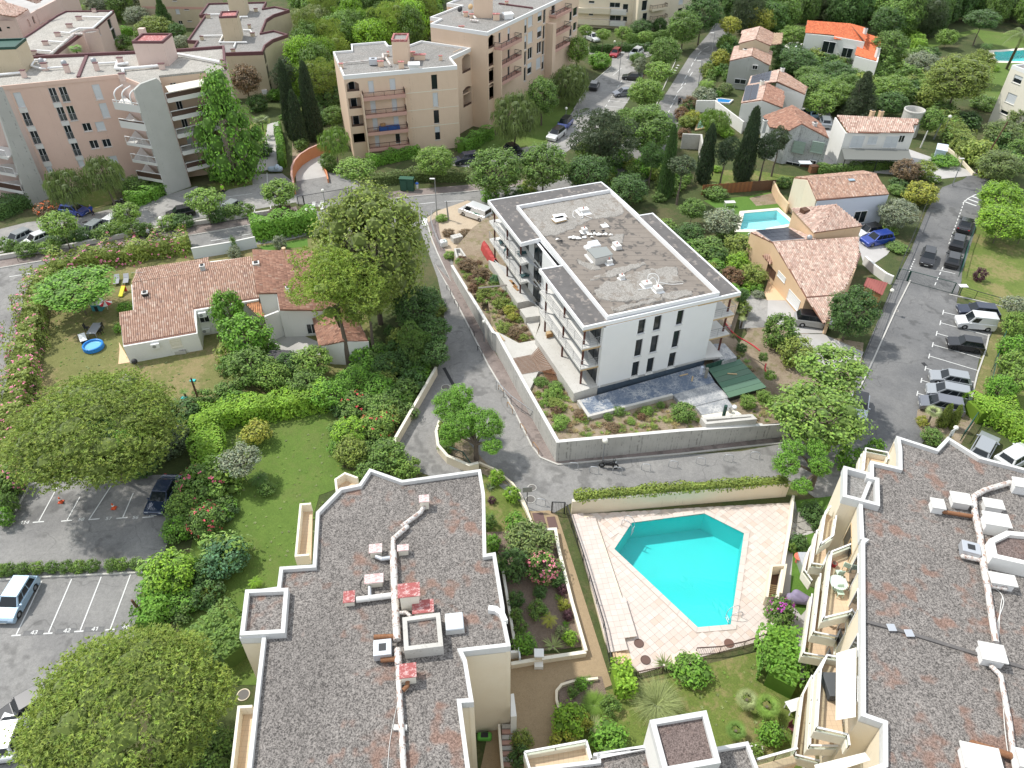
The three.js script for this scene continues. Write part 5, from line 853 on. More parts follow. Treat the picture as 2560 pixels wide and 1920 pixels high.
{
const A=G(c2(1500,172),0),B=G(c2(1868,188),0),C=G(c2(1900,215),0),D=G(c2(2240,150),0),H=14,t=t_('apartment_building','cream block with long balconies and loggias, cut by the top edge right of centre','apartment building',B);
const pl=facade(t,A,B,0,H,M.cream,[['w2',c2(1735,15),c2(1800,50)],['w2',c2(1735,98),c2(1805,138)],['w1',c2(1820,25),c2(1850,80)],['w1',c2(1820,105),c2(1845,140)],['w1',c2(1600,5),c2(1636,22)],['w1',c2(1600,85),c2(1628,100)]]);
for(const[y0,y1]of[[45,78],[118,150]]){const a=pl.at(c2(1560,y0)),b=pl.at(c2(1560,y1));P_(t,'balcony',[pbox(pl,0,pl.L*0.62,b[1],a[1],0.002,1.1)],M.cream);railing(t,[pl.pos(pl.L*0.3,0,1.05),pl.pos(pl.L*0.62,0,1.05)],a[1],0.3,{mat:M.white,gap:2});const e=pl.at(c2(1770,y0+12)),f=pl.at(c2(1770,y1+10));P_(t,'balcony',pbox(pl,pl.L*0.63,pl.L*0.9,f[1],e[1],0.002,1.2),M.oW);}
const p2=facade(t,C,D,0,H,M.cream,[['w1',c2(1948,85),c2(1972,135)],['w1',c2(1945,5),c2(1972,65)],['s1',c2(2180,0),c2(2205,25)],['w1',c2(2175,55),c2(2200,80)]]);
for(const y of[55,125]){const a=p2.at(c2(2030,y));balconyRow(t,p2,p2.at(c2(1990,y))[0],p2.at(c2(2085,y))[0],a[1],1.1,M.cream);}
const bk=[A,B,C,D,D.clone().add(v_(0,0,-16)),A.clone().add(v_(0,0,-16))];walls(t,bk,0,H,M.cream,[0,2]);P_(t,'roof',p_(bk,H,H+0.3),M.gravelGrey);}
{
const H=10.6,A=G([2530.4,161.8],H),B=G(gE(2500,560),H),C=G(gE(2420,340),H),D=G(gE(2700,500),H),t=t_('apartment_building','cream corner of a flat roofed block at the right edge of the photo','apartment building',A.clone().setY(0)),loop=[A,B,D,C];
flatRoof(t,loop,H,M.gravelGrey,M.white,0.25,0.3);walls(t,loop,0,H-0.6,M.cP,[0]);
facade(t,A,B,0,H-0.6,M.cP,[['h1',gE(2075,525),gE(2150,690)],['s1',gE(1975,800),gE(2050,1000)],['w1',gE(1860,1060),gE(1950,1165)],['w2',gE(2170,640),gE(2260,780)],['w2',gE(2110,850),gE(2200,960)]]);}
// ---------------------------------------------------------------- tiled houses
const SCREEN=(geo)=>geo;
function tileShape(){
const g=new THREE.CylinderGeometry(0.5,0.42,1,6,1,true,-Math.PI/2,Math.PI);g.rotateX(-Math.PI/2);g.rotateZ(Math.PI);const p=g.attributes.position;for(let i=0;i<p.count;i++)p.setY(i,Math.abs(p.getY(i))*0.75+0);g.computeVertexNormals();return g;}
const TILE=tileShape(),tileMat=std({color:rgb(1,1,1),roughness:0.9});
const TERRA=[[0.42,0.265,0.195],[0.48,0.325,0.25],[0.36,0.22,0.165],[0.52,0.39,0.31],[0.44,0.30,0.24],[0.29,0.19,0.155]],TP=[[0.52,0.365,0.30],[0.58,0.44,0.365],[0.44,0.29,0.23],[0.62,0.5,0.42],[0.36,0.24,0.195]],TERRA_RED=[[0.37,0.2,0.14],[0.43,0.25,0.18],[0.30,0.16,0.115],[0.45,0.31,0.24]],ORANGE=[[0.66,0.17,0.07],[0.70,0.20,0.085],[0.62,0.15,0.06]];
// a sloping roof face: three anchors [pixel, height] fix its plane, its outline is read as pixels on that plane
function slope(t,c,anchors,outline,cols,o={}){
const[P,Q,R]=anchors.map(([x,y,h])=>G(c(x,y),h)),n=Q.clone().sub(P).cross(R.clone().sub(P)).normalize();if(n.y<0)n.negate();
const hit=(x,y,cc=c)=>{const d=sight(...cc(x,y)),e=v_(0,EYE,0),s=P.clone().sub(e).dot(n)/ d.dot(n);return e.addScaledVector(d,s);};
const ps=[];for(let i=0;i<outline.length;i +=2)ps.push(typeof outline[i]==='function'?(()=>{const q=hit(outline[i+1],outline[i+2],outline[i]);i++;return q;})():hit(outline[i],outline[i+1]));
const down=v_(n.x,0,n.z).normalize(),dn=down.clone().addScaledVector(n,-down.dot(n)).normalize(),ac=v_().crossVectors(n,dn).normalize();
const s2=ps.map((p)=>{const q=p.clone().sub(P);return new V2(q.dot(ac),q.dot(dn));});
// slab under the tiles
const f=THREE.ShapeUtils.triangulateShape(ccw(s2),[]),s3=area(s2)<0?ps.slice().reverse():ps,lo=s3.map((p)=>p.clone().addScaledVector(n,-0.16)),L=[];
for(const[a,b,d]of f){L.push(s3[a],s3[b],s3[d],lo[a],lo[d],lo[b]);}for(let i=0;i<s3.length;i++){const j=(i+1)% s3.length;L.push(...quadT(s3[i],lo[i],lo[j],s3[j]));}
const roof=P_(t,'roof',tri(L),o.under||f_(0.26,0.13,0.09));
// tiles
const tw=o.tw||0.23,tl=o.tl||0.4,bb=new THREE.Box2().setFromPoints(s2),inside=(x,y)=>{let k=false;for(let i=0,j=s2.length-1;i<s2.length;j=i++){const a=s2[i],b=s2[j];if((a.y>y)!==(b.y>y)&&x<(b.x-a.x)*(y-a.y)/(b.y-a.y)+ a.x)k=!k;}return k;};
const M4=[],r=rnd(Math.round(P.x*100)+ 7),col=[],X=ac.clone(),Z=dn.clone(),Y=n.clone();if(X.clone().cross(Y).dot(Z)<0)X.negate();
for(let y=bb.min.y+tl*0.5;y<bb.max.y;y +=tl*0.92)for(let x=bb.min.x+tw*0.5;x<bb.max.x;x +=tw)if(inside(x,y)){
const q=P.clone().addScaledVector(ac,x).addScaledVector(dn,y).addScaledVector(n,0.012+r()*0.012),m=new THREE.Matrix4().makeBasis(X.clone().multiplyScalar(tw*0.9),Y.clone().multiplyScalar(tw*0.8),Z.clone().multiplyScalar(tl));m.multiply(new THREE.Matrix4().makeRotationY((r()- 0.5)*0.05));m.setPosition(q);M4.push(m);const cc=cols[Math.floor(r()*r()*cols.length)],k=0.8+r()*0.4;col.push(rgb(cc[0]*k,cc[1]*k,cc[2]*k));}
const base=o_(t),cnt=o.single?Math.max(0,M4.length-o.single):M4.length;
const im=shade(new THREE.InstancedMesh(TILE,tileMat,cnt));im.name='roof_tiles';im.userData.kind='stuff';im.position.copy(base).negate();
for(let i=0;i<cnt;i++){im.setMatrixAt(i,M4[i]);im.setColorAt(i,col[i]);}t.add(im);
if(o.single){const mats=cols.map((c2)=>f_(c2[0],c2[1],c2[2],0.9));for(let i=cnt;i<M4.length;i++){const m=shade(new THREE.Mesh(TILE,mats[Math.floor(r()*r()*mats.length)]));m.name='tile';m.matrixAutoUpdate=true;M4[i].decompose(m.position,m.quaternion,m.scale);m.position.sub(base);t.add(m);}}
return{hit,ps,n,dn,ac};
}
const top=(c,...xyh)=>{const o=[];for(let i=0;i<xyh.length;i +=3)o.push(G(c(xyh[i],xyh[i+1]),xyh[i+2]));return o;};
const wallTo=(t,mat,ps,thick=0.25)=>P_(t,'wall',w_(ps.map((p)=>v_(p.x,0,p.z)),thick,0,(i)=>ps[i].y-0.06),mat);
const onFace=(t,a,b,list,c,deep=0.005)=>{const pl=plane(a,b);for(const[kind,x0,y0,x1,y1,frm]of list){const h=opening(pl,c(x0,y0),c(x1,y1)),g=new THREE.Group(),m=(h.u0+h.u1)/ 2;g.name=kind==='door'||kind==='garage'?'door':'window';g.position.copy(pl.pos(m,h.y0,0)).sub(o_(t));t.add(g);const f=frm||M.white,z=0.135;P_(g,'frame',[pbox(pl,h.u0-0.07,h.u0,h.y0,h.y1,0,z+0.05),pbox(pl,h.u1,h.u1+0.07,h.y0,h.y1,0,z+0.05),pbox(pl,h.u0-0.07,h.u1+0.07,h.y1,h.y1+0.07,0,z+0.05),pbox(pl,h.u0-0.1,h.u1+0.1,h.y0-0.07,h.y0,0,z+0.08)],f);if(kind==='shut')for(const k of[0,1])P_(g,'shutter',[0,1,2].map((j)=>pbox(pl,lerp(h.u0,h.u1,k/2)+ 0.01,lerp(h.u0,h.u1,(k+1)/ 2)- 0.01,lerp(h.y0,h.y1,j/3),lerp(h.y0,h.y1,(j+1)/ 3)- 0.02,0.12,z+0.03)),frm||M.shutter);else if(kind==='garage')for(let k=0;k<5;k++)P_(g,'panel',pbox(pl,h.u0,h.u1,lerp(h.y0,h.y1,k/5),lerp(h.y0,h.y1,(k+1)/ 5)- 0.02,0.1,z+0.01),M.white);else{for(const k of[0,1])P_(g,'pane',pbox(pl,lerp(h.u0,h.u1,k/2)+ 0.02,lerp(h.u0,h.u1,(k+1)/ 2)- 0.02,h.y0,h.y1,0.1,z),kind==='door'?M.woodDark:M.glass);P_(g,'mullion',pbox(pl,m-0.03,m+0.03,h.y0,h.y1,0.1,z+0.03),f);if(kind==='bars'){const b=[];for(let u=h.u0+0.1;u<h.u1;u +=0.14)b.push(pbox(pl,u,u+0.025,h.y0,h.y1,z+0.06,z+0.085));P_(g,'grille',b,M.dark);}}}return pl;};
const unitOn=(t,pl,c,x,y,w=0.85,h=0.6)=>{const[u,v]=pl.at(c(x,y)),g=new THREE.Group();g.name='air_conditioner';g.position.copy(pl.pos(u,v,0.2)).sub(o_(t));t.add(g);const b=o_(g);P_(g,'casing',pbox(pl,u-w/2,u+w/2,v-h/2,v+h/2,0.13,0.45),M.white);P_(g,'grille',onPlane(pl,c_(0.2,0.2,0.02,14).rotateX(Math.PI/2).translate(u-0.12,v,0.455)),M.gM);};
const chimney=(t,c,x,y,h0,h,w,mat,cap=M.oW)=>{const q=G(c(x,y),h0+h),g=new THREE.Group();g.name='chimney';g.position.set(q.x,h0-0.6,q.z).sub(o_(t));t.add(g);P_(g,'stack',b_(w,h+0.6,w,0,(h+0.6)/ 2,0,0.3),mat,true);P_(g,'cap',r_(w*1.15,0.12,w*1.15,0.02,0,h+0.62,0,0.3),cap,true);P_(g,'flue',b_(w*0.6,0.16,w*0.6,0,h+0.72,0,0.3),M.dark,true);};
function solar(t,S,c,q,nx,ny){
const k=q.map(([x,y])=>S.hit(x,y,c).addScaledVector(S.n,0.1)),at=(u,v)=>k[0].clone().lerp(k[1],u).lerp(k[3].clone().lerp(k[2],u),v);
for(let i=0;i<nx;i++)for(let j=0;j<ny;j++){const a=at((i+0.02)/ nx,(j+0.02)/ ny),b=at((i+0.98)/ nx,(j+0.02)/ ny),d=at((i+0.98)/ nx,(j+0.98)/ ny),e=at((i+0.02)/ nx,(j+0.98)/ ny),up=S.n.clone().multiplyScalar(0.04),A=[a,b,d,e].map((p)=>p.clone().add(up));const g=P_(t,'solar_panel',tri([...quadT(...A),...quadT(a,A[0],A[1],b).reverse(),...quadT(d,A[2],A[3],e).reverse(),...quadT(b,A[1],A[2],d).reverse(),...quadT(e,A[3],A[0],a).reverse()]),M.panel);}
P_(t,'panel_frame',[beamG(k[0],k[1],0.05,0.05),beamG(k[1],k[2],0.05,0.05),beamG(k[2],k[3],0.05,0.05),beamG(k[3],k[0],0.05,0.05)],M.panelLine);
}
{
const t=t_('villa','long low white villa with several terracotta roofs in the fenced garden, left','house',G(c4(1000,500),0));
slope(t,c4,[[795,572,2.4],[1262,490,2.4],[850,175,5.1]],[795,572,1262,490,1250,342,1665,272,1638,55,850,175,860,350,765,362],TERRA,{single:300});
slope(t,c4,[[850,175,5.1],[1640,55,5.1],[880,85,3.7]],[850,173,1638,53,1612,2,1345,42,1338,12,880,85],TERRA);
slope(t,c4,[[1640,60,5.2],[1660,240,5.2],[2110,345,3.6]],[1622,-40,1652,240,1782,236,1800,345,2110,346,2180,290,2160,-30],TERRA_RED);
slope(t,c4,[[1560,292,3.4],[1665,278,3.4],[1700,385,2.6]],[1560,292,1665,278,1698,385,1660,390],[[0.58,0.27,0.13],[0.52,0.24,0.12]]);
wallTo(t,M.wW,[...top(c4,775,370,3.7,800,575,2.4,1262,492,2.4,1252,345,3.6,1662,275,3.6)]);wallTo(t,M.wW,top(c4,1662,240,5.0,1782,238,4.6));wallTo(t,M.wW,top(c4,1700,385,3.6,1790,350,3.5));wallTo(t,M.wW,top(c4,1785,240,4.6,1802,346,3.8,2110,348,3.4));wallTo(t,M.wW,top(c4,860,180,4.9,882,88,3.6,1612,5,3.6));wallTo(t,M.wW,top(c4,850,180,5.0,862,350,3.7));
const a=top(c4,800,575,2.4,1262,492,2.4),pl=onFace(t,a[0],a[1],[['shut',1090,535,1170,575,M.cP]],c4);unitOn(t,pl,c4,1000,568);
const b=top(c4,1262,492,2.4,1252,345,3.6),w2=top(c4,1252,345,3.6,1400,325,3.6),p2=onFace(t,w2[0],w2[1],[['bars',1280,385,1350,415]],c4);unitOn(t,p2,c4,1302,368);unitOn(t,p2,c4,1322,470,1.0,0.5);
const e=top(c4,1802,346,3.8,2110,348,3.4);const p3=onFace(t,e[0],e[1],[['win',1970,435,2040,490,M.white]],c4);const e2=top(c4,1700,240,4.8,1782,238,4.6);onFace(t,e2[0],e2[1],[['win',1728,370,1800,405,M.white]],c4);
chimney(t,c4,1298,62,4.9,0.7,0.55,M.oldGrey);chimney(t,c4,930,235,4.3,0.5,0.6,M.dark);chimney(t,c4,1850,205,4.4,0.6,0.5,M.wW);chimney(t,c4,1645,45,5.0,0.4,0.7,M.wW);{const q=G(k2(1580,1590),5),h=G(k2(1550,1420),6.3);P_(t,'flue_pipe',[rodG(q,q.clone().setY(6.3),0.12,8),c_(0.24,0.24,0.16,10,q.x,6.4,q.z)],M.ochre);}
P_(t,'antenna',[rodG(G(c4(935,235),4.4),G(c4(935,235),4.4).setY(7.2),0.025,5),rodG(G(c4(935,235),4.4).add(v_(-0.8,2.7,0)),G(c4(935,235),4.4).add(v_(0.6,2.7,0)),0.02,4)],M.gM);
// small tiled annex under the pines
const s=t_('annex','small white annex with a gabled tile roof under the leaning pine trunk','outbuilding',G(c4(2130,650),0));
slope(s,c4,[[2010,400,2.4],[2052,580,2.4],[2130,345,3.4]],[2010,400,2052,580,2214,543,2130,345],TERRA_RED);slope(s,c5,[[180,545,2.4],[85,345,2.4],[25,540,3.3]],[182,545,85,345,-5,330,30,545],TERRA_RED);
wallTo(s,M.wW,[...top(c4,2025,410,2.4,2060,578,2.4,2214,545,3.3),...top(c5,175,546,2.4,90,360,2.4)]);
}
{
const t=t_('villa','ochre villa with pyramid tower, tile roofs and solar panels beside the right car park','house',G(c6(900,200),0));
slope(t,c3,[[600,1562,5.0],[1150,1525,5.0],[c6(815,268)[0]*0+715,1914,2.9]].map((q,i)=>(i<2?q:[815,268+1646,2.9])),[600,1562,1148,1524,1150,1648,1130,1706,1042,1896,815,1914],TP);
slope(t,c6,[[815,275,2.85],[1040,255,2.85],[925,432,2.1]],[815,274,1040,255,1010,340,925,434],TP);
const S=slope(t,c3,[[600,1560,5.0],[850,1540,5.0],[455,1492,4.0]],[600,1560,880,1536,720,1468,455,1492],TP);solar(t,S,c3,[[488,1486],[692,1468],[800,1538],[592,1556]],5,3);
wallTo(t,M.ochre,[...top(c3,458,1494,3.9,604,1563,4.9),...top(c6,812,268,2.8,1040,250,2.8,1130,65,3.9)]);
slope(t,c3,[[725,1340,5.9],[868,1494,5.9],[1005,1315,7.6]],[722,1340,868,1496,1005,1312],TP);slope(t,c3,[[868,1494,5.9],[1172,1450,5.9],[1005,1315,7.6]],[868,1496,1174,1452,1005,1312],TP);
wallTo(t,M.ochre,top(c3,735,1345,5.8,868,1490,5.8,1165,1452,5.8));
const f=[...top(c3,604,1563,4.9),...top(c6,812,268,2.8)];onFace(t,f[0],f[1],[['garage',712,215,762,352],['shut',642,95,678,172,M.white],['door',575,52,610,150,M.woodDark]],c6);
slope(t,c6,[[535,0,3.0],[632,22,2.9],[575,52,2.5]],[530,-5,620,-20,634,22,578,53],TERRA);
P_(t,'post',b_(0.3,2.1,0.3,G(c6(925,500),0).x,1.05,G(c6(925,500),0).z),M.ochre);P_(t,'pipe',tubeG(top(c3,460,1495,3.7,440,1505,3.5,450,1540,2.5),0.06),M.white);
{const q=G(c3(840,1510),5.5);P_(t,'dish',T(new THREE.SphereGeometry(0.5,12,5,0,TAU,0,0.8),q.x,q.y-0.4,q.z,-0.5,1.0),M.gM);}{const q=G(c3(805,1345),6.6);P_(t,'chimney_cap',[b_(0.9,0.7,0.9,q.x,6.3,q.z,0.4)],M.woodDark);}
P_(t,'terrace_wall',w_([...pts(c6,0,1130,60,1060,200)],0.3,0,1.9),M.salmon);
}
{const t=t_('house','gabled house with pale blue front wall and brown tile roof near the lane','house',G(c3(1000,1350),0));
slope(t,c3,[[822,1152,6.0],[1265,1122,6.0],[880,1287,4.7]],[822,1152,1265,1120,1342,1247,880,1288],TERRA);slope(t,c3,[[822,1152,6.0],[1265,1120,6.0],[735,1140,5.0]],[822,1150,1265,1118,1180,1098,735,1140],TERRA);
wallTo(t,M.cream,top(c3,738,1145,4.9,822,1156,5.9,880,1286,4.6));wallTo(t,f_(0.62,0.66,0.76),top(c3,884,1288,4.6,1335,1250,4.6,1262,1125,5.9));
const a=top(c3,884,1288,4.6,1335,1250,4.6),b=top(c3,822,1156,4,880,1286,4);onFace(t,a[0],a[1],[['win',1125,1360,1178,1425,M.white]],c3);onFace(t,b[0],b[1],[['win',795,1185,818,1245,M.wood]],c3);{const S={hit:null};const q=G(c3(1098,1157),5.75);P_(t,'skylight',b_(0.9,0.08,0.9,q.x,q.y+0.1,q.z,0.15),f_(0.3,0.42,0.5,0.15));}}
{const t=t_('house','white two storey house with twin chimneys and a grey canopy, beside the round tank','house',G(c3(1250,1000),0));
slope(t,c3,[[1010,742,6.6],[1535,766,6.6],[1080,850,5.5]],[1010,742,1537,766,1528,800,1500,800,1506,850,1298,850,1275,855,1080,850],TP,{tw:0.3,tl:0.5});
wallTo(t,M.wW,top(c3,1000,752,6.2,1068,852,5.4,1500,852,5.4,1532,770,6.3));P_(t,'canopy',(()=>{const q=top(c3,1040,955,3.0,1470,962,3.0,1493,1030,2.5,1060,1024,2.5),l=q.map((p)=>p.clone().add(v_(0,-0.1,0)));return tri([...quadT(...q),...quadT(...l.slice().reverse()),...quadT(q[3],q[2],l[2],l[3])]);})(),f_(0.17,0.175,0.16));for(const[x,y]of[[1062,1024],[1270,1028],[1485,1030]]){const q=G(c3(x,y),2.5);P_(t,'post',b_(0.12,2.45,0.12,q.x,1.22,q.z),M.darkMetal);}
const a=top(c3,1068,852,5.4,1500,852,5.4);onFace(t,a[0],a[1],[['shut',1108,872,1165,945],['shut',1215,875,1256,925],['shut',1325,875,1385,945],['win',1412,870,1432,910]],c3);chimney(t,c3,1240,715,6.0,1.2,0.6,M.ochre,M.ochre);chimney(t,c3,1297,717,6.0,1.2,0.6,M.ochre,M.ochre);}
{const t=t_('house','old grey stained house with hipped red tile roof and arched shutters','house',G(c3(780,1000),0));
slope(t,c3,[[722,676,6.9],[780,795,6.7],[560,812,5.3]],[722,676,782,795,702,838,575,815,535,745],TERRA_RED);slope(t,c3,[[722,676,6.9],[780,795,6.7],[958,886,5.3]],[722,676,870,765,912,800,958,886,782,795],TERRA_RED);
wallTo(t,M.oldGrey,top(c3,548,760,5.3,580,816,5.3,702,840,5.6,782,797,6.6,955,886,5.2,915,810,5.2));const a=top(c3,702,840,5.4,955,886,5.4);onFace(t,a[0],a[1],[['shut',738,905,790,985,f_(0.33,0.42,0.36)],['shut',858,908,912,985,f_(0.33,0.42,0.36)],['bars',682,1035,760,1090],['door',780,1050,830,1110,M.dark],['win',838,1028,872,1055]],c3);
P_(t,'canopy',b_(1.9,0.1,1.2,G(c3(805,1045),2.4).x,2.4,G(c3(805,1045),2.4).z),M.shutter);chimney(t,c3,548,775,5.2,1.4,0.6,M.oldGrey);chimney(t,c3,868,790,5.6,0.9,0.6,M.oldGrey);{const q=G(c3(858,1085),0.6),o=t_('rusty_barrel','rusty orange container beside the door of the old grey house','container',q.clone().setY(0));P_(o,'body',r_(1.3,1.1,0.9,0.06,0,0.55,0,0.2),M.rust,true);P_(o,'lid',r_(1.36,0.08,0.96,0.03,0,1.13,0,0.2),M.woodDark,true);}}
{const t=t_('house','pale rendered house with two dark solar arrays on its pinkish tile roofs','house',G(c3(560,780),0));
const S1=slope(t,c3,[[642,446,6.3],[622,522,6.3],[440,545,5.0]],[642,446,620,525,430,550,458,490],TP);solar(t,S1,c3,[[465,492],[588,460],[575,520],[450,542]],6,3);slope(t,c3,[[645,446,6.3],[624,522,6.3],[804,606,5.0]],[645,446,820,560,804,606,624,522],TERRA);
const S2=slope(t,c3,[[558,535,6.0],[530,642,6.0],[395,660,4.8]],[558,535,528,642,392,662,425,552],TP);solar(t,S2,c3,[[425,556],[512,543],[490,640],[402,655]],2,1);slope(t,c3,[[560,535,6.0],[530,642,6.0],[660,692,5.2]],[560,535,672,588,660,692,530,642],TERRA_RED);
wallTo(t,M.wW,top(c3,395,665,4.7,530,645,5.9,658,692,5.1));wallTo(t,M.wW,top(c3,622,530,6.0,800,608,4.9,815,565,4.9));chimney(t,c3,660,440,5.9,0.9,0.6,M.wW);chimney(t,c3,530,520,5.6,0.9,0.6,M.cP);const a=top(c3,395,665,4.7,650,692,4.7);onFace(t,a[0],a[1],[['win',540,695,562,722]],c3);const w=t_('garden_wall','white garden wall in front of the pale house with solar panels','wall',G(c3(200,720),0));P_(w,'panel',w_(pts(c3,0,95,720,215,720,395,860),0.25,0,2.2),M.wW);}
{const t=t_('house','grey walled house with two stepped pink tile gables and a lower lean-to roof','house',G(c3(440,420),0));
slope(t,c3,[[480,275,6.6],[460,358,6.6],[320,390,5.4]],[480,275,460,358,318,390,345,300],TP);slope(t,c3,[[482,275,6.6],[462,358,6.6],[575,417,5.4]],[482,275,592,330,575,418,462,358],TERRA);slope(t,c3,[[515,170,8.2],[486,252,8.2],[382,276,7.2]],[515,170,486,252,380,278,402,196],TP);slope(t,c3,[[517,170,8.2],[488,252,8.2],[580,292,7.2]],[517,170,602,213,582,293,488,252],TERRA);slope(t,c3,[[600,213,5.4],[660,212,5.2],[585,290,5]],[602,213,662,212,652,280,584,290],[[0.42,0.3,0.2],[0.48,0.36,0.25]]);
wallTo(t,M.greyRender,top(c3,322,392,5.3,461,362,6.5,572,418,5.3,590,335,5.3));wallTo(t,M.beige,top(c3,384,280,7.1,487,256,8.1,580,294,7.1));const a=top(c3,322,392,5.3,572,418,5.3);onFace(t,a[0],a[1],[['bars',470,418,495,445,M.white],['win',355,505,420,540]],c3);chimney(t,c3,420,318,5.8,0.5,0.7,M.cP);}
{const t=t_('house','white house with bright orange tile roofs, upper right','house',G(c3(1050,330),0));
slope(t,c3,[[820,135,7.6],[1090,155,7.6],[808,210,6.2]],[818,132,1090,152,1190,267,990,250,992,226,805,210],ORANGE);slope(t,c3,[[1092,152,7.6],[1190,267,6.2],[1215,185,6.6]],[1092,152,1200,180,1200,240,1191,266],ORANGE);slope(t,c3,[[1195,215,5.6],[1280,235,5.2],[1130,352,4.4]],[1195,215,1290,245,1290,300,1272,395,1125,354,1148,275,1192,270],ORANGE);
wallTo(t,M.wW,top(c3,808,214,6.1,990,232,6.1,1188,268,6.1));wallTo(t,M.wW,top(c3,1128,358,4.3,1268,396,4.3,1288,310,4.4));const a=top(c3,808,214,6.1,1188,268,6.1);onFace(t,a[0],a[1],[['win',925,262,985,345],['win',1050,305,1098,372]],c3);chimney(t,c3,1195,185,6.4,1.2,0.6,M.wW);chimney(t,c3,1278,310,4.2,1.6,0.6,M.wW);}
{const q=G(gE(540,1062),4.6),r=150*360/2212*mpp(gE(540,1062),4.6),t=t_('tank','round open concrete water tank behind the white house with twin chimneys','water tank',q.clone().setY(0));P_(t,'shell',new THREE.LatheGeometry([[r-0.25,3.2],[r-0.25,4.6],[r+0.05,4.6],[r+0.05,4.35],[r,4.35],[r,0]].map(([a,b])=>new V2(a,b)),40),M.concrete,true);P_(t,'inside',c_(r-0.2,r-0.2,0.1,30,0,3.2,0),M.slabGrey,true);}
{const t=t_('shed','small shed with a red sheet metal roof beside the tiled villa and the gate','shed',G(c6(1250,230),0));const q=top(c6,1205,138,2.9,1335,172,2.6,1300,252,2.3,1182,190,2.5);P_(t,'roof',(()=>{const l=q.map((p)=>p.clone().add(v_(0,-0.06,0)));return tri([...quadT(...q),...quadT(...l.slice().reverse())]);})(),f_(0.30,0.09,0.075));for(let k=0;k<=8;k++)P_(t,'rib',beamG(q[0].clone().lerp(q[1],k/8).add(v_(0,0.03,0)),q[3].clone().lerp(q[2],k/8).add(v_(0,0.03,0)),0.05,0.05),f_(0.27,0.075,0.065));P_(t,'wall',p_(i_(q.map((p)=>v_(p.x,0,p.z)),0.12),0,2.2),M.wood);}
{const t=t_('shed','pale blue garden cabinet on the white terrace near the lane bend','shed',G(c3(1680,980),0));const q=pts(c3,2.1,1660,925,1722,935,1715,975,1650,962);P_(t,'body',p_(q,0,2.1),f_(0.5,0.58,0.68));P_(t,'roof',p_(i_(q,-0.1),2.1,2.2),f_(0.6,0.66,0.74));}
{const t=t_('house','pink house with old tile roofs and arched terrace openings, top left corner','house',G(k6(150,380),0));const H=9.6;
const lp=pts(k6,H,-200,190,170,192,330,100,560,-20,600,-300,-200,-300);walls(t,lp,0,H,M.pinkPale,[1]);P_(t,'floor',p_(i_(lp,0.2),H-0.6,H-0.35,[],true),M.palePaving);
const hs=[[242,185,290,245],[294,155,335,215],[338,130,410,195],[424,65,470,135],[470,40,512,95]];facade(t,lp[1],G(k6(700,-110),H),0,H,M.pinkPale,[...hs.map((q,i)=>[i===2?'w2':'a',k6(q[0],q[1]),k6(q[2],q[3])]),['w1',k6(-5,255),k6(20,290)]]);const pf=plane(lp[0],lp[1]);for(const[x0,y0,x1,y1]of[[-20,252,20,292],[62,250,95,265],[28,375,70,405],[112,372,145,388]]){const h=opening(pf,k6(x0,y0),k6(x1,y1));P_(t,'window',pbox(pf,h.u0,h.u1,h.y0,h.y1,0.002,0.03),M.glass);}
slope(t,k6,[[60,22,12.2],[-120,60,12.2],[142,155,10.4]],[60,22,262,85,145,158,-150,110,-150,40],TP);slope(t,k6,[[60,22,12.2],[-120,60,12.2],[0,0,11.2]],[60,22,-120,60,-160,0,10,-10],TP);slope(t,k6,[[220,-10,12.5],[400,-60,12.5],[350,30,11.2]],[215,-10,345,32,400,0,420,-70],TP);wallTo(t,M.pinkPale,top(k6,-140,112,10.3,145,160,10.3,262,88,10.3));}
// ---------------------------------------------------------------- plants
const LEAF={},leafMat=(k)=>LEAF[k]??=new THREE.MeshPhysicalMaterial({color:rgb(...PAL[k].map((v)=>v*1.15)),roughness:0.85,vertexColors:true,transmission:0.3,thickness:0});
const PAL={green:[0.15,0.26,0.045],bright:[0.16,0.34,0.03],deep:[0.085,0.175,0.035],dark:[0.09,0.13,0.055],olive:[0.23,0.30,0.05],pine:[0.23,0.31,0.045],pineLight:[0.30,0.41,0.055],silver:[0.26,0.3,0.19],lime:[0.24,0.42,0.03],yellow:[0.36,0.38,0.05],fresh:[0.21,0.34,0.055],weep:[0.17,0.235,0.065],red:[0.22,0.125,0.06],purple:[0.11,0.04,0.055],brown:[0.22,0.15,0.08],dry:[0.36,0.29,0.13],cypress:[0.055,0.095,0.035],straw:[0.32,0.37,0.16],teal:[0.1,0.23,0.1]};
const LEN=[0.2,0.125,0.08,0.052],CLUMPS=[14,26,44,76];
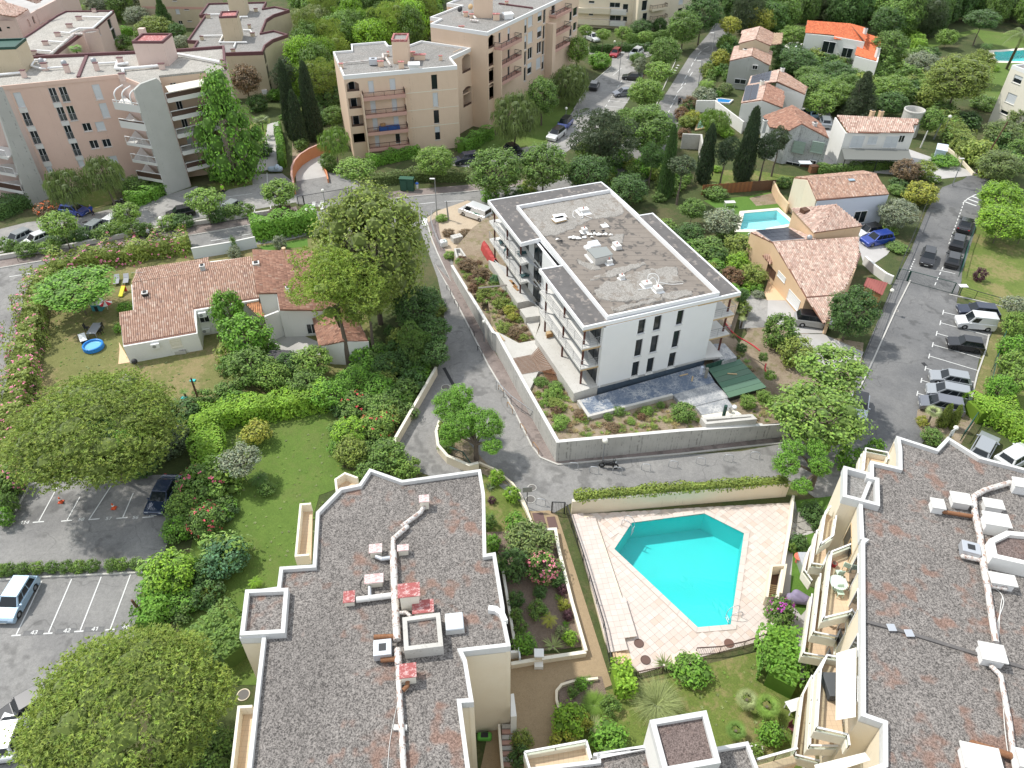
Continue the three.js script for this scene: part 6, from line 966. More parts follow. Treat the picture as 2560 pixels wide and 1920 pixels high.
function leafBlades(out,cols,q,n,r,len,wid,tone,needle){
const put=(a,b,c,k)=>{out.push(a.x,a.y,a.z,b.x,b.y,b.z,c.x,c.y,c.z);for(let i=0;i<3;i++)cols.push(k[0],k[1],k[2]);};
const k0=tone*(0.72+r()*0.56),k=[k0*(0.9+r()*0.22),k0,k0*(0.8+r()*0.4)];
const ax=v_(r()- 0.5,r()- 0.5,r()- 0.5).cross(n).normalize(),ay=n.clone().cross(ax);
if(needle){for(let i=0;i<4;i++){const a=r()*TAU,d=ax.clone().multiplyScalar(Math.cos(a)).addScaledVector(ay,Math.sin(a)).addScaledVector(n,0.9).normalize(),s=d.clone().cross(v_(r()- 0.5,r()- 0.5,r()- 0.5)).normalize();put(q.clone().addScaledVector(s,wid*0.5),q.clone().addScaledVector(s,-wid*0.5),q.clone().addScaledVector(d,len),k);}return;}
const t=q.clone().addScaledVector(ax,len*0.5),b=q.clone().addScaledVector(ax,-len*0.5),f=len*0.12,l=q.clone().addScaledVector(ay,wid*0.5).addScaledVector(n,f),m=q.clone().addScaledVector(ay,-wid*0.5).addScaledVector(n,f*(r()*2-0.6));
put(b,m,t,k);put(b,t,l,k);
}
function leafGeo(out,cols){const g=new THREE.BufferGeometry();g.setAttribute('position',new THREE.BufferAttribute(new Float32Array(out),3));g.setAttribute('color',new THREE.BufferAttribute(new Float32Array(cols),3));g.setAttribute('uv',new THREE.BufferAttribute(new Float32Array(out.length/3*2),2));g.computeVertexNormals();return g;}
const CROWN={};
function crownGeo(shape,lod,v){
return CROWN[[shape,lod,v]]??=(()=>{
const r=rnd(1000+v*131+lod*17+shape.length*977+shape.charCodeAt(0)),out=[],cols=[],len=LEN[lod],cl=[];
const needle=['pine','umbrella','cypress','conifer'].includes(shape),N=CLUMPS[lod]*(shape==='cypress'?1.4:shape==='pine'?0.75:1)|0;
for(let i=0;i<N;i++){
const a=i*2.39996+r()*0.5;let y=1-2*(i+0.5)/ N,x,z,s=(lod>2?0.36:0.32)*Math.pow(26/N,0.35)*(0.8+r()*0.5);
if(shape==='umbrella'){y=Math.min(0.995,-0.3+1.32*(1 -(i+0.5)/ N));const w=Math.sqrt(Math.max(0.02,1-Math.max(0,y)**2))*(y<0?0.95:1),k=0.8+r()*0.2;x=Math.cos(a)*w*k*0.88;z=Math.sin(a)*w*k*0.88;y*=0.75;}
else if(shape==='cypress'){const h=(i+0.5)/ N,w=Math.pow(1-h,0.55)*Math.min(1,0.45+h*4)*0.62;y=-1+2*h*0.93;x=Math.cos(a)*w;z=Math.sin(a)*w;s*=0.8+0.5*(1-h);}
else if(shape==='conifer'){const h=(i+0.5)/ N,w=(1-h)*0.9*(0.6+r()*0.4);y=-1+1.9*h;x=Math.cos(a)*w;z=Math.sin(a)*w;s*=1.25-h*0.7;}
else if(shape==='column'){const h=(i+0.5)/ N,w=Math.sin(Math.min(1,h*1.15+0.12)*Math.PI*0.93)*0.95*(0.72+r()*0.28);y=-1+1.9*h;x=Math.cos(a)*w;z=Math.sin(a)*w;s*=1.3;}
else{const k=shape==='pine'?0.35+r()*0.6:0.62+r()*0.2,w=Math.sqrt(1-y*y);x=Math.cos(a)*w*k;z=Math.sin(a)*w*k;y*=k;if(shape==='shrub')y=Math.max(y,-0.8);if(shape==='flat')y*=0.8;}
cl.push([v_(x,y,z),s,0.85+r()*0.3]);
}
const per=[66,92,118,142][lod]*(needle?1.9:1)|0;
for(const[c,s,tone]of cl){
const sy=shape==='pine'?0.7:shape==='umbrella'?0.85:shape==='flat'?0.6:0.85;
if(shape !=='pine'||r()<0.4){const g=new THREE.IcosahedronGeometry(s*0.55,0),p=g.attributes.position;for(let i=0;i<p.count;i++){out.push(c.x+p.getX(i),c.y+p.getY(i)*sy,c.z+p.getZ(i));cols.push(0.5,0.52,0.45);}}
for(let i=0;i<per;i++){
const u=r()*2-1,a=r()*TAU,w=Math.sqrt(1-u*u),n=v_(Math.cos(a)*w,u,Math.sin(a)*w);
if(n.dot(c)<-0.25&&r()<0.75)continue;
const q=c.clone().add(v_(n.x*s,n.y*s*sy,n.z*s).multiplyScalar(0.72+r()*0.42));
const up=shape==='weep'?-0.9:shape==='cypress'||shape==='column'?0.5:0.35,m=n.clone().add(v_((r()- 0.5)*1.1,up +(r()- 0.5)*0.9,(r()- 0.5)*1.1)).normalize();
if(shape==='weep'){const L2=len*2.6,d=v_(n.x*0.35,-1,n.z*0.35).normalize(),side=v_(-n.z,0,n.x);const k0=tone*(0.7+r()*0.6);for(const e of[0.5,-0.5]){const A=q.clone().addScaledVector(side,len*0.28*e),B=q.clone().addScaledVector(d,L2),C=q.clone().addScaledVector(n,len*0.25);out.push(A.x,A.y,A.z,B.x,B.y,B.z,C.x,C.y,C.z);for(let t=0;t<3;t++)cols.push(k0,k0,k0*0.9);}}
else leafBlades(out,cols,q,m,r,len*(needle?0.85:0.9+r()*0.4),len*(needle?0.34:0.62),tone,needle);
}
}
return leafGeo(out,cols);
})();
}
const TRUNKS={};
function trunkGeo(v,thin){return TRUNKS[[v,thin]]??=(()=>{const r=rnd(77+v),g=[],k=thin?0.02:0.032;const p=[v_(0,-0.03,0),v_((r()- 0.5)*0.04,0.25,(r()- 0.5)*0.04),v_((r()- 0.5)*0.07,0.5,(r()- 0.5)*0.07),v_((r()- 0.5)*0.05,0.86,(r()- 0.5)*0.05)];for(let i=0;i<3;i++)g.push(rodG(p[i],p[i+1],k*(1-i*0.24),7,k*(0.78-i*0.24)));return join(g);})();}
function limbGeo(v){return TRUNKS['limb'+v]??=(()=>{const r=rnd(99+v),g=[];for(let i=0;i<9;i++){const a=i*2.4,h=-0.75+r()*0.5;g.push(rodG(v_(0,h,0),v_(Math.cos(a)*0.6,h+0.5+r()*0.5,Math.sin(a)*0.6),0.035,5,0.012));}return join(g);})();}
let plantNo=0;
// kind: [shape, palette, vertical aspect of the crown, share of the height the crown takes at most, category, object name]
const KIND={oak:['round','green',0.85,0.8],oakDeep:['round','deep',0.85,0.85],oakFresh:['round','fresh',0.85,0.8],street:['round','fresh',0.75,0.62],big:['round','olive',0.95,0.72],maple:['round','bright',1.1,0.85],pine:['pine','pineLight',0.9,0.75],darkPine:['pine','dark',0.95,0.9],woodPine:['pine','pine',0.9,0.9],umbrella:['umbrella','pine',0.72,0.6],column:['column','bright',2.2,0.93],cypress:['cypress','cypress',4,0.96],cypressGreen:['cypress','deep',4,0.98],conifer:['conifer','dark',1.5,0.97],weep:['weep','weep',0.95,0.9],weepLight:['weep','fresh',0.95,0.9],flatTree:['flat','bright',0.42,0.6],oliveTree:['round','silver',0.75,0.8],yellowTree:['round','yellow',0.85,0.85],redTree:['round','brown',0.95,0.88]};
function plantAt(c,x,y,w,H,asp,frac,y0=0){
const p=c(x,y),k=c(1,0)[0]- c(0,0)[0];let hc=y0+H*0.6,R=1,Ry=1;
for(let i=0;i<3;i++){R=w/2*k*mpp(p,hc);Ry=Math.min(R*asp,H*frac/2);hc=y0+H-Ry;}
return[G(p,hc),R,Ry];
}
const lodOf=(R)=>(R<1.5?0:R<2.9?1:R<5?2:3);
function tree(kind,c,x,y,w,H,label,o={}){
const[shape,pal,asp,frac]=KIND[kind],[q,R,Ry]=plantAt(c,x,y,w,H,o.asp||asp,o.frac||frac,o.y0),v=plantNo++ % 2;
const t=t_('tree',label,shape==='cypress'?'cypress':['pine','umbrella','conifer'].includes(shape)?'conifer':'tree',v_(q.x,o.y0||0,q.z),o.group);
const h=q.y -(o.y0||0),m=shade(new THREE.Mesh(crownGeo(shape,o.lod??lodOf(Math.max(R,Ry*0.6)),v),leafMat(o.pal||pal)));m.name='crown';m.position.y=h;m.scale.set(R,Ry,R);m.rotation.y=plantNo*1.7;t.add(m);
const tk=shade(new THREE.Mesh(trunkGeo(v,H<7),M.bark));tk.name='trunk';const tt=h+Ry*0.3;tk.scale.set(tt*0.85,tt,tt*0.85);if(o.lean){tk.rotation.z=o.lean;}t.add(tk);
if(!['cypress','column','umbrella'].includes(shape)){const l=shade(new THREE.Mesh(limbGeo(v),M.bark));l.name='limbs';l.position.y=h;l.scale.set(R,Ry,R);t.add(l);}
return t;
}
function bush(pal,c,x,y,w,H,label,o={}){
const[q,R,Ry]=plantAt(c,x,y,w,H,3,1,o.y0),v=plantNo++ % 2,t=t_(o.name||'shrub',label,o.cat||'shrub',v_(q.x,o.y0||0,q.z),o.group);
const m=shade(new THREE.Mesh(crownGeo(o.shape||'shrub',o.lod??lodOf(R),v),leafMat(pal)));m.name='foliage';m.position.y=q.y -(o.y0||0);m.scale.set(R,Math.max(Ry,H*0.55),R);m.rotation.y=plantNo*2.1;t.add(m);
if(o.flowers){const r=rnd(plantNo*7),out=[],cols=[];for(let i=0;i<(o.n||90);i++){const u=r()*1.3-0.3,a=r()*TAU,ww=Math.sqrt(1-Math.min(1,u*u)),n=v_(Math.cos(a)*ww,u,Math.sin(a)*ww);for(let j=0;j<4;j++)leafBlades(out,cols,n.clone().multiplyScalar(0.98).add(v_(r()- 0.5,r()- 0.5,r()- 0.5).multiplyScalar(0.12)),n,r,0.13/Math.sqrt(R),0.11/Math.sqrt(R),1.1,false);}const f=shade(new THREE.Mesh(leafGeo(out,cols),LEAF['f'+o.flowers]??=std({color:rgb(...o.flowers),roughness:0.7,vertexColors:true})));f.name='flowers';f.position.copy(m.position);f.scale.copy(m.scale);t.add(f);}
return t;
}
function hedge(pal,line,w,H,label,o={}){
const r=rnd(line.length*91+Math.round(line[0].x*10)),out=[],cols=[],y0=o.y0||0,loose=o.loose??0.12,len=o.len||0.3,fl=[],fc=[];
for(let i=0;i+1<line.length;i++){
const a=line[i],b=line[i+1],L=Math.hypot(b.x-a.x,b.z-a.z),d=dirXZ(a,b),n=v_(-d.z,0,d.x),per=2*H+w,cnt=Math.round(L*per*(o.dens||34)*(0.09 /(len*len)));
for(let k=0;k<cnt;k++){const s=r()*per,u=r()*L;let px,py,nn;if(s<H){px=-w/2;py=s;nn=n.clone().negate();}else if(s<H+w){px=s-H-w/2;py=H;nn=v_(0,1,0);}else{px=w/2;py=s-H-w;nn=n.clone();}
const bump=1+loose*1.4*(Math.sin(u*2.1+i)*0.5+Math.sin(u*0.83+s)*0.5),rd=(o.round??0.25)*0.45*(py>H*0.7?(py-H*0.7)/(H*0.3)*Math.abs(px)/(w/2):0),off=(r()- 0.6)*loose*1.6;
const q=v_(a.x+d.x*u,y0+py*bump-rd,a.z+d.z*u).addScaledVector(n,px*bump-Math.sign(px)*rd).addScaledVector(nn,off),m=nn.clone().add(v_(r()- 0.5,r()- 0.1,r()- 0.5).multiplyScalar(1.1)).normalize();
if(o.flowers&&r()<0.05){for(let j=0;j<3;j++)leafBlades(fl,fc,q.clone().add(v_(r()- 0.5,r()*0.3,r()- 0.5).multiplyScalar(0.3)).addScaledVector(nn,0.12),m,r,0.22,0.2,1.1,false);}else leafBlades(out,cols,q,m,r,len*(0.8+r()*0.5),len*0.6,0.82+0.3*Math.sin(u*1.3+i*2)*0.3+r()*0.2,false);}
}
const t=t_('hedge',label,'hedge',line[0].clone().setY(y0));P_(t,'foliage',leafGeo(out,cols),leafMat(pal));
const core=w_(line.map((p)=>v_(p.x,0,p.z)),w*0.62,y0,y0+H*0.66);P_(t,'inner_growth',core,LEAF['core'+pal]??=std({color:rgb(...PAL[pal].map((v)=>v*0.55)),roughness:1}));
if(fl.length)P_(t,'flowers',leafGeo(fl,fc),LEAF['f'+o.flowers]??=std({color:rgb(...o.flowers),roughness:0.7,vertexColors:true}));
return t;
}
const BLADES={};
function bladeGeo(kind){return BLADES[kind]??=(()=>{const r=rnd(kind.length*31),out=[],cols=[],[n,w,arch,up]={grass:[1500,0.007,1.5,1.3],agave:[46,0.075,0.25,0.9],yucca:[90,0.05,0.15,0.55],lily:[70,0.06,0.6,1.0]}[kind];
for(let i=0;i<n;i++){const a=r()*TAU,e=up*(0.35+r()*0.8),L=0.75+r()*0.35,d=v_(Math.cos(a),e,Math.sin(a)).normalize(),s=v_(-Math.sin(a),0,Math.cos(a)),k=0.7+r()*0.6;let p=v_(Math.cos(a),0,Math.sin(a)).multiplyScalar(kind==='grass'?r()*0.35:0.04);const m=3;let W=w;for(let j=0;j<m;j++){const q=p.clone().addScaledVector(d,L/m);d.y -=arch/m*(0.8+r()*0.4);d.normalize();const W2=w*(1 -(j+1)/ m);const A=p.clone().addScaledVector(s,W),B=p.clone().addScaledVector(s,-W),C=q.clone().addScaledVector(s,-W2),D=q.clone().addScaledVector(s,W2);for(const v of W2>0.001?[A,B,C,A,C,D]:[A,B,C]){out.push(v.x,v.y,v.z);cols.push(k,k,k*0.9);}p=q;W=W2;}}
return leafGeo(out,cols);})();}
function tuft(kind,pal,c,x,y,w,label,o={}){const p=c(x,y),k=c(1,0)[0]- c(0,0)[0],R=w/2*k*mpp(p,0.5),q=G(p,(o.y0||0)+ R*0.35 +(o.stem||0)),t=t_(o.name||(kind==='grass'?'ornamental_grass':'spiky_plant'),label,kind==='grass'?'grass clump':'spiky plant',v_(q.x,o.y0||0,q.z),o.group),m=shade(new THREE.Mesh(bladeGeo(kind),leafMat(pal)));m.name='blades';m.scale.set(R,R*(o.tall||1),R);m.position.y=o.stem||0;m.rotation.y=x;t.add(m);if(o.stem)P_(t,'stem',c_(0.09,0.13,o.stem,7,0,o.stem/2,0),M.bark,true);return t;}
function palm(pal,c,x,y,w,H,label,o={}){
const p=c(x,y),k=c(1,0)[0]- c(0,0)[0],R=w/2*k*mpp(p,H),q=G(p,H),b=o.base?G(o.base,0):v_(q.x,0,q.z),t=t_('palm',label,'palm',b),r=rnd(x+y),out=[],cols=[],F=o.n||22,top=v_(q.x-b.x,H,q.z-b.z);
for(let i=0;i<F;i++){const a=i*2.4,e=1.0-1.2*(i/F),d=v_(Math.cos(a),e,Math.sin(a)).normalize(),s=v_(-Math.sin(a),0,Math.cos(a));let pt=v_();const n=12,pts2=[pt.clone()];for(let j=0;j<n;j++){pt=pt.clone().addScaledVector(d,R/n);d.y -=0.13;d.normalize();pts2.push(pt.clone());}const kk=0.75+r()*0.5;
if(o.fan){const hub=pts2[4],dir=pts2[5].clone().sub(pts2[3]).normalize();for(let j=-6;j<=6;j++){const an=j*0.2,tip=hub.clone().addScaledVector(dir,Math.cos(an)*R*0.62).addScaledVector(s,Math.sin(an)*R*0.62),w2=s.clone().multiplyScalar(R*0.045);for(const v of[hub.clone().add(w2),hub.clone().sub(w2),tip]){out.push(v.x,v.y,v.z);cols.push(kk,kk,kk);}}for(const v of[pts2[0],pts2[7].clone().addScaledVector(s,R*0.02),pts2[7]]){out.push(v.x,v.y,v.z);cols.push(kk,kk,kk);}}
else for(let j=1;j<n;j++)for(const sg of[1,-1])for(const off of[0,0.5]){const A=pts2[j].clone().lerp(pts2[j+1],off),L=R*0.26*Math.sin(Math.PI*(0.15+0.8*j/n)),tip=A.clone().addScaledVector(s,sg*L).addScaledVector(d,L*0.3).add(v_(0,-L*0.45,0)),B=A.clone().lerp(pts2[j+1],0.4);for(const v of[A,B,tip]){out.push(v.x,v.y,v.z);cols.push(kk,kk,kk*0.9);}}}
P_(t,'fronds',leafGeo(out,cols).translate(top.x,top.y,top.z),leafMat(pal),true);P_(t,'trunk',rodG(v_(0,-0.1,0),top,Math.max(0.12,H*0.03),9,Math.max(0.1,H*0.024)),M.bark,true);return t;}
function pollard(label,base,balls,pal){
const b=G(base,0),t=t_('tree',label,'tree',b),g=[rodG(v_(0,-0.1,0),v_(0,2.2,0),0.28,9,0.2)],hub=v_(0,2.1,0);
for(const[c,x,y,w,h]of balls){const p=c(x,y),q=G(p,h).sub(b),R=w/2*(c(1,0)[0]- c(0,0)[0])*mpp(p,h),m=shade(new THREE.Mesh(crownGeo('round',R<1.6?1:2,plantNo++ % 2),leafMat(pal)));m.name='crown';m.position.copy(q);m.scale.set(R,R*0.85,R);m.rotation.y=x;t.add(m);const mid=hub.clone().lerp(q,0.5).add(v_(0,0.3,0));g.push(rodG(hub,mid,0.17,7,0.12),rodG(mid,q,0.12,7,0.07));}
P_(t,'trunk',g,M.bark,true);return t;}
function cover(label,polys,n,shape,pals,R0,R1,y,seed){
const r=rnd(seed),L=pals.map(()=>[]);polys.forEach((ps)=>{const p2=ps.map(flat),bb=new THREE.Box2().setFromPoints(p2),A=Math.abs(area(p2)),m=Math.round(A*n);for(let k=0;k<m*4&&L.flat().length<9000;k++){const x=lerp(bb.min.x,bb.max.x,r()),z=lerp(bb.min.y,bb.max.y,r());let q=false;for(let i=0,j=p2.length-1;i<p2.length;j=i++){const a=p2[i],b=p2[j];if((a.y>z)!==(b.y>z)&&x<(b.x-a.x)*(z-a.y)/(b.y-a.y)+ a.x)q=!q;}if(q&&r()<m /(m*4)*(bb.max.x-bb.min.x)*(bb.max.y-bb.min.y)/ A)L[Math.floor(r()*pals.length)].push([x,z,r(),r()]);}});
L.forEach((l,i)=>{if(!l.length)return;const im=shade(new THREE.InstancedMesh(shape==='blade'?bladeGeo('lily'):crownGeo(shape,0,i % 2),leafMat(pals[i]),l.length));im.name=numbered('ground_cover');im.userData={kind:'stuff',label:label+', ' +['mostly green','with fresh shoots','with dull growth','with dry stems'][i],category:'ground cover'};l.forEach(([x,z,a,b],k)=>{const R=lerp(R0,R1,a),H=R*(0.55+b*0.4);im.setMatrixAt(k,new THREE.Matrix4().compose(v_(x,y +(shape==='blade'?0:H*0.75),z),new THREE.Quaternion().setFromAxisAngle(v_(0,1,0),a*40),v_(R,shape==='blade'?R:H,R)));const q=0.75+b*0.5;im.setColorAt(k,rgb(q,q,q*(0.85+a*0.3)));});scene.add(im);});
}
function wood(label,region,n,kinds,Hs,seed){
const r=rnd(seed),bb=new THREE.Box2().setFromPoints(region.map(flat)),poly=region.map(flat),inside=(x,y)=>{let k=false;for(let i=0,j=poly.length-1;i<poly.length;j=i++){const a=poly[i],b=poly[j];if((a.y>y)!==(b.y>y)&&x<(b.x-a.x)*(y-a.y)/(b.y-a.y)+ a.x)k=!k;}return k;};
const lists=kinds.map(()=>[]);let tries=0;const got=[];while(got.length<n&&tries++<n*60){const x=lerp(bb.min.x,bb.max.x,r()),z=lerp(bb.min.y,bb.max.y,r());if(!inside(x,z)||got.some(([a,b])=>Math.hypot(a-x,b-z)<2.6))continue;got.push([x,z]);lists[Math.floor(r()*kinds.length)].push([x,z,r(),r()]);}
lists.forEach((L,i)=>{if(!L.length)return;const[shape,pal]=kinds[i],im=shade(new THREE.InstancedMesh(crownGeo(shape,2,i % 2),leafMat(pal),L.length));im.name=numbered('woodland');im.userData={kind:'stuff',label:label +(i?', ' +['','lighter trees','darker trees','other trees'][i]:''),category:'wood'};L.forEach(([x,z,a,b],k)=>{const R=2.6+a*2.2,H=lerp(Hs[0],Hs[1],b),Ry=H*0.5;im.setMatrixAt(k,new THREE.Matrix4().compose(v_(x,H-Ry,z),new THREE.Quaternion().setFromAxisAngle(v_(0,1,0),a*6),v_(R,Ry,R)));const q=0.75+a*0.5;im.setColorAt(k,rgb(q,q,q*(0.8+b*0.3)));});scene.add(im);});
}
// ---------------------------------------------------------------- which plant stands where
const SOILY=SOIL;
{
tree('big',O,800,530,268,18,'largest tree, broad olive green crown between the long villa and the side street',{frac:0.82,asp:1.1});
tree('pine',O,722,605,185,14.5,'tall light green pine in front of the largest tree, over the villa roof',{frac:0.66,asp:0.8});
tree('pine',O,790,640,130,11,'lower pine crown right of the tall light green pine',{pal:'pine',frac:0.55});
tree('umbrella',O,212,930,325,10.5,'wide domed umbrella pine between villa garden and upper left car park',{asp:0.62,frac:0.75});
tree('umbrella',O,268,1545,415,11,'huge umbrella pine filling the bottom left corner over parked cars',{asp:0.6});
tree('column',O,487,272,132,16.3,'bright green column shaped tree by the entrance of the pink block');
tree('oak',O,1775,895,210,7.4,'spreading airy tree at the right end of the site wall, over a parked car',{pal:'fresh',asp:0.6,frac:0.7,lod:2});
tree('oak',O,1800,790,150,7.6,'airy branchy tree above the gravel yard, behind the spreading one',{pal:'fresh',asp:0.45,frac:0.5,lod:1});
tree('oakDeep',O,1843,672,112,7.2,'dense dark green tree beside the shed and the right car park',{pal:'deep',asp:1.1});
bush('green',O,1685,713,78,4.2,'dense rounded bush in front of the garage with the silver car',{shape:'round'});
bush('olive',O,1722,760,80,3.2,'rounded olive green bush below the garage yard');
pollard('knobbly pollarded tree with four leaf balls on the street island',c5(878,1310),[[c5,700,960,230,4.6],[c5,770,900,180,5.0],[c5,760,1090,230,4.0],[c5,830,1010,160,4.6],[c5,945,1080,230,4.0],[c5,980,1220,130,3.0],[c5,700,1150,150,3.2]],'bright');
pollard('pollarded tree with five leaf balls at the corner of the pool wall',c6(838,1500),[[c6,728,1235,150,4.4],[c6,690,1335,180,4.0],[c6,880,1235,140,4.4],[c6,905,1345,155,3.8],[c6,785,1475,130,3.0]],'bright');
}
{
tree('darkPine',c2,1690,880,400,11,'wide dark grey-green conifer behind the unfinished block');tree('oak',c2,1990,830,370,9.5,'large round tree between the dark conifer and the tall cypress');
tree('oak',c2,1000,1090,370,8.6,'round street tree behind the white van');tree('oak',c2,1310,1060,350,8.4,'round street tree just behind the back roof edge of the unfinished block');
tree('oakDeep',c2,1600,1110,300,6.5,'low dark tree between the round street trees and the dark conifer');tree('oakFresh',c2,1570,970,120,5.5,'small bright tree growing against the dark conifer');
tree('cypressGreen',c2,2118,1040,128,11.4,'tall slim cypress behind the unfinished block');tree('darkPine',c2,2010,1010,170,7,'dark tree left of the tall slim cypress',{pal:'deep'});tree('oakDeep',c2,1860,1210,260,5,'mixed green bush behind the right roof wing, near the slim cypress');
tree('oakDeep',c3,20,1060,170,8,'dark ragged tree right of the tall slim cypress',{pal:'dark'});tree('oliveTree',c3,85,1335,170,4.2,'grey green tree beside the artificial lawn with the pool',{pal:'green'});tree('oliveTree',c3,275,1420,240,4.4,'silvery olive tree at the left end of the rectangular pool');
bush('green',c3,190,1600,260,2.4,'loose bush between the roof wing and the solar roofed villa');bush('olive',c3,400,1580,230,2.6,'loose bush below the olive by the rectangular pool');bush('deep',c3,60,1500,200,2.6,'dark bush at the back right edge of the unfinished block');bush('green',c3,300,1520,120,2,'small bush under the silvery olive');
bush('red',c6,330,130,180,2.2,'reddish photinia bush by the right edge of the unfinished roof');bush('olive',c6,470,120,190,2.4,'greenish red bush beside the villa entrance path');bush('lime',c6,380,40,170,2.2,'bright lime bush above the reddish photinia');bush('bright',c6,490,200,90,1.0,'low bright bush by the stone edging');bush('silver',c6,500,245,80,0.8,'grey lavender clump on the stone edging');bush('lime',c6,435,190,70,0.9,'low lime clump left of the bright one');bush('deep',c6,230,-10,160,2,'dark green bush along the dry stone bank');
for(const[x,y,l]of[[375,350,'upper'],[440,330,'right hand'],[405,400,'lower']])tuft('yucca','straw',c6,x,y,70,l+' yucca beside the right balconies',{stem:1.2});
}
{
for(const[x,y,w,n]of[[380,1435,235,'first'],[815,1365,185,'second'],[1312,1285,235,'third'],[1790,1230,230,'fourth']])tree('street',c1,x,y,w,5.8,n+' street tree from the left along the long low roadside wall');
tree('street',c2,105,1085,240,5.8,'street tree by the sliding gate of the garage ramp');tree('street',c2,605,1030,270,6,'street tree behind the green cabinet by the road',{frac:0.75});
tree('weep',c1,425,1190,250,7.6,'left of two drooping pepper trees before the pink block');tree('weep',c1,660,1110,240,8.6,'right of two drooping pepper trees before the pink block',{pal:'weep'});
tree('cypress',c1,1850,640,140,13,'left of the two tallest dark cypresses by the garage ramp');tree('cypress',c1,1985,650,150,13.4,'right of the two tallest dark cypresses by the garage ramp');tree('woodPine',c1,2060,500,260,10,'pine behind the tallest dark cypresses',{pal:'pine'});tree('darkPine',c1,1830,470,170,8,'dark tree behind the left tallest cypress');tree('cypress',c1,1905,760,125,9.5,'shorter dark cypress in front of the two tallest');
tree('redTree',c1,1575,500,200,8.5,'brownish tree at the right end of the pink block roof');palm('weep',c1,1680,775,130,2.8,'fan palm on the lawn right of the bright column tree',{fan:true});tuft('yucca','silver',c1,1690,880,100,'yucca below the fan palm',{stem:1});
tree('oakDeep',c1,2120,620,190,6,'green tree left of the peach block, upper one');tree('oak',c1,2150,740,150,4.5,'green tree left of the peach block, lower one');tree('weepLight',c1,2150,900,190,7.5,'loose light tree at the corner of the peach block',{pal:'fresh'});
bush('green',c1,2110,1040,120,2.8,'bush right of the curved orange wall');bush('deep',c1,1690,965,130,2,'dark bush by the garden path');bush('green',c1,1940,930,90,2,'bush inside the bed over the curved orange wall');bush('bright',c1,1420,1120,170,1.8,'low bright hedge bush under the column tree, left');bush('bright',c1,1580,1090,120,1.8,'low bright hedge bush under the column tree, right');bush('deep',c1,1650,660,140,3,'dark bush behind the column tree');bush('bright',c1,1770,610,100,2,'bright bush near the beige wall foot');
bush('green',c1,870,1190,200,2.4,'loose bush beside the drooping pepper trees');bush('brown',c1,300,1340,160,1.8,'dark bush with orange flowers at the blue car',{flowers:[0.75,0.16,0.04],n:46});
[[45,1580,110,'green'],[170,1600,150,'green'],[320,1590,130,'fresh'],[400,1520,180,'deep'],[520,1510,150,'deep'],[660,1500,130,'green'],[740,1470,140,'fresh'],[850,1470,130,'green'],[1080,1430,140,'fresh'],[1170,1425,150,'deep'],[1400,1380,150,'deep'],[1480,1360,130,'green'],[1570,1350,120,'green'],[940,1480,110,'green']].forEach(([x,y,w,p],i)=>bush(p,c1,x,y,w,2.0,['far left','second','third','fourth','fifth','sixth','seventh','eighth','ninth','tenth','eleventh','twelfth','thirteenth','fourteenth'][i]+ ' bush in the row behind the low roadside wall',{group:'bushes behind the low roadside wall'}));
hedge('bright',pts(c1,0,835,1330,950,1290,1060,1230),2.4,2.0,'clipped bright hedge at the foot of the grey fin wall',{round:0.5});hedge('deep',pts(c1,0,-40,1410,80,1360,180,1320),3,2.2,'clipped hedge at the left frame edge below balconies');
hedge('bright',pts(c1,0,1790,850,1810,960,1820,1080),1.2,1.8,'narrow clipped hedge along the garden path');hedge('bright',pts(c2,0,180,1075,330,1040,510,1000),1.6,1.9,'clipped hedge below the balconies of the peach block');hedge('bright',pts(c2,0,775,985,870,935,960,880),2.2,2.2,'clipped hedge at the right corner of the peach block');hedge('weep',pts(c2,0,215,1190,480,1160,690,1165,830,1165),1.3,2.0,'thin see-through hedge along the pavement by the green cabinet',{dens:16});
tree('weep',c2,1125,745,320,10,'large drooping tree at the taller peach wing');tree('maple',c2,1300,610,225,9,'bright maple in front of the taller peach wing',{pal:'green'});tree('weep',c2,1480,530,260,8,'drooping tree beside the long car park');tree('maple',c2,1530,310,150,9,'bright slender tree at the far corner of the peach wing',{pal:'fresh'});bush('bright',c2,1670,390,150,3.2,'dense bush at the top of the long car park');
tree('street',c2,1965,590,235,7,'street tree nearest in the row along the climbing road',{frac:0.8});tree('street',c2,2050,460,185,7,'second street tree of the row along the climbing road',{frac:0.8});tree('oak',c2,2090,330,220,8,'third street tree of the row along the climbing road');tree('oak',k3,900,190,270,9,'fourth street tree of the row along the climbing road');tree('oakDeep',k3,1030,90,290,11,'farthest big street tree on the climbing road');tree('street',k3,640,660,230,6.5,'street tree hiding the end of the long car park',{frac:0.8});
tree('street',k3,455,235,130,6.5,'small tree behind the red car');tree('street',k3,618,260,105,6,'small tree behind the white car in the long car park');tree('street',k3,185,215,105,5.5,'small tree before the cream block, left one');tree('street',k3,312,245,110,5.5,'small tree before the cream block, second from left');bush('silver',k3,582,470,110,3,'rounded grey green bush beside the black car');bush('green',k3,560,420,120,2.2,'bush behind the rounded grey green one');
hedge('deep',pts(k3,0,215,375,450,370,640,365),1.6,1.6,'hedge at the top end of the long car park');hedge('green',pts(k3,0,480,310,640,305,780,285),2.2,2.2,'hedge before the cream block');bush('deep',k3,590,195,180,3.4,'dark bush in front of the cream block');bush('deep',k3,720,180,110,3.4,'dark bush at the right of the cream block');
tree('oak',k3,640,880,330,7.5,'broad tree between long car park and climbing road, nearest the main road');tree('oak',k3,470,830,140,4,'small tree at the lower end of the long car park');
}
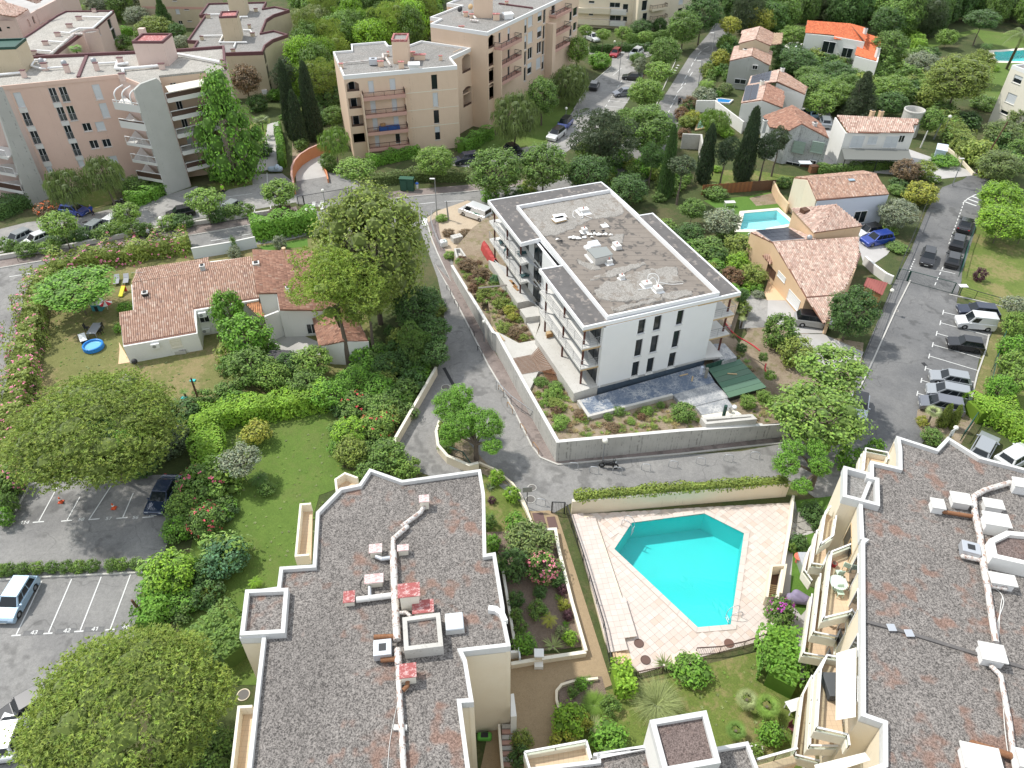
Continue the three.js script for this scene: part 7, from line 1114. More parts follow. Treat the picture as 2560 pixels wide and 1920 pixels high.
{
[[1160,420,150,'yellow',3.4],[1190,310,120,'fresh',3.4],[1060,500,110,'olive',2.6],[1060,610,120,'weep',2.2],[1035,690,200,'silver',3],[940,740,110,'brown',2.4],[880,820,120,'red',2.4],[960,850,120,'yellow',2.6],[1195,640,120,'weep',2.2]].forEach(([x,y,w,p,h],i)=>bush(p,k3,x,y,w,h,['yellowish','fresh green','dull olive','grey green','large silvery','brownish','reddish','yellow green','thin grey'][i]+ ' shrub on the bank right of the climbing road'));
palm('fresh',k3,1060,600,150,2.4,'short palm on the bank right of the climbing road');tree('yellowTree',k3,1232,175,150,7.5,'yellowish tree at the bend of the climbing road');tree('yellowTree',c3,520,130,190,7,'yellowish bamboo clump behind the stepped pink gables');tree('weepLight',c3,225,770,190,4.4,'feathery palm-like tree before the pale solar roofed house');bush('lime',c3,300,850,110,1.6,'bright lime bush at the garden wall');bush('olive',c3,50,780,120,2,'olive bush above the garden pool');bush('red',c3,25,860,90,2,'reddish bush left of the garden pool');
[[178,985,130,9.5,'cypress'],[445,925,165,12,'cypress']].forEach(([x,y,w,h],i)=>tree('cypress',c3,x,y,w,h,['left clipped dark cypress behind the brown board fence','tallest clipped dark cypress behind the brown board fence'][i],{asp:3}));tree('darkPine',c3,300,970,150,8,'ragged dark tree between the two clipped cypresses',{pal:'cypress',asp:1.2,frac:0.75});tree('darkPine',c3,560,950,150,8.5,'ragged dark tree right of the tallest clipped cypress',{pal:'cypress',asp:1.3,frac:0.75});tree('darkPine',c3,645,900,130,8,'ragged dark tree before the old grey house',{pal:'dark',asp:1.2,frac:0.75});
bush('lime',c3,235,1085,70,0.9,'small bright bush under the clipped cypresses');bush('green',c3,225,1235,170,1.6,'leafy bush at the brown board fence');bush('green',c3,670,1170,110,1.4,'climbing plant on the garden wall by the lawn');
bush('fresh',c3,930,1080,70,1.6,'pale bush at the canopy of the twin chimney house');hedge('green',pts(c3,0,880,1115,1100,1105,1280,1085,1390,1080),1.6,1.4,'loose hedge behind the gabled pale blue house');tree('redTree',c3,1460,1090,190,3.6,'reddish brown bush tree below the white terrace',{frac:0.95});tree('redTree',c3,1570,1085,150,3.2,'olive brown bush tree beside the reddish one',{pal:'olive',frac:0.95});tree('yellowTree',c3,1550,1235,220,3.6,'rounded yellow green tree beside the lane',{frac:0.95});tree('oliveTree',c3,1405,1370,270,4.6,'silvery olive tree beside the gabled pale blue house');bush('bright',c3,1700,1030,190,1.6,'bright low bush on the white terrace');bush('fresh',c3,1640,1150,80,1.2,'flowering bush at the lane gate',{flowers:[0.7,0.62,0.6],n:30});
bush('green',c3,1400,1220,130,1.2,'low garden bush between the olive and the pale blue house');bush('deep',c3,1400,1170,110,1.0,'low dark garden bush by the pale blue house');bush('fresh',c3,1340,1480,120,1.0,'low bush behind the two parked cars');bush('green',c3,1400,1590,150,0.8,'low plants beside the blue car');
tree('oak',c3,750,385,270,6,'tree with white blossom before the orange roofed house',{pal:'deep'});bush('deep',c3,735,350,180,4.5,'blossoming part of the tree left of the orange roofed house',{flowers:[0.72,0.72,0.66],n:120});tree('oakFresh',c3,730,230,190,6,'soft green tree behind the stepped gables');tree('oakDeep',c3,640,330,140,4,'low tree right of the stepped gables');
[[900,560,240,6],[1010,470,200,5.5],[830,480,160,4.5],[990,600,200,6],[900,660,160,5],[1080,550,170,6]].forEach(([x,y,w,h],i)=>tree(['oak','oakDeep','oak','oakFresh','oakFresh','oak'][i],c3,x,y,w*1.25,h,['largest','upper','left','middle','lowest','right'][i]+ ' tree of the thicket under the orange roofed house'));
tree('conifer',c3,1170,610,250,8.5,'dark layered conifer in the thicket right of the solar roofed house',{asp:1.2});tree('oakFresh',c3,1370,560,260,5.5,'light green tree right of the dark layered conifer');tree('oakDeep',c3,1370,660,200,5,'dark tree behind the round tank');tree('maple',c3,1620,770,150,5.5,'bright bushy tree right of the round tank',{pal:'green'});
tree('big',c3,1800,500,430,11,'big brownish olive tree near the top right',{pal:'olive'});tree('big',c3,1930,400,200,7,'yellowish tree behind the big brownish one',{pal:'olive'});tree('oliveTree',c3,1560,400,230,5.5,'silvery tree left of the big brownish olive tree');tree('oak',c3,1350,290,240,8,'round tree right of the orange roofed house');tree('oakDeep',c3,1340,130,230,8,'dark tree above the orange roofed house, right');tree('oakFresh',c3,1500,120,160,6,'bright small tree at the top right wood edge');tree('oakFresh',c3,1725,235,140,4.5,'small tree on the top right lawn');tree('oakDeep',c3,1950,120,230,8,'umbrella-like tree on the lawn at the top right',{asp:0.5,frac:0.6});
hedge('fresh',pts(c3,0,1400,380,1430,470,1560,540,1570,620),4,2.4,'broad rounded hedge along the path at the upper right',{round:0.6});hedge('lime',pts(c3,0,1470,240,1540,330),3,2.2,'bright hedge at the upper right wood edge');
palm('weep',c3,2205,225,270,10,'tall date palm leaning beside the far pool',{base:c3(2100,440)});palm('deep',c3,1975,290,90,2,'small palm at the far pool');
bush('green',c3,1960,660,180,2.4,'bush at the foot of the right corner block');bush('deep',c3,1885,770,110,2,'rounded dark bush by the low terrace');bush('lime',c3,2030,440,50,1.2,'tiny bright tree on the lawn');
hedge('olive',pts(c3,0,1700,840,1790,920,1850,1030,1990,1010),3.6,2.4,'broad brownish hedge above the lane bend',{round:0.6,loose:0.2});tree('oak',c3,2080,850,260,5,'grey green tree at the right edge over the hedge',{pal:'weep'});tree('oak',c3,2200,760,180,5,'tree against the right corner block',{pal:'weep'});tree('oliveTree',c3,2070,1060,290,5.5,'large olive-grey tree above the lane at the right edge',{pal:'weep'});tree('oak',c3,2200,950,160,5,'green tree at the right frame edge above the lane');
tree('yellowTree',c3,2060,1270,300,5.6,'yellow green tree over the dark parked cars',{pal:'lime'});tree('yellowTree',c3,2080,1420,330,5.6,'larger yellow green multi-stemmed tree over the right lawn',{pal:'lime',frac:0.75});tree('maple',c3,2230,1450,200,5,'green tree at the right frame edge beside the yellow green ones',{pal:'green'});
tree('oliveTree',c6,2150,310,150,4,'grey green tree at the end of the first parking bays');bush('purple',c6,1928,120,80,1.8,'small dark purple tree in a round bed on the right lawn');
[[2170,440,180],[2150,590,190],[2150,690,170],[2060,850,190],[2180,800,160]].forEach(([x,y,w],i)=>tree('maple',c6,x,y,w,3.8,['topmost','second','third','nearest','right hand'][i]+ ' leafy tree behind the mesh fence of the right car park',{pal:i % 2?'bright':'fresh',frac:0.9}));
hedge('lime',pts(c6,0,1860,1040,2000,1010,2120,1110,2260,1210),3.2,2.2,'thick bright hedge behind the cars at the lower right',{round:0.5});
[[1710,1025,'left'],[1775,1035,'right']].forEach(([x,y,n],i)=>{const t=tree('cypress',c6,x,y,75-i*5,2.9,n+' small slim conifer in the car park corner bed',{pal:'olive',asp:3.2});});palm('straw',c6,1630,1000,120,2.0,'small palm in the car park corner bed',{fan:true});bush('yellow',c6,1560,1060,80,0.9,'yellowish bush in the car park corner bed');bush('green',c6,1620,1155,140,1.3,'green bush at the tip of the car park corner bed');bush('bright',c6,1100,1300,180,2.4,'bright bush behind the corner terrace of the right building');bush('bright',c6,1260,1240,120,2.2,'bright bush right of the corner terrace bush');
}
{
hedge('olive',OP(0,415,538,300,558,190,575,110,600,82,660,68,745,50,840,30,930,10,1010,-5,1075),3.0,2.4,'long oleander hedge with pink flowers around the villa garden',{flowers:[0.62,0.2,0.3],loose:0.28,len:0.34});
hedge('bright',OP(0,548,515,620,502,690,492),3.2,3.0,'tall laurel hedge between the road and the villa',{len:0.36});bush('purple',k2,1540,1030,330,2.2,'bare purplish shrub on top of the laurel hedge');bush('silver',k2,1495,1390,170,2,'small grey green tree behind the villa roof');bush('silver',k2,935,1510,170,1.6,'variegated bush behind the white gate wall');bush('green',k2,930,1420,110,2.0,'green column shrub behind the white gate wall',{shape:'column'});
tree('flatTree',c4,480,205,520,5.5,'spreading flat light green tree over the toys in the villa garden');
tree('maple',c4,1470,350,230,7,'upright laurel before the villa, tallest',{pal:'bright',asp:1.7});tree('maple',c4,1570,500,330,6,'broad laurel in front of the villa court',{pal:'bright',asp:0.9});tree('oak',c4,1600,700,300,4.6,'wide bush tree below the broad laurel');tree('oak',c4,1740,760,240,3.8,'olive tinted bush right of the wide bush tree',{pal:'fresh'});tree('oliveTree',c4,2010,670,260,4,'grey green thin tree beside the white annex',{pal:'fresh'});tree('oakDeep',c4,1860,690,190,3.4,'dark bush in front of the black canopy');tree('oak',c4,1960,830,260,3.2,'leafy bush at the right end of the lime hedge',{frac:0.95});tree('oak',c4,2130,880,240,3.4,'leafy bush under the leaning pine trunk',{frac:0.95,pal:'bright'});bush('bright',c4,800,335,100,1.4,'creeper at the villa corner');bush('bright',c4,762,465,60,1.2,'small creeper bush at the villa front corner');
hedge('lime',OP(0,462,1060,455,985,450,925,500,905,600,893,712,868),3.0,2.3,'clipped lime green hedge with a corner between villa garden and lawn',{round:0.35});bush('deep',c4,1150,1010,280,2.2,'dark ivy bank beside the umbrella pine');bush('dark',c4,1080,1180,300,2.4,'shaded bush under the umbrella pine');bush('deep',c4,900,1330,260,1.6,'ivy at the top of the upper left car park');bush('green',c4,1300,920,150,2,'bush at the bare garden pole');bush('green',c4,1450,870,170,1.8,'bush behind the lime hedge corner');tuft('yucca','green',c4,1180,865,80,'small cordyline at the edge of the villa lawn',{stem:0.7});
tree('oliveTree',c4,1540,1310,260,4.2,'silvery olive tree on the middle lawn');tree('yellowTree',c4,1645,1130,190,2.4,'young yellowish lemon tree on the middle lawn');palm('deep',c4,1660,1425,150,0.9,'dark cycad on the middle lawn');bush('green',c4,1720,1500,110,1,'low bush beside the dark cycad');palm('lime',c7,1640,448,110,0.7,'bright cycad at the white corner of the gravel roof building');bush('green',c4,1290,1470,320,3,'oleander bush with few pink flowers beside the dark blue car',{flowers:[0.6,0.12,0.2],n:40});bush('fresh',c4,1180,1600,220,2.4,'bright bush below the oleander by the dark blue car');bush('green',c7,1320,60,250,2.6,'wide bush with sparse red flowers, middle left',{flowers:[0.6,0.08,0.12],n:40});bush('bright',c7,1130,110,170,2,'bright bush at the edge of the upper left car park');bush('teal',c7,1440,290,320,2.8,'bluish green spreading bush on the lawn');bush('lime',c7,1100,395,330,3.2,'large yellow green bush at the end of the clipped row');hedge('bright',pts(c7,0,1040,500,1020,640,960,770),2.4,1.9,'bright hedge block along the lower left car park');hedge('green',pts(c7,0,1360,760,1480,860,1560,960),3.6,2.4,'dense hedge beside the low corner roof');bush('green',c7,1400,1540,380,2.4,'hedge bush under the tall agency lettering place, bottom left lawn'.replace('under the tall agency lettering place, ','at the balcony, '));bush('bright',c7,20,30,110,2,'bush at the left frame edge above the car park');bush('green',c4,50,1590,110,2.2,'hedge end at the upper left car park corner');bush('green',c4,40,1460,240,2.6,'green bush at the end of the oleander hedge',{flowers:[0.62,0.2,0.3],n:30});
['first','second','third','fourth','fifth','sixth','seventh','eighth','ninth','tenth','eleventh'].forEach((n,i)=>{const x=[0,62,146,236,332,428,508,596,716,780,874][i];bush(i % 3?'green':'fresh',c7,x,372-i*4,88,1.1,n+' small clipped shrub from the left between the two left car parks',{group:'small clipped shrubs between the left car parks'});});
}
{
tree('oakDeep',c5,480,330,330,6,'dark leafy tree below the largest tree, at the side street');tree('pine',c5,480,560,200,5.5,'young soft pine on the street bank',{pal:'green',frac:0.95,asp:1.3});tree('oakDeep',c5,600,480,230,5,'dark tree leaning over the side street');tree('oakDeep',c5,610,620,190,4,'dark bush over the ramp wall',{frac:0.95});
[[300,700,200,'deep',2.6],[90,790,230,'bright',2.4],[250,850,230,'bright',2.2],[420,860,170,'green',2.4],[100,960,260,'green',2.2],[290,980,250,'green',2.4],[60,1130,240,'lime',2.4],[240,1090,260,'fresh',2.2],[70,1260,230,'olive',2.4],[300,1280,280,'green',2.6],[430,1360,180,'fresh',1.8],[180,1390,160,'green',1.8],[470,740,140,'deep',2.2],[430,660,180,'deep',3]].forEach(([x,y,w,p,h],i)=>bush(p,c5,x,y,w,h,['dark','bright upper left','bright inner','plain green by the wall','large left','wide middle','yellow green left','fresh middle','olive lower left','rounded lower right','small lower right','small lower','deep green by the ramp','uppermost deep green'][i]+ ' bush on the planted bank left of the ramp',i===4||i===7?{flowers:[0.5,0.05,0.06],n:24}:{}));
bush('olive',c5,690,1100,130,1.6,'clipped brownish hedge on the street island');bush('green',c5,680,1220,110,1.2,'low bush on the street island');
}
{
bush('lime',c5,1010,1420,102,1.5,'round clipped ball nearest the street fence');bush('lime',c5,1110,1530,108,1.5,'round clipped ball beside the street sign');tuft('agave','dark',c5,962,1480,100,'dark spiky plant between the building and the clipped ball');bush('purple',c5,975,1570,55,0.7,'small purple shrub below the dark spiky plant');bush('green',c8,955,60,100,1.6,'bush against the gravel roof building, upper');bush('bright',c8,1130,65,150,1.4,'bright wide bush inside the curved wall');bush('bright',c8,985,195,100,1.6,'bush against the gravel roof building, lower');bush('weep',c8,1220,185,330,2.2,'large grey green bush over the planted court');bush('deep',c8,1120,330,210,2.6,'dark round-leaved bush beside the pink oleander');bush('green',c8,1300,360,230,2.0,'oleander covered in pink flowers',{flowers:[0.75,0.25,0.32],n:130});bush('deep',c8,1400,440,110,1.1,'dark bush under the pink oleander');bush('green',c8,1270,625,130,1.4,'dense clipped ball in the planted court');bush('deep',c8,1285,510,95,0.9,'small dark bush above the clipped ball');bush('deep',c8,1135,560,110,1.5,'upper bush of the row along the light well');bush('green',c8,1135,660,90,1.3,'second bush of the row along the light well');bush('green',c8,1160,740,90,1.3,'third bush of the row along the light well');bush('bright',c8,1185,850,150,1.5,'lowest and widest bush along the light well');bush('purple',c8,1432,500,75,0.8,'upper purple shrub by the patio wall');bush('purple',c8,1464,662,70,0.8,'lower purple shrub by the patio wall');tuft('lily','fresh',c8,1410,545,80,'upper strap-leaved clump by the patio wall');bush('yellow',c8,1440,595,80,0.8,'variegated shrub by the patio wall');tuft('lily','bright',c8,1452,722,65,'lower strap-leaved clump by the patio wall');bush('lime',c8,1482,805,100,1.1,'yellow rounded shrub at the corner of the planted court',{});tuft('agave','straw',c8,1372,850,165,'striped agave at the corner of the planted court');palm('yellow',c8,1345,690,130,1.0,'yellowish palm in the planted court',{n:14});bush('straw',c8,1420,770,80,0.6,'pale feathery plant near the striped agave');
hedge('olive',pts(O,2,1240,1072,1400,1057,1560,1046,1700,1036),1.0,0.6,'thin hedge along the top of the pool wall',{y0:1.7,len:0.22,loose:0.2});
{const h=hedge('lime',pts(c8,0,1750,1120,1880,1105),2.2,1.7,'cube shaped clipped hedge by the pool steps',{round:0.1});}bush('bright',m4,635,660,260,1.3,'rounded bush in front of the stone planter');tuft('agave','weep',m4,445,600,170,'spiky plant at the pool gate',{tall:1.4});tuft('grass','straw',m4,400,860,370,'largest clump of pampas grass on the lower lawn');tuft('grass','fresh',c8,1640,1225,190,'smaller grass clump beside the low bed');tuft('yucca','straw',c8,1640,1360,150,'yucca rosette below the smaller grass clump',{stem:0.4});bush('green',c8,1740,1240,130,1.1,'bush beside the smaller grass clump');bush('lime',c8,1470,1330,230,1.6,'wide yellow green bush at the patio');bush('yellow',c8,1560,1350,130,1.2,'yellow shrub next to the wide yellow green bush');bush('bright',c8,1740,1460,250,1.4,'bright bush behind the cream terrace rail');bush('yellow',c8,1430,1480,190,1.0,'low yellow shrub behind the cream terrace rail');bush('olive',c8,1170,1470,140,1.6,'olive bush beside the outdoor stairs');bush('deep',c8,1160,1580,160,1.6,'dark bush at the foot of the outdoor stairs');bush('bright',c8,1550,1100,90,0.8,'clipped block shrub in the low curved bed');bush('green',c8,1500,1155,75,0.8,'clipped ball in the low curved bed');tuft('lily','green',c8,1600,1080,90,'strap-leaved plant in the low curved bed');
hedge('bright',pts(c9,0,625,830,640,960,650,1080,620,1160),3.2,2.4,'big rounded hedge between lower lawn and right building',{round:0.5});bush('green',c9,650,640,190,2.4,'bougainvillea with purple flowers beside the pool terrace',{flowers:[0.42,0.06,0.36],n:60});bush('green',c9,640,740,150,2,'green shrub under the bougainvillea');palm('straw',c9,430,1205,170,0.9,'upper low palm on the lower lawn',{fan:true});palm('fresh',c9,560,1250,200,1.1,'middle low palm on the lower lawn',{fan:true});palm('green',c9,360,1405,160,0.9,'lower palm on the lower lawn',{fan:true});bush('bright',c9,590,1430,170,1.4,'bush at the lower right of the lower lawn');bush('green',c9,60,1000,200,1.2,'bush at the pool fence, right of the stone planter'.replace('right','below'));bush('fresh',c9,490,1530,100,0.9,'flowering bush by the bottom terrace',{flowers:[0.75,0.7,0.68],n:20});
bush('deep',c9,880,60,110,1.4,'bush in the small court beside the right building');bush('deep',c9,770,190,120,1.2,'ivy covered heap in the small court');bush('fresh',c9,720,230,60,0.9,'yellowish shrub by the net fence');bush('deep',k7,180,560,200,1.6,'dark bush below the corner block of the right building');bush('bright',k7,240,580,120,1.0,'bright shrub beside the flagstones');
}
const ORD=['first','second','third','fourth','fifth','sixth','seventh','eighth','ninth','tenth','eleventh','twelfth','thirteenth','fourteenth'];
{
[[sE,420,380,330,'brown',1.3],[sE,620,500,280,'brown',1.1],[sE,330,300,160,'red',0.9],[sE,560,640,200,'brown',0.8],[sE,850,600,180,'teal',1.0],[sE,700,800,280,'olive',1.0],[sE,850,860,250,'fresh',0.9],[sE,940,960,280,'olive',1.1],[sE,1080,1080,240,'yellow',1.1],[sE,1130,1180,200,'yellow',0.9],[sE,1000,1350,280,'olive',0.9],[sE,1160,1420,260,'brown',0.9],[sE,1270,1500,200,'olive',0.7],[sE,430,560,160,'olive',0.7],
[sC,200,700,240,'green',0.8],[sC,420,780,250,'green',0.8],[sC,330,900,260,'fresh',0.7],[sC,420,1030,240,'olive',0.7],[sC,520,1290,260,'fresh',0.6],[sC,1390,1150,200,'green',0.8],[sC,1230,1240,150,'green',0.7],[sC,1860,1130,150,'fresh',0.6],[sC,1750,1240,150,'red',0.6],[sC,1590,1320,140,'fresh',0.5],[sC,820,1200,260,'brown',0.6],[sC,1300,1400,240,'brown',0.5],[sC,2040,1060,140,'green',0.7],
[sF,670,1050,400,'green',1.6],[sF,100,1030,200,'fresh',0.8],[sF,1660,890,260,'fresh',1.4],[sF,1900,800,240,'fresh',1.2],[sF,2080,900,260,'fresh',1.4],[sF,2150,1080,200,'green',1.2],[sF,2000,480,200,'fresh',0.9],[sF,1900,200,160,'green',1.0],[sF,1560,60,180,'deep',1.0],[sD,1560,600,220,'deep',1.6]].forEach(([c,x,y,w,p,h],i)=>bush(p,c,x,y,w,h,({brown:'dry brown',red:'reddish',teal:'blue green',olive:'olive',fresh:'fresh green',yellow:'yellowish',green:'green',deep:'dark green'})[p]+(i<14?' weed bush between site wall and lower balconies, ':i<27?' weeds on the front soil of the site, ':' bush near the green platform, ')+(i<14?ORD[i]+ ' going down':i<27?ORD[i-14]+ ' of that patch':ORD[i-27]+ ' of those around it'),{y0:SOIL-0.1,name:'weed_bush',cat:'weeds',lod:1}));
[[m6,1105,555,90,'brown'],[m6,1230,560,120,'brown'],[m6,1060,455,90,'fresh'],[m6,1115,710,90,'fresh'],[m6,1240,650,70,'olive']].forEach(([c,x,y,w,p],i)=>bush(p,c,x,y,w,0.9,['rusty heap of cut branches left on the sandy yard','rusty heap of cut branches right on the sandy yard','weeds at the kerb of the sandy yard','tall grass at the upper end of the site wall','grass beside the stack of blocks'][i],{name:'weed_bush',cat:'weeds',lod:1}));
}
wood('dense far wood behind the beige and peach blocks',pts(O,4,640,150,690,60,640,-20,700,-60,940,-60,930,40,915,70,860,80,735,90,720,115,660,210),120,[['pine','pine'],['round','lime'],['round','green']],[7,11],5);
wood('far wood along the top right edge',pts(O,4,1570,40,1560,-40,2250,-60,2260,20,2060,40,1960,60,1890,30,1720,20,1660,60),120,[['pine','dark'],['round','deep'],['round','green']],[8,12],9);
wood('far wood behind the top left buildings',pts(O,4,250,20,310,-30,330,-60,180,-60),16,[['round','silver'],['round','green']],[5,8],11);
wood('trees beyond the upper edge of the picture',pts(O,4,1180,-60,1600,-30,1520,-50,1400,-90),40,[['round','deep'],['round','green']],[7,11],13);
{tree('oliveTree',gF,200,190,330,5.5,'silvery olive behind the pink block, left of the beige building');tree('oak',gF,420,340,460,6.5,'broad yellowish tree between pink block and beige block',{pal:'olive'});tree('conifer',gF,520,170,230,8,'dark upright tree before the red banded building',{pal:'deep'});tree('oakDeep',gF,690,370,230,5.5,'dark tree at the corner of the beige block');tree('oak',gF,275,440,230,4,'bright small tree behind the roof tower',{pal:'fresh'});tree('oliveTree',gF,760,510,230,4.5,'grey green tree at the front corner of the beige block');tree('oak',k6,1120,390,240,4,'loose tree at the low pink building');tree('oakFresh',k6,1010,410,130,3.5,'small tree beside the round stair tower');palm('bright',k6,705,455,150,7.4,'palm crown behind the roof of the pink block',{fan:true});palm('fresh',k6,750,60,110,5,'palm behind the low pink building');tree('oliveTree',k6,910,30,240,6,'grey green tree at the upper edge, left');hedge('bright',pts(k6,0,1140,330,1250,320),2,1.8,'hedge right of the low pink building');tree('woodPine',c1,2000,160,260,9,'pale bare crowned tree at the wood edge',{pal:'straw'});}
const OV=(...xy)=>pts(O,0.5,...xy),CV=(...xy)=>pts(c3,0.5,...xy);
cover('undergrowth filling the planted strips and banks',[OV(392,1030,470,955,500,1090,535,1180,470,1265,415,1330,335,1345,318,1240,350,1200,390,1110),OV(722,872,850,805,948,775,925,825,862,945,890,1005,830,1010,760,1010,735,960),OV(485,745,560,730,640,800,745,785,820,720,870,640,945,650,955,770,860,830,720,852,600,882,500,884),OV(1400,470,1480,520,1560,590,1620,640,1598,690,1560,640,1480,545,1395,475),OV(1035,415,1230,400,1340,335,1440,335,1490,400,1400,440,1310,393,1060,432),pts(k3,0.5,1020,560,1180,260,1265,260,1230,560,1100,740,960,770,850,890,860,800,1000,650),pts(c1,0.5,1720,560,2100,540,2140,800,1960,870,1800,760),OV(60,905,330,1000,380,960,420,880,330,880,90,890)],0.22,'shrub',['green','bright','deep','olive'],0.7,1.5,0,21);
cover('tall shrubs in the strip by the left car park and behind the site',[OV(400,1035,470,960,495,1080,520,1170,460,1250,410,1310,345,1335,330,1250,360,1200,400,1110),OV(1040,412,1230,398,1340,340,1440,340,1480,395,1400,435,1310,390,1060,428),OV(1405,475,1480,525,1555,590,1580,640,1480,550)],0.1,'round',['green','bright','deep','fresh'],1.3,2.2,0,33);
cover('leafy thicket between the upper right houses',[CV(600,300,900,390,1130,430,1300,450,1380,620,1350,700,1050,740,830,690,830,600,720,510,640,430),CV(1300,450,1600,350,1600,620,1500,690,1390,690),CV(1600,640,1850,790,1780,840,1600,820),CV(1730,860,1900,1000,2212,850,2212,1150,1960,1110,1870,1040)],0.1,'round',['green','fresh','deep','olive'],1.5,2.7,0,31);
cover('rough weeds on the bare soil of the building site',[[...pts(sE,SOIL,260,320,620,330,900,560,1150,1000,1300,1350,1450,1500,1250,1590,950,1500,600,950,330,520)],[...pts(sC,SOIL,60,850,420,650,700,1000,930,1290),...pts(sF,SOIL,560,900,900,1150,1800,1180,2100,1180,60,1360),...pts(sC,SOIL,480,1580)],pts(c6,SOIL,330,480,420,640,560,900,640,1040,500,1070,200,760,380,700)],3.2,'blade',['fresh','olive','brown','dry'],0.18,0.5,SOIL,23);
cover('low weeds creeping over the building site',[[...pts(sE,SOIL,260,320,620,330,900,560,1150,1000,1300,1350,1450,1500,1250,1590,950,1500,600,950,330,520)],[...pts(sC,SOIL,60,850,420,650,640,1000,900,1290,460,1560)]],0.6,'shrub',['olive','brown','fresh','red'],0.3,0.7,SOIL-0.1,25);
cover('grass tufts scattered in the lawns',[OV(100,610,300,570,280,780,480,760,490,860,110,880),OV(1320,1495,1650,1410,1730,1660,1220,1660),OV(445,930,715,880,730,1010,640,1240,540,1300)],0.9,'blade',['straw','fresh'],0.1,0.2,0.02,27);
// ---------------------------------------------------------------- cars
const CAR={hatch:[4.05,1.76,0.86,1.47,[-1.95,-1.55,0.35,1.05]],estate:[4.65,1.8,0.84,1.45,[-2.2,-1.7,0.4,1.2]],suv:[4.45,1.86,0.98,1.65,[-2.12,-1.75,0.45,1.2]],mini:[3.8,1.74,0.86,1.42,[-1.82,-1.5,0.3,0.8]],sedan:[4.55,1.8,0.84,1.42,[-1.75,-0.95,0.4,1.2]],mpv:[4.25,1.78,0.92,1.58,[-2.05,-1.75,0.55,1.35]],van:[4.2,1.8,0.98,1.85,[-2.05,-2.0,0.55,1.15]],bigvan:[5.0,1.95,1.1,1.97,[-2.46,-2.4,1.0,1.75]]};
const carShape={},carPaint=(c)=>paint['car'+c]??=new THREE.MeshPhysicalMaterial({color:rgb(...c),roughness:0.35,metalness:0.25,clearcoat:1,clearcoatRoughness:0.06});
const M_TYRE=f_(0.02,0.02,0.021,0.85),M_RIM=f_(0.42,0.43,0.45,0.35,0.7),M_HEAD=f_(0.75,0.78,0.8,0.1),M_TAIL=f_(0.4,0.012,0.015,0.2),M_PLATE=f_(0.7,0.7,0.66),M_WIND=std({color:rgb(0.014,0.018,0.022),roughness:0.04});
function carGeo(k){return carShape[k]??=(()=>{
const[L,W,belt,H,[b0,t0,t1,b1]]=CAR[k],h=L/2,wx=L*0.305,wr=0.325,s=new THREE.Shape(),gl=0.2,nose=b1>1.4?belt-0.12:belt-0.16;
s.moveTo(-h+0.12,gl+0.05);s.lineTo(-wx-wr-0.05,gl);s.absarc(-wx,wr,wr+0.05,Math.PI,0,true);s.lineTo(wx-wr-0.05,gl);s.absarc(wx,wr,wr+0.05,Math.PI,0,true);s.lineTo(h-0.1,gl+0.04);s.quadraticCurveTo(h,gl+0.2,h-0.02,nose-0.22);s.quadraticCurveTo(h-0.06,nose-0.03,h-0.35,nose);s.lineTo(b1,belt-0.02);s.lineTo(b0+0.05,belt);s.quadraticCurveTo(-h,belt-0.02,-h+0.02,belt-0.25);s.lineTo(-h+0.04,gl+0.2);s.closePath();
const bev=0.085,body=plain(new THREE.ExtrudeGeometry(s,{depth:W-2*bev,bevelEnabled:true,bevelSize:0.05,bevelThickness:bev,bevelSegments:3,curveSegments:8}).translate(0,0,-W/2+bev));
const hw=W/2-0.06,tw=hw*(H>1.7?0.9:0.8),P=(x,y,z)=>v_(x,y,z),tb=belt-0.04,hi=H-0.05;
const B=[P(b0,tb,-hw),P(b1,tb,-hw),P(b1,tb,hw),P(b0,tb,hw)],U=[P(t0,hi,-tw),P(t1,hi,-tw),P(t1,hi,tw),P(t0,hi,tw)];
const cab=[];for(const[i,j]of[[0,1],[1,2],[2,3],[3,0]])cab.push(...quadT(B[i],U[i],U[j],B[j]));cab.push(...quadT(U[0],U[3],U[2],U[1]));
const roof=r_(t1-t0+0.1,0.1,tw*2+0.02,0.045,(t0+t1)/ 2,hi+0.01,0,0,3);
const face=(a,b,c,d,u0,u1,v0,v1,off)=>{const at=(u,v)=>a.clone().lerp(b,u).lerp(d.clone().lerp(c,u),v),n=b.clone().sub(a).cross(d.clone().sub(a)).normalize().multiplyScalar(off),q=[at(u0,v0),at(u1,v0),at(u1,v1),at(u0,v1)],o=q.map((p)=>p.clone().add(n));return tri([...quadT(...o),...[0,1,2,3].flatMap((i)=>quadT(q[i],q[(i+1)% 4],o[(i+1)% 4],o[i]))]);};
const wins=[['windscreen',face(B[2],B[1],U[1],U[2],0.06,0.94,0.1,0.94,0.012)],['rear_window',face(B[0],B[3],U[3],U[0],0.1,0.9,0.3,0.92,0.012)]];
const vv=[0.16,0.9];if(H<1.8)for(const[a,b,c,d]of[[B[3],B[2],U[2],U[3]],[B[1],B[0],U[0],U[1]]]){const f=a.z>0;for(const[u0,u1]of[[0.08,0.4],[0.43,0.68],[0.71,0.93]])wins.push(['side_window',f?face(a,b,c,d,u0,u1,...vv,0.012):face(a,b,c,d,1-u1,1-u0,...vv,0.012)]);}else for(const[a,b,c,d]of[[B[3],B[2],U[2],U[3]],[B[1],B[0],U[0],U[1]]]){const f=a.z>0;wins.push(['side_window',f?face(a,b,c,d,0.68,0.93,0.2,0.85,0.012):face(a,b,c,d,0.07,0.32,0.2,0.85,0.012)]);}
return{body,cab:join([tri(cab),roof]),wins,L,W,belt,wx,wr,h,nose,b1};
})();}
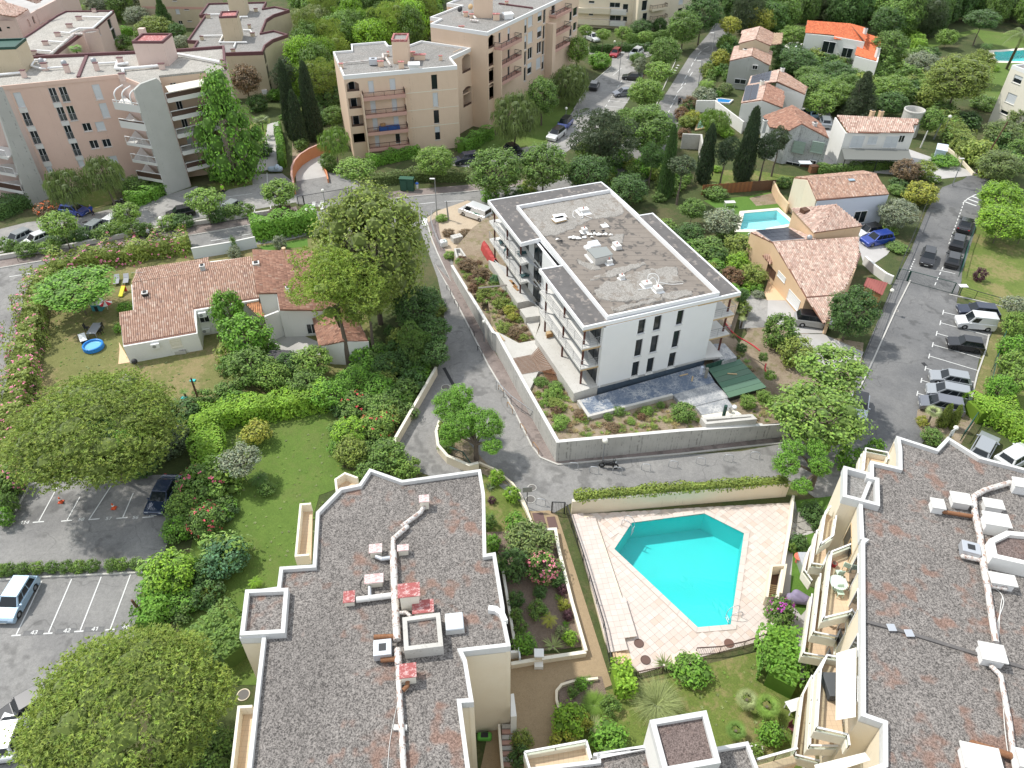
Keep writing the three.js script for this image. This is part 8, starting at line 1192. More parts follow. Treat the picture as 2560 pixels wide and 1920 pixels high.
const TYRE=T(new THREE.TorusGeometry(0.235,0.09,8,20),0,0,0,0,0,0,v_(1,1,1.25)),RIM=join([T(new THREE.CylinderGeometry(0.2,0.2,0.12,18),0,0,0,0,Math.PI/2),...[0,1,2,3,4].map((i)=>T(new THREE.BoxGeometry(0.05,0.36,0.16),0,0,0,0,0,i*0.628))]);
function car(kind,col,label,c,fx,fy,rx,ry,o={}){
const g=carGeo(kind),F=G(c(fx,fy),0.6),R=G(c(rx,ry),0.6),d=dirXZ(R,F),m=F.clone().lerp(R,0.5),t=t_(kind==='bigvan'||kind==='van'?'parked_van':'parked_car',label,kind==='bigvan'||kind==='van'?'van':'car',v_(m.x,0.045,m.z),undefined,Math.atan2(-d.z,d.x)),pm=carPaint(col),P=(n,geo,mat,par=t,x=0,y=0,z=0)=>{const k=shade(new THREE.Mesh(geo,mat));k.name=n;k.position.set(x,y,z);par.add(k);return k;};
P('body',g.body,pm);P('cabin',g.cab,o.roof?carPaint(o.roof):pm);for(const[n,geo]of g.wins)P(n,geo,M_WIND);
for(const x of[-g.wx,g.wx])for(const z of[1,-1]){const w=P('wheel',TYRE,M_TYRE,t,x,g.wr,z*(g.W/2-0.12));P('rim',RIM,o.rim||M_RIM,w);}
const hd=carShape.hd??=r_(0.3,0.13,0.36,0.05),tl=carShape.tl??=r_(0.12,0.22,0.26,0.04),pl=carShape.pl??=b_(0.03,0.11,0.5),mi=carShape.mi??=r_(0.16,0.14,0.22,0.05),gr=carShape.gr??=r_(0.06,0.16,0.9,0.02),bp=carShape.bp??=b_(0.08,0.12,1.2);
for(const z of[1,-1]){P('headlight',hd,M_HEAD,t,g.h-0.17,g.nose-0.13,z*(g.W/2-0.27));P('tail_light',tl,M_TAIL,t,-g.h+0.05,g.belt-0.16,z*(g.W/2-0.2));P('mirror',mi,o.mirror||pm,t,g.b1-0.32,g.belt+0.05,z*(g.W/2+0.06));}
P('grille',gr,M.dark,t,g.h-0.02,0.5,0);P('number_plate',pl,M_PLATE,t,-g.h-0.005,0.62,0);P('number_plate',pl,M_PLATE,t,g.h+0.012,0.36,0);P('bumper',bp,M.dark,t,-g.h+0.02,0.3,0);
if(o.extra)o.extra(t,g,P);return t;
}
const WHITE=[0.74,0.75,0.76],BLACK=[0.012,0.012,0.015],NAVY=[0.012,0.02,0.05],BLUE=[0.015,0.05,0.32],SILVER=[0.33,0.35,0.37],GREY=[0.17,0.18,0.21],RED=[0.42,0.015,0.03];
car('estate',NAVY,'dark navy estate car in the first bay below the green gate',c6,1775,338,2062,368);car('van',WHITE,'small white panel van beside the navy estate car',c6,1765,415,2032,445);car('mini',BLACK,'black small car with dark wheels between empty bays',c6,1712,548,1955,585,{rim:M.darkMetal});car('hatch',SILVER,'silver hatchback, upper of the three cars parked side by side',c6,1600,765,1872,815);car('mpv',SILVER,'silver people carrier, middle of the three cars parked side by side',c6,1590,855,1858,910);car('mpv',GREY,'dark grey car behind the corner bed, lowest of the three side by side',c6,1545,935,1815,985);
car('mini',[0.55,0.6,0.66],'pale car with black roof half hidden under the spreading airy tree',c6,1140,1045,1162,890,{roof:BLACK});car('suv',[0.36,0.36,0.35],'silver off-roader with dark roof under the carport of the ochre villa',c6,935,425,788,408,{roof:BLACK});
car('hatch',BLACK,'black small car driving on the lane above the green gate',c6,1585,55,1605,-40);car('hatch',BLACK,'black hatchback parked just above the green gate, nearest it',c6,1765,-25,1745,65);car('estate',BLACK,'black estate in the middle of the three cars parked along the lane',c3,1805,1490,1770,1610);car('sedan',BLACK,'black saloon parked highest along the lane under the yellow green trees',c3,1850,1395,1818,1490);car('hatch',WHITE,'white hatchback in the yard of the tiled villa',c3,1145,1500,1275,1472,{roof:BLACK});car('suv',BLUE,'bright blue car in the yard of the tiled villa',c3,1182,1555,1352,1525);car('suv',SILVER,'silver car seen from behind next to the twin chimney house',c3,925,760,940,815);car('hatch',[0.3,0.45,0.6],'light blue small car in the drive above the old grey house',c3,800,715,850,745);
car('estate',SILVER,'silver car parked behind the roof of the right building',c6,1985,1175,1925,1280);car('suv',WHITE,'white car at the right frame edge behind the right building',c6,2240,1245,2075,1340);car('sedan',[0.02,0.035,0.075],'dark blue saloon in the upper left car park under the oleander',c4,992,1640,1108,1425);car('hatch',[0.34,0.47,0.6],'pale blue hatchback in the lower left car park',c7,15,700,185,425);car('mini',BLACK,'black open topped small car beside the huge umbrella pine',c7,90,1300,250,1205);car('hatch',WHITE,'white hatchback with dark rear at the bottom left corner',c7,110,1320,40,1510);
car('hatch',BLUE,'bright blue car in front of the pink block',c1,560,1362,395,1340);[['grey',[0.3,0.33,0.34],70,1555,165,1510],['white',WHITE,190,1560,290,1520],['dark silver',[0.3,0.33,0.34],560,1500,625,1455],['white',WHITE,665,1465,740,1415],['black',BLACK,1120,1375,1200,1360],['pale grey',SILVER,1440,1365,1500,1325]].forEach(([n,col,a,b,x,y],i)=>car('hatch',col,['leftmost','second','third','fourth','fifth','last'][i]+ ' car ('+n+') showing over the bushes along the roadside wall',c1,a,b,x,y));
car('suv',NAVY,'dark blue off-roader behind the clipped hedge of the peach block',c2,735,1035,890,1012);car('hatch',BLACK,'black car half hidden on the drive below the drooping tree',c2,1160,988,1082,945);car('suv',WHITE,'white car with black trim at the near end of the long car park',c2,1350,895,1430,835,{roof:BLACK});car('suv',BLUE,'blue car with dark roof behind the white one with black trim',c2,1412,830,1478,765,{roof:BLACK});car('hatch',BLACK,'black car seen from behind beside the drooping tree of the long car park',k3,265,585,230,650);car('sedan',GREY,'grey saloon in the middle bays of the long car park',c2,1772,600,1880,590);car('sedan',BLACK,'black saloon above the grey one in the long car park',c2,1828,490,1940,498);car('hatch',RED,'red car at the top of the long car park',c2,1750,362,1792,318);car('suv',WHITE,'white car beside the red one at the top of the long car park',c2,1872,362,1935,322);car('suv',WHITE,'white car behind the small trees before the cream block',k3,275,290,185,255);
car('bigvan',WHITE,'white work van parked on the sandy yard of the site',c2,808,1350,932,1395,{extra:(t,g,P)=>{for(const z of[1,-1])P('stripe',carShape.st??=b_(1.4,0.16,0.02),f_(0.05,0.25,0.16),t,-0.9,1.2,z*(g.W/2-0.03));}});
function motorbike(label,p,turn,col,o={}){const q=G(p,0.4),t=t_('motorcycle',label,'motorcycle',v_(q.x,0.04,q.z),undefined,turn),P=(n,geo,mat)=>P_(t,n,geo,mat,true);for(const x of[-0.65,0.65])P('wheel',T(new THREE.TorusGeometry(0.24,0.07,8,18),x,0.3,0),M_TYRE);P('body',[r_(0.7,0.32,0.32,0.1,0.0,0.55,0),r_(0.3,0.4,0.36,0.1,0.45,0.75,0)],f_(...col,0.35));P('seat',r_(0.75,0.14,0.3,0.06,-0.3,0.78,0),M.dark);P('fork',[rodG(v_(0.65,0.3,0.1),v_(0.42,0.95,0.1),0.03),rodG(v_(0.65,0.3,-0.1),v_(0.42,0.95,-0.1),0.03)],M.gM);P('handlebar',rodG(v_(0.38,1.0,-0.34),v_(0.38,1.0,0.34),0.02),M.dark);P('headlight',T(new THREE.SphereGeometry(0.1,10,8),0.6,0.85,0),M_HEAD);P('screen',T(new THREE.BoxGeometry(0.02,0.3,0.3),0.55,1.1,0,0,0,0.4),M.glassGreen);if(o.box)P('top_box',r_(0.36,0.3,0.4,0.06,-0.7,1.0,0),M.dark);return t;}
motorbike('black scooter parked by the bike stands below the site wall',c5(1728,1345),-0.12,[0.012,0.012,0.014]);motorbike('motorcycle ridden up the climbing road',k3(858,735),1.2,[0.03,0.03,0.035]);motorbike('dark motorcycle under the drooping pepper trees',c1(762,1305),0.4,[0.02,0.02,0.022]);
// ---------------------------------------------------------------- people: each body is one continuous skin, clothes are shells over it
function blob(segs,n,grow=0){
const bb=new THREE.Box3();segs.forEach(([a,b,r0,r1])=>{for(const[p,r]of[[a,r0],[b,r1]]){bb.expandByPoint(p.clone().addScalar(r*1.5+grow+0.04));bb.expandByPoint(p.clone().addScalar(-r*1.5-grow-0.04));}});
const c=bb.getCenter(v_()),s=bb.getSize(v_()),h=Math.max(s.x,s.y,s.z)/ 2*1.04,mc=new MarchingCubes(n,f_(1,1,1),false,false,80000);mc.isolation=0;const q=v_(),ab=v_(),aq=v_();
for(let z=0;z<n;z++)for(let y=0;y<n;y++)for(let x=0;x<n;x++){q.set((x-n/2)/(n/2)*h+c.x,(y-n/2)/(n/2)*h+c.y,(z-n/2)/(n/2)*h+c.z);let e=0;for(const[a,b,r0,r1]of segs){ab.subVectors(b,a);aq.subVectors(q,a);const t=clamp(aq.dot(ab)/ Math.max(1e-6,ab.lengthSq()),0,1);e +=Math.exp(-(aq.addScaledVector(ab,-t).length()- lerp(r0,r1,t))*55);}mc.field[x+y*n+z*n*n]=Math.log(Math.max(e,1e-30))/ 55+grow;}
mc.update();const cnt=mc.count,g=new THREE.BufferGeometry();g.setAttribute('position',new THREE.BufferAttribute(mc.positionArray.slice(0,cnt*3),3));g.scale(h,h,h).translate(c.x,c.y,c.z);g.computeVertexNormals();g.setAttribute('uv',new THREE.BufferAttribute(new Float32Array(cnt*2),2));return g;
}
function person(label,p,turn,shirt,legs,hair,pose,y0=0.05){
const q=G(p,y0),t=t_('person',label,'person',v_(q.x,y0,q.z),undefined,turn),v=(x,y,z)=>v_(x,y,z),sit=pose==='ride'||pose==='sit',dy=sit?-0.38:0,st=pose==='walk'?0.3:0.03,L=[],A=[];
const hip=v(sit?-0.15:0,0.92+dy,0),chest=v(sit?0:0.02,1.32+dy,0),neck=v(0.03,1.5+dy,0);
for(const z of[1,-1]){const H=hip.clone().add(v(0,0,0.09*z)),kn=sit?v(0.3,0.62,0.17*z):v(st*z*0.6+0.04,0.5,0.1*z),an=sit?v(0.2,0.16,0.19*z):v(st*z-0.08*(z<0&&pose==='walk'?1:0),0.09,0.1*z);L.push([H,kn,0.085,0.06],[kn,an,0.058,0.038],[an.clone().add(v(-0.04,-0.03,0)),an.clone().add(v(0.14,-0.05,0)),0.042,0.032]);const S=v(0.02,1.42+dy,0.17*z),el=pose==='ride'?v(0.22,1.18+dy,0.27*z):v(-st*z*0.5+0.02,1.15+dy,0.24*z),wr=pose==='ride'?v(0.5,1.02,0.3*z):v(0.12-st*z*0.6,0.94+dy,0.22*z);A.push([S,el,0.05,0.042],[el,wr,0.04,0.028],[wr,wr.clone().add(v(0.06,-0.07,0)),0.034,0.026]);for(let f=0;f<4;f++)A.push([wr.clone().add(v(0.05,-0.06,(f-1.5)*0.018)),wr.clone().add(v(0.08+0.008*(f % 2),-0.13,(f-1.5)*0.02)),0.009,0.008]);A.push([wr.clone().add(v(0.03,-0.03,0.03*-z)),wr.clone().add(v(0.09,-0.07,0.045*-z)),0.011,0.009]);}
const torso=[[hip,chest,0.135,0.145],[chest,neck,0.13,0.06],[v(0.02,1.42+dy,-0.13),v(0.02,1.42+dy,0.13),0.065,0.065]],hd=v(0.05,1.63+dy,0),head=[[neck,hd,0.055,0.07],[hd,hd.clone().add(v(0.01,0.06,0)),0.085,0.085],[hd.clone().add(v(0.085,-0.005,0)),hd.clone().add(v(0.1,0,0)),0.014,0.012],[hd.clone().add(v(0,0.01,-0.09)),hd.clone().add(v(0,0.01,0.09)),0.02,0.02]];
P_(t,'body',blob([...L,...A,...torso,...head],74),f_(0.5,0.3,0.21,0.6),true);
if(shirt)P_(t,'shirt',blob([...torso,...A.filter((s,i)=>i % 8===0)],40,0.014),f_(...shirt,0.9),true);P_(t,'trousers',blob([...L.filter((s,i)=>i % 3<(pose==='short'?1:2)),[hip.clone().add(v(0,-0.02,0)),hip.clone().add(v(0,0.06,0)),0.13,0.125]],44,0.016),f_(...legs,0.9),true);P_(t,'hair',blob([[hd.clone().add(v(-0.015,0.06,0)),hd.clone().add(v(-0.03,0.03,0)),0.088,0.08]],20,0.008),f_(...hair),true);for(const z of[1,-1])P_(t,'eye',T(new THREE.SphereGeometry(0.011,6,5),hd.x+0.082,hd.y+0.035,0.032*z),M.dark,true);P_(t,'mouth',b_(0.012,0.008,0.04,hd.x+0.078,hd.y-0.04,0),f_(0.4,0.12,0.1),true);return t;
}
person('person with pale hair in a blue top and dark trousers beside the bright blue car',c1(603,1388),-1.3,[0.02,0.06,0.32],[0.02,0.02,0.04],[0.6,0.52,0.36],'stand');person('walking person in a white shirt and dark trousers on the red pavement',c1(966,1535),0.1,[0.7,0.7,0.72],[0.015,0.02,0.05],[0.2,0.12,0.08],'walk',0.15);person('person in a bright yellow green vest beside a dark bicycle at the pink block',c1(1440,1252),-1.2,[0.4,0.75,0.05],[0.03,0.03,0.04],[0.05,0.04,0.03],'stand');person('helmeted rider in dark clothes on the motorcycle of the climbing road',k3(858,750),1.2,[0.02,0.02,0.025],[0.02,0.02,0.025],[0.4,0.4,0.42],'ride');person('person in pink shorts standing on the middle balcony of the right building',k8(385,640),-1.9,null,[0.6,0.35,0.36],[0.05,0.035,0.03],'short',5.22);
// ---------------------------------------------------------------- pools
{const pool=(ps,label,pos,y,deep,shallow,lin=M.poolLiner)=>{
const t=t_('swimming_pool',label,'pool',pos),s=ccw(ps.map(flat)).map((p)=>v_(p.x,0,p.y)),n=s.length,zs=s.map((p)=>p.z),z0=Math.min(...zs),z1=Math.max(...zs),dep=(p)=>-lerp(deep,shallow,sstep((p.z-z0)/(z1-z0),0.45,0.85)),W=[];for(let i=0;i<n;i++){const a=s[i],b=s[(i+1)% n],k=8;for(let j=0;j<k;j++){const A=a.clone().lerp(b,j/k),B=a.clone().lerp(b,(j+1)/ k);W.push(...quadT(A.clone().setY(dep(A)),B.clone().setY(dep(B)),B.clone().setY(0.05),A.clone().setY(0.05)));}}const c=s.reduce((a,p)=>a.add(p),v_()).multiplyScalar(1/n),Fl=[];for(let i=0;i<n;i++){const a=s[i],b=s[(i+1)% n],k=10;for(let j=0;j<k;j++)for(let q=0;q<8;q++){const at=(u,v)=>{const p=c.clone().lerp(a.clone().lerp(b,u),v);return p.setY(dep(p));};Fl.push(...quadT(at(j/k,q/8),at((j+1)/ k,q/8),at((j+1)/ k,(q+1)/ 8),at(j/k,(q+1)/ 8)));}}
P_(t,'basin',[tri(W),tri(Fl)],lin);P_(t,'water',s_(s,y),M.water);return t;};
pool(POOLS.main,'large five-sided turquoise swimming pool on the tiled terrace',G(O(1470,1240)),-0.08,2.2,0.6);pool(POOLS.villa,'rectangular bright pool on the artificial lawn behind the unfinished block',G(c3(540,1420)),0,1.3,0.5,f_(0.30,0.72,0.74));pool(POOLS.far,'turquoise pool behind the tall palm at the top right edge',G(c3(2100,360)),0,1.6,1.0);
{const ps=pts(c3,0.3,232,632,262,630,345,640,320,662,235,658),t=t_('swimming_pool','small blue pool corner beside the solar roofed house','pool',ps[0].clone().setY(0));P_(t,'rim',p_(ps,0,0.32,[i_(ps,0.25)]),M.white);P_(t,'water',p_(i_(ps,0.22),0,0.2),f_(0.03,0.25,0.6,0.08));const p2=pts(c3,0.3,125,770,150,755,150,820,108,828),t2=t_('swimming_pool','narrow pale green garden pool left of the solar roofed house','pool',p2[0].clone().setY(0));P_(t2,'rim',p_(i_(p2,-0.3),0,0.3,[p2]),M.ochre);P_(t2,'water',p_(p2,0,0.18),f_(0.25,0.55,0.5,0.08));}
// terrace of stone tiles
const D=0.03,deck=OP(0,1238,1112,1708,1086,1700,1140,1656,1382,1382,1455,1330,1400),edge=i_(POOLS.main,-0.45),e1=dirXZ(POOLS.main[0],POOLS.main[5]),e2=v_(-e1.z,0,e1.x),tm=[[0.60,0.515,0.465],[0.62,0.54,0.49],[0.59,0.49,0.43],[0.63,0.56,0.51],[0.61,0.525,0.475],[0.58,0.465,0.395]].map((c)=>f_(...c,0.85)),r=rnd(44);
g_('pool_terrace',s_(deck,D,[i_(POOLS.main,-0.02)]),f_(0.50,0.42,0.36));const cop=t_('pool_edge','rim of pale stone slabs around the five-sided pool','pool edge',POOLS.main[0].clone());
for(let i=0;i<6;i++){const a=POOLS.main[i],b=POOLS.main[(i+1)% 6],A=edge[i],B=edge[(i+1)% 6],n=Math.max(2,Math.round(a.distanceTo(b)/ 0.9));for(let k=0;k<n;k++){const u=(k+0.01)/ n,v=(k+0.99)/ n;P_(cop,'slab',p_([a.clone().lerp(b,u),a.clone().lerp(b,v),A.clone().lerp(B,v),A.clone().lerp(B,u)],-0.06,0.085),tm[[0,1,4][k % 3]]);}}
const inP=(p,ps)=>{let k=false;for(let i=0,j=ps.length-1;i<ps.length;j=i++){const a=ps[i],b=ps[j];if((a.z>p.z)!==(b.z>p.z)&&p.x<(b.x-a.x)*(p.z-a.z)/(b.z-a.z)+ a.x)k=!k;}return k;};
const clip=(poly,ps)=>{let out=poly;const c=ccw(ps.map(flat));for(let i=0;i<c.length&&out.length;i++){const a=c[i],b=c[(i+1)% c.length],side=(p)=>(b.x-a.x)*(p.z-a.y)-(b.y-a.y)*(p.x-a.x),res=[];for(let k=0;k<out.length;k++){const P=out[k],Q=out[(k+1)% out.length],s=side(P),q=side(Q);if(s>=0)res.push(P);if(s*q<0)res.push(P.clone().lerp(Q,s /(s-q)));}out=res;}return out;};
const S=0.52,tiles=[],O0=POOLS.main[0];for(let i=-50;i<50;i++)for(let j=-50;j<50;j++){const at=(u,v)=>O0.clone().addScaledVector(e1,u*S).addScaledVector(e2,v*S),m=at(i+0.5,j+0.5);if(!inP(m,deck)||inP(m,i_(edge,-0.12)))continue;const g=0.014;const q=clip([at(i+g,j+g),at(i+1-g,j+g),at(i+1-g,j+1-g),at(i+g,j+1-g)],deck);if(q.length>2)tiles.push([q,m.length(),r()]);}
tiles.sort((a,b)=>a[1]- b[1]);const fl=t_('terrace_paving','pinkish square stone tiles laid around the large pool','paving',O0.clone()),rest=tm.map(()=>[]);tiles.forEach(([q,,k],i)=>{const m=Math.floor(k*k*tm.length),y=0.05+0.006*((i*7)% 3);if(i<300)P_(fl,'tile',p_(q,D,y),tm[m]);else rest[m].push(p_(q,D,y));});rest.forEach((g,i)=>{if(g.length)P_(fl,'tiles',g,tm[i]).userData.kind='stuff';});
// raised strip along the fence with a step
const rs=pts(c8,0.4,1490,14,1640,26,1895,790,1830,795,1842,876,1730,890,1700,800),ra=t_('raised_terrace','raised tiled strip between pool terrace and dark fence','terrace',rs[0].clone().setY(0));P_(ra,'base',p_(rs,0,0.37),M.cream);const l0=rs[0].clone().lerp(rs[1],0),d1=dirXZ(rs[0],rs[6]),d2=v_(-d1.z,0,d1.x);let cnt=0;for(let i=-4;i<60;i++)for(let j=-12;j<12;j++){const at=(u,v)=>l0.clone().addScaledVector(d1,u*0.5).addScaledVector(d2,v*0.5),g=0.012;if(!inP(at(i+0.5,j+0.5),rs))continue;if(cnt++<300)P_(ra,'tile',p_([at(i+g,j+g),at(i+1-g,j+g),at(i+1-g,j+1-g),at(i+g,j+1-g)],0.365,0.4+0.005*(cnt % 2)),tm[[1,3,4,0][(i*3+j*5+60)&3]]);}
const st=t_('steps','tan stone steps from the patio gate up to the pool terrace','steps',G(c8(1790,930)));for(let k=0;k<4;k++){const x=1752+k*26;P_(st,'step',p_(pts(c8,0.3-k*0.07,x,900-k*4,x+25,896-k*4,x+50,968,x+22,975),0,0.3-k*0.07),M.ochre);}
[[1922,845],[1965,952],[1700+315-850+850-850+850,0]].slice(0,2).forEach(([x,y],i)=>{const q=G(c8(x,y),0.06),t=t_('drain_cover',(i?'lower':'upper')+ ' round brown cover on the pool terrace near the steps','cover',q);P_(t,'lid',new THREE.CylinderGeometry(0.36,0.36,0.03,24).translate(0,0.02,0),f_(0.13,0.075,0.06),true);P_(t,'ring',T(new THREE.TorusGeometry(0.36,0.025,5,24),0,0.03,0,0,Math.PI/2),f_(0.1,0.06,0.05),true);});{const q=G(c9(315,845),0.06),t=t_('drain_cover','round brown cover behind the dark fence of the pool','cover',q);P_(t,'lid',new THREE.CylinderGeometry(0.38,0.38,0.03,24).translate(0,0.02,0),f_(0.16,0.08,0.06),true);}
for(const[c,x,y,a,n]of[[c8,1855,85,2.6,'far left'],[c9,345,665,0.2,'near right']]){const q=G(c(x,y),0.08),t=t_('pool_ladder','steel ladder at the '+n+' corner of the large pool','ladder',q,undefined,a);for(const z of[0.28,-0.28])P_(t,'rail',tubeG([v_(0.55,0,z),v_(0.45,0.75,z),v_(0,0.85,z),v_(-0.4,0.4,z),v_(-0.45,-0.9,z)],0.03,24,6),M.zinc,true);for(const y2 of[-0.2,-0.5,-0.8])P_(t,'rung',rodG(v_(-0.45,y2,-0.28),v_(-0.45,y2,0.28),0.03),M.zinc,true);}
}
// ---------------------------------------------------------------- walls, fences, gates
const lowWall=(label,line,w,h,mat,cap,name='wall')=>{const t=t_(name==='wall'?'garden_wall':name,label,'wall',line[0].clone().setY(0)),L=line.map((p)=>v_(p.x,0,p.z)),y=Array.isArray(h)?(i)=>h[i]:h;P_(t,'panel',w_(L,w,0,y),mat);if(cap)P_(t,'coping',w_(L,w+0.06,Array.isArray(h)?(i)=>h[i]:h,Array.isArray(h)?(i)=>h[i]+ 0.06:h+0.06),cap);return t;};
lowWall('long cream wall along the lower street behind the pool',pts(O,1.75,1236,1082,1470,1062,1706,1043),0.25,1.75,M.cream,M.cP);lowWall('cream side wall of the pool terrace towards the right building',[...OP(0,1709,1084),...OP(0,1703,1140,1682,1262,1658,1385)],0.22,0.9,M.cP);lowWall('low roadside wall with bushes in front of the pink block',[...pts(k1,0,-80,1620,870,1470,1530,1340,2212,1212),...pts(k2,0,620,1150,1390,1035)],0.35,0.65,M.concrete,M.concrete);lowWall('cream wall between ramp and planted bank',pts(c5,1.1,618,715,500,920,350,1180,360,1240),0.22,1.1,M.cream,M.cP);lowWall('curved cream wall of the street island',pts(c5,1.0,640,1060,618,1130,630,1215,690,1285,830,1345,890,1330),0.22,1.0,M.cream,M.cP);lowWall('low edging wall with a mesh fence from the island to the basket board',pts(c5,0.3,895,1325,1000,1370,1110,1460,1165,1540,1210,1640),0.18,0.3,M.cream);lowWall('curved orange wall around the garage ramp',pts(k2,1.9,1675,640,1652,540,1655,440,1690,360,1760,280,1870,210,2030,140,2140,110),0.22,1.9,M.orangeWall,M.salmon);lowWall('short orange wall on the right of the garage ramp',pts(k2,0.7,2040,400,2090,500,2110,590),0.2,0.7,M.orangeWall);lowWall('curved cream wall of the planted court',pts(m2,0.5,432,30,480,110,525,220,545,300),0.2,0.45,M.cream);lowWall('cream wall of the planted court along the tan path',[...pts(m2,0.6,545,300,735,292,765,470,880,930),...pts(m3,0.6,1005,450)],0.2,0.6,M.cream,M.cP);lowWall('cream wall of the planted court facing the patio',pts(m3,0.6,1005,455,640,510,345,560),0.22,0.55,M.cream,M.cP);lowWall('curved low wall around the small bed on the patio',pts(m3,0.3,1110,690,890,715,790,745,745,800,745,880,770,960),0.18,0.35,M.cream);lowWall('pale gate wall between road and villa',pts(k2,1.6,390,1465,880,1385,1190,1320),0.2,1.6,f_(0.62,0.67,0.7),M.oW);lowWall('white curved wall of the villa yard by the lane',pts(c6,1.2,1195,0,1260,60,1330,110,1375,130),0.3,1.2,M.wW);lowWall('ochre garden wall beside the artificial lawn',pts(c3,1.6,605,1165,640,1240,700,1310),0.25,1.6,M.ochre);lowWall('grey house wall at the left end of the board fence',pts(c3,3,20,845,140,850,150,920),0.3,2.6,M.concrete);lowWall('white edging wall of the terrace toward the lane',pts(c3,0.5,1715,940,1800,1010,1890,1110),0.25,0.5,M.cream);lowWall('thin wall at the light well of the gravel roof building',pts(c8,1,1150,870,1158,940),0.12,1.0,M.shutter);
{const t=t_('stone_pier','white capped stone meter pier at the wall of the planted court','pier',G(m3(590,540)));const q=G(m3(590,468),1.2);t.position.set(q.x,0,q.z);P_(t,'pier',r_(0.5,1.1,0.45,0.02,0,0.55,0),M.cream,true);P_(t,'cap',r_(0.72,0.14,0.68,0.03,0,1.2,0),M.white,true);P_(t,'foot',r_(0.66,0.4,0.6,0.03,0,0.2,0.35),M.wW,true);}
const fence=(label,line,h,o,name='fence')=>{const t=t_(name,label,name.includes('gate')?'gate':'fence',line[0].clone().setY(o.y0||0));railing(t,line.map((p)=>v_(p.x,0,p.z)),o.y0||0,h,{mat:M.darkMetal,fill:'bars',gap:2,...o});return t;};
fence('dark fence beside the tan path and the raised tiled strip',pts(c8,0,1455,5,1560,320,1690,760,1735,985),1.1,{y0:0.05});fence('dark fence at the right lower edge of the pool terrace',pts(m4,0,655,545,820,535,985,500,1155,440),1.0,{mat:M.brownRail});fence('short dark fence left of the pool gate',pts(m4,0,245,710,430,672),1.0,{mat:M.brownRail});fence('dark pedestrian gate at the top of the tan path',pts(m2,0,702,150,812,155),1.5,{gap:1.6,post:0.07},'gate');fence('green vehicle gate across the right car park',[...pts(m8,0,575,178,880,260)],1.6,{mat:M.greenMetal,gap:4,post:0.07},'gate');fence('green pedestrian gate beside the vehicle gate',pts(m8,0,498,160,568,176),1.6,{mat:M.greenMetal,gap:2,post:0.07},'gate');fence('grey sliding gate at the garage ramp',pts(k2,0,1820,915,2420,815),1.5,{mat:M.darkMetal,gap:5,post:0.05},'gate');fence('narrow grey gate left of the sliding gate',pts(k2,0,1745,930,1812,915),1.5,{gap:2,post:0.06},'gate');fence('dark green mesh fence between right car park and trees',pts(m8,0,1250,500,1200,650,1150,800,1110,985),1.5,{mat:M.greenMesh,fill:'lines',gap:2.4});fence('green mesh fence along the lawn above the gate',pts(c3,0,1880,1500,1840,1600,1790,1780),1.4,{mat:M.greenMesh,fill:'bars',gap:2.4});fence('thin fence between lawn and first parking bay',pts(m8,0,920,262,1035,300,1195,345),1.2,{fill:'lines',gap:4});fence('long dark fence between the villa plots and right car park',[...pts(c3,0,1590,1300,1450,1640),...pts(c6,0,1420,60,1310,330,1200,620,1140,760)],1.5,{mat:M.darkMetal,fill:'lines',gap:2.6});fence('wire fence at the corner bed towards the hedge',pts(c6,0,1910,1030,1800,1190),1.3,{mat:M.greenMesh,fill:'bars',gap:2});fence('green fence around the street island planting',pts(c5,1,705,1230,790,1260,840,1330),1.0,{mat:M.greenMesh,fill:'bars',gap:1.5});fence('leaning wire fence at the kerb of the sandy yard',pts(m6,0,1000,440,985,500,1010,590,1050,680),1.1,{mat:M.gM,fill:'lines',gap:2});fence('temporary wire fence panel on the red pavement of the side street',pts(c5,0,1005,860,1100,960,1240,1060),1.3,{mat:M.gM,fill:'lines',gap:1.8});fence('street railing along the red pavement below the roadside wall',[...pts(k1,0,240,1640,700,1560,1540,1440,2130,1340),...pts(k2,0,460,1270,1110,1150)],0.9,{fill:'none',gap:5.5});
{const a=G(c3(135,1255)),b=G(c3(605,1220)),t=t_('board_fence','brown board fence behind the artificial lawn','fence',a),n=34;for(let k=0;k<n;k++)P_(t,'board',beamG(a.clone().lerp(b,(k+0.03)/ n).setY(0.85),a.clone().lerp(b,(k+0.97)/ n).setY(0.85),0.05,1.6+0.04*(k % 3)),[f_(0.30,0.125,0.05),f_(0.24,0.1,0.045),f_(0.14,0.075,0.045)][k>22?2:k % 2]);}
// hoops along the pavements
[[c5,1500,1368],[c5,1632,1395],[c5,1782,1398],[c5,1965,1378],[c5,2140,1358],[c6,130,1338],[c6,308,1318],[c6,478,1300],[c6,645,1280],[m2,605,80]].forEach(([c,x,y],i)=>{const q=G(c(x,y)),t=t_('bike_stand',i===9?'steel hoop beside the dark pedestrian gate':['leftmost','second','third','fourth','fifth','sixth','seventh','eighth','rightmost'][i]+ ' steel hoop stand along the lower street','bike stand',q.setY(0.02),i<9?'hoop stands along the lower street':undefined,-0.15);P_(t,'hoop',tubeG([v_(-0.42,0,0),v_(-0.42,0.6,0),v_(-0.3,0.78,0),v_(0.3,0.78,0),v_(0.42,0.6,0),v_(0.42,0,0)],0.032,26,6),M.zinc,true);});
[[700,232],[750,322],[850,500],[900,625],[1035,880],[1092,990],[1178,1130],[1258,1250]].forEach(([x,y],i)=>{const q=G(c5(x,y),0.12),t=t_('barrier',['highest','second highest','third','fourth','fifth','sixth','seventh','lowest'][i]+ ' metal kerb hoop going down the side street','barrier',q,'kerb hoops of the side street',-1.1);P_(t,'hoop',tubeG([v_(-0.6,0,0),v_(-0.6,0.6,0),v_(-0.5,0.7,0),v_(0.5,0.7,0),v_(0.6,0.6,0),v_(0.6,0,0)],0.035,24,6),i>3?M.wood:M.darkMetal,true);});
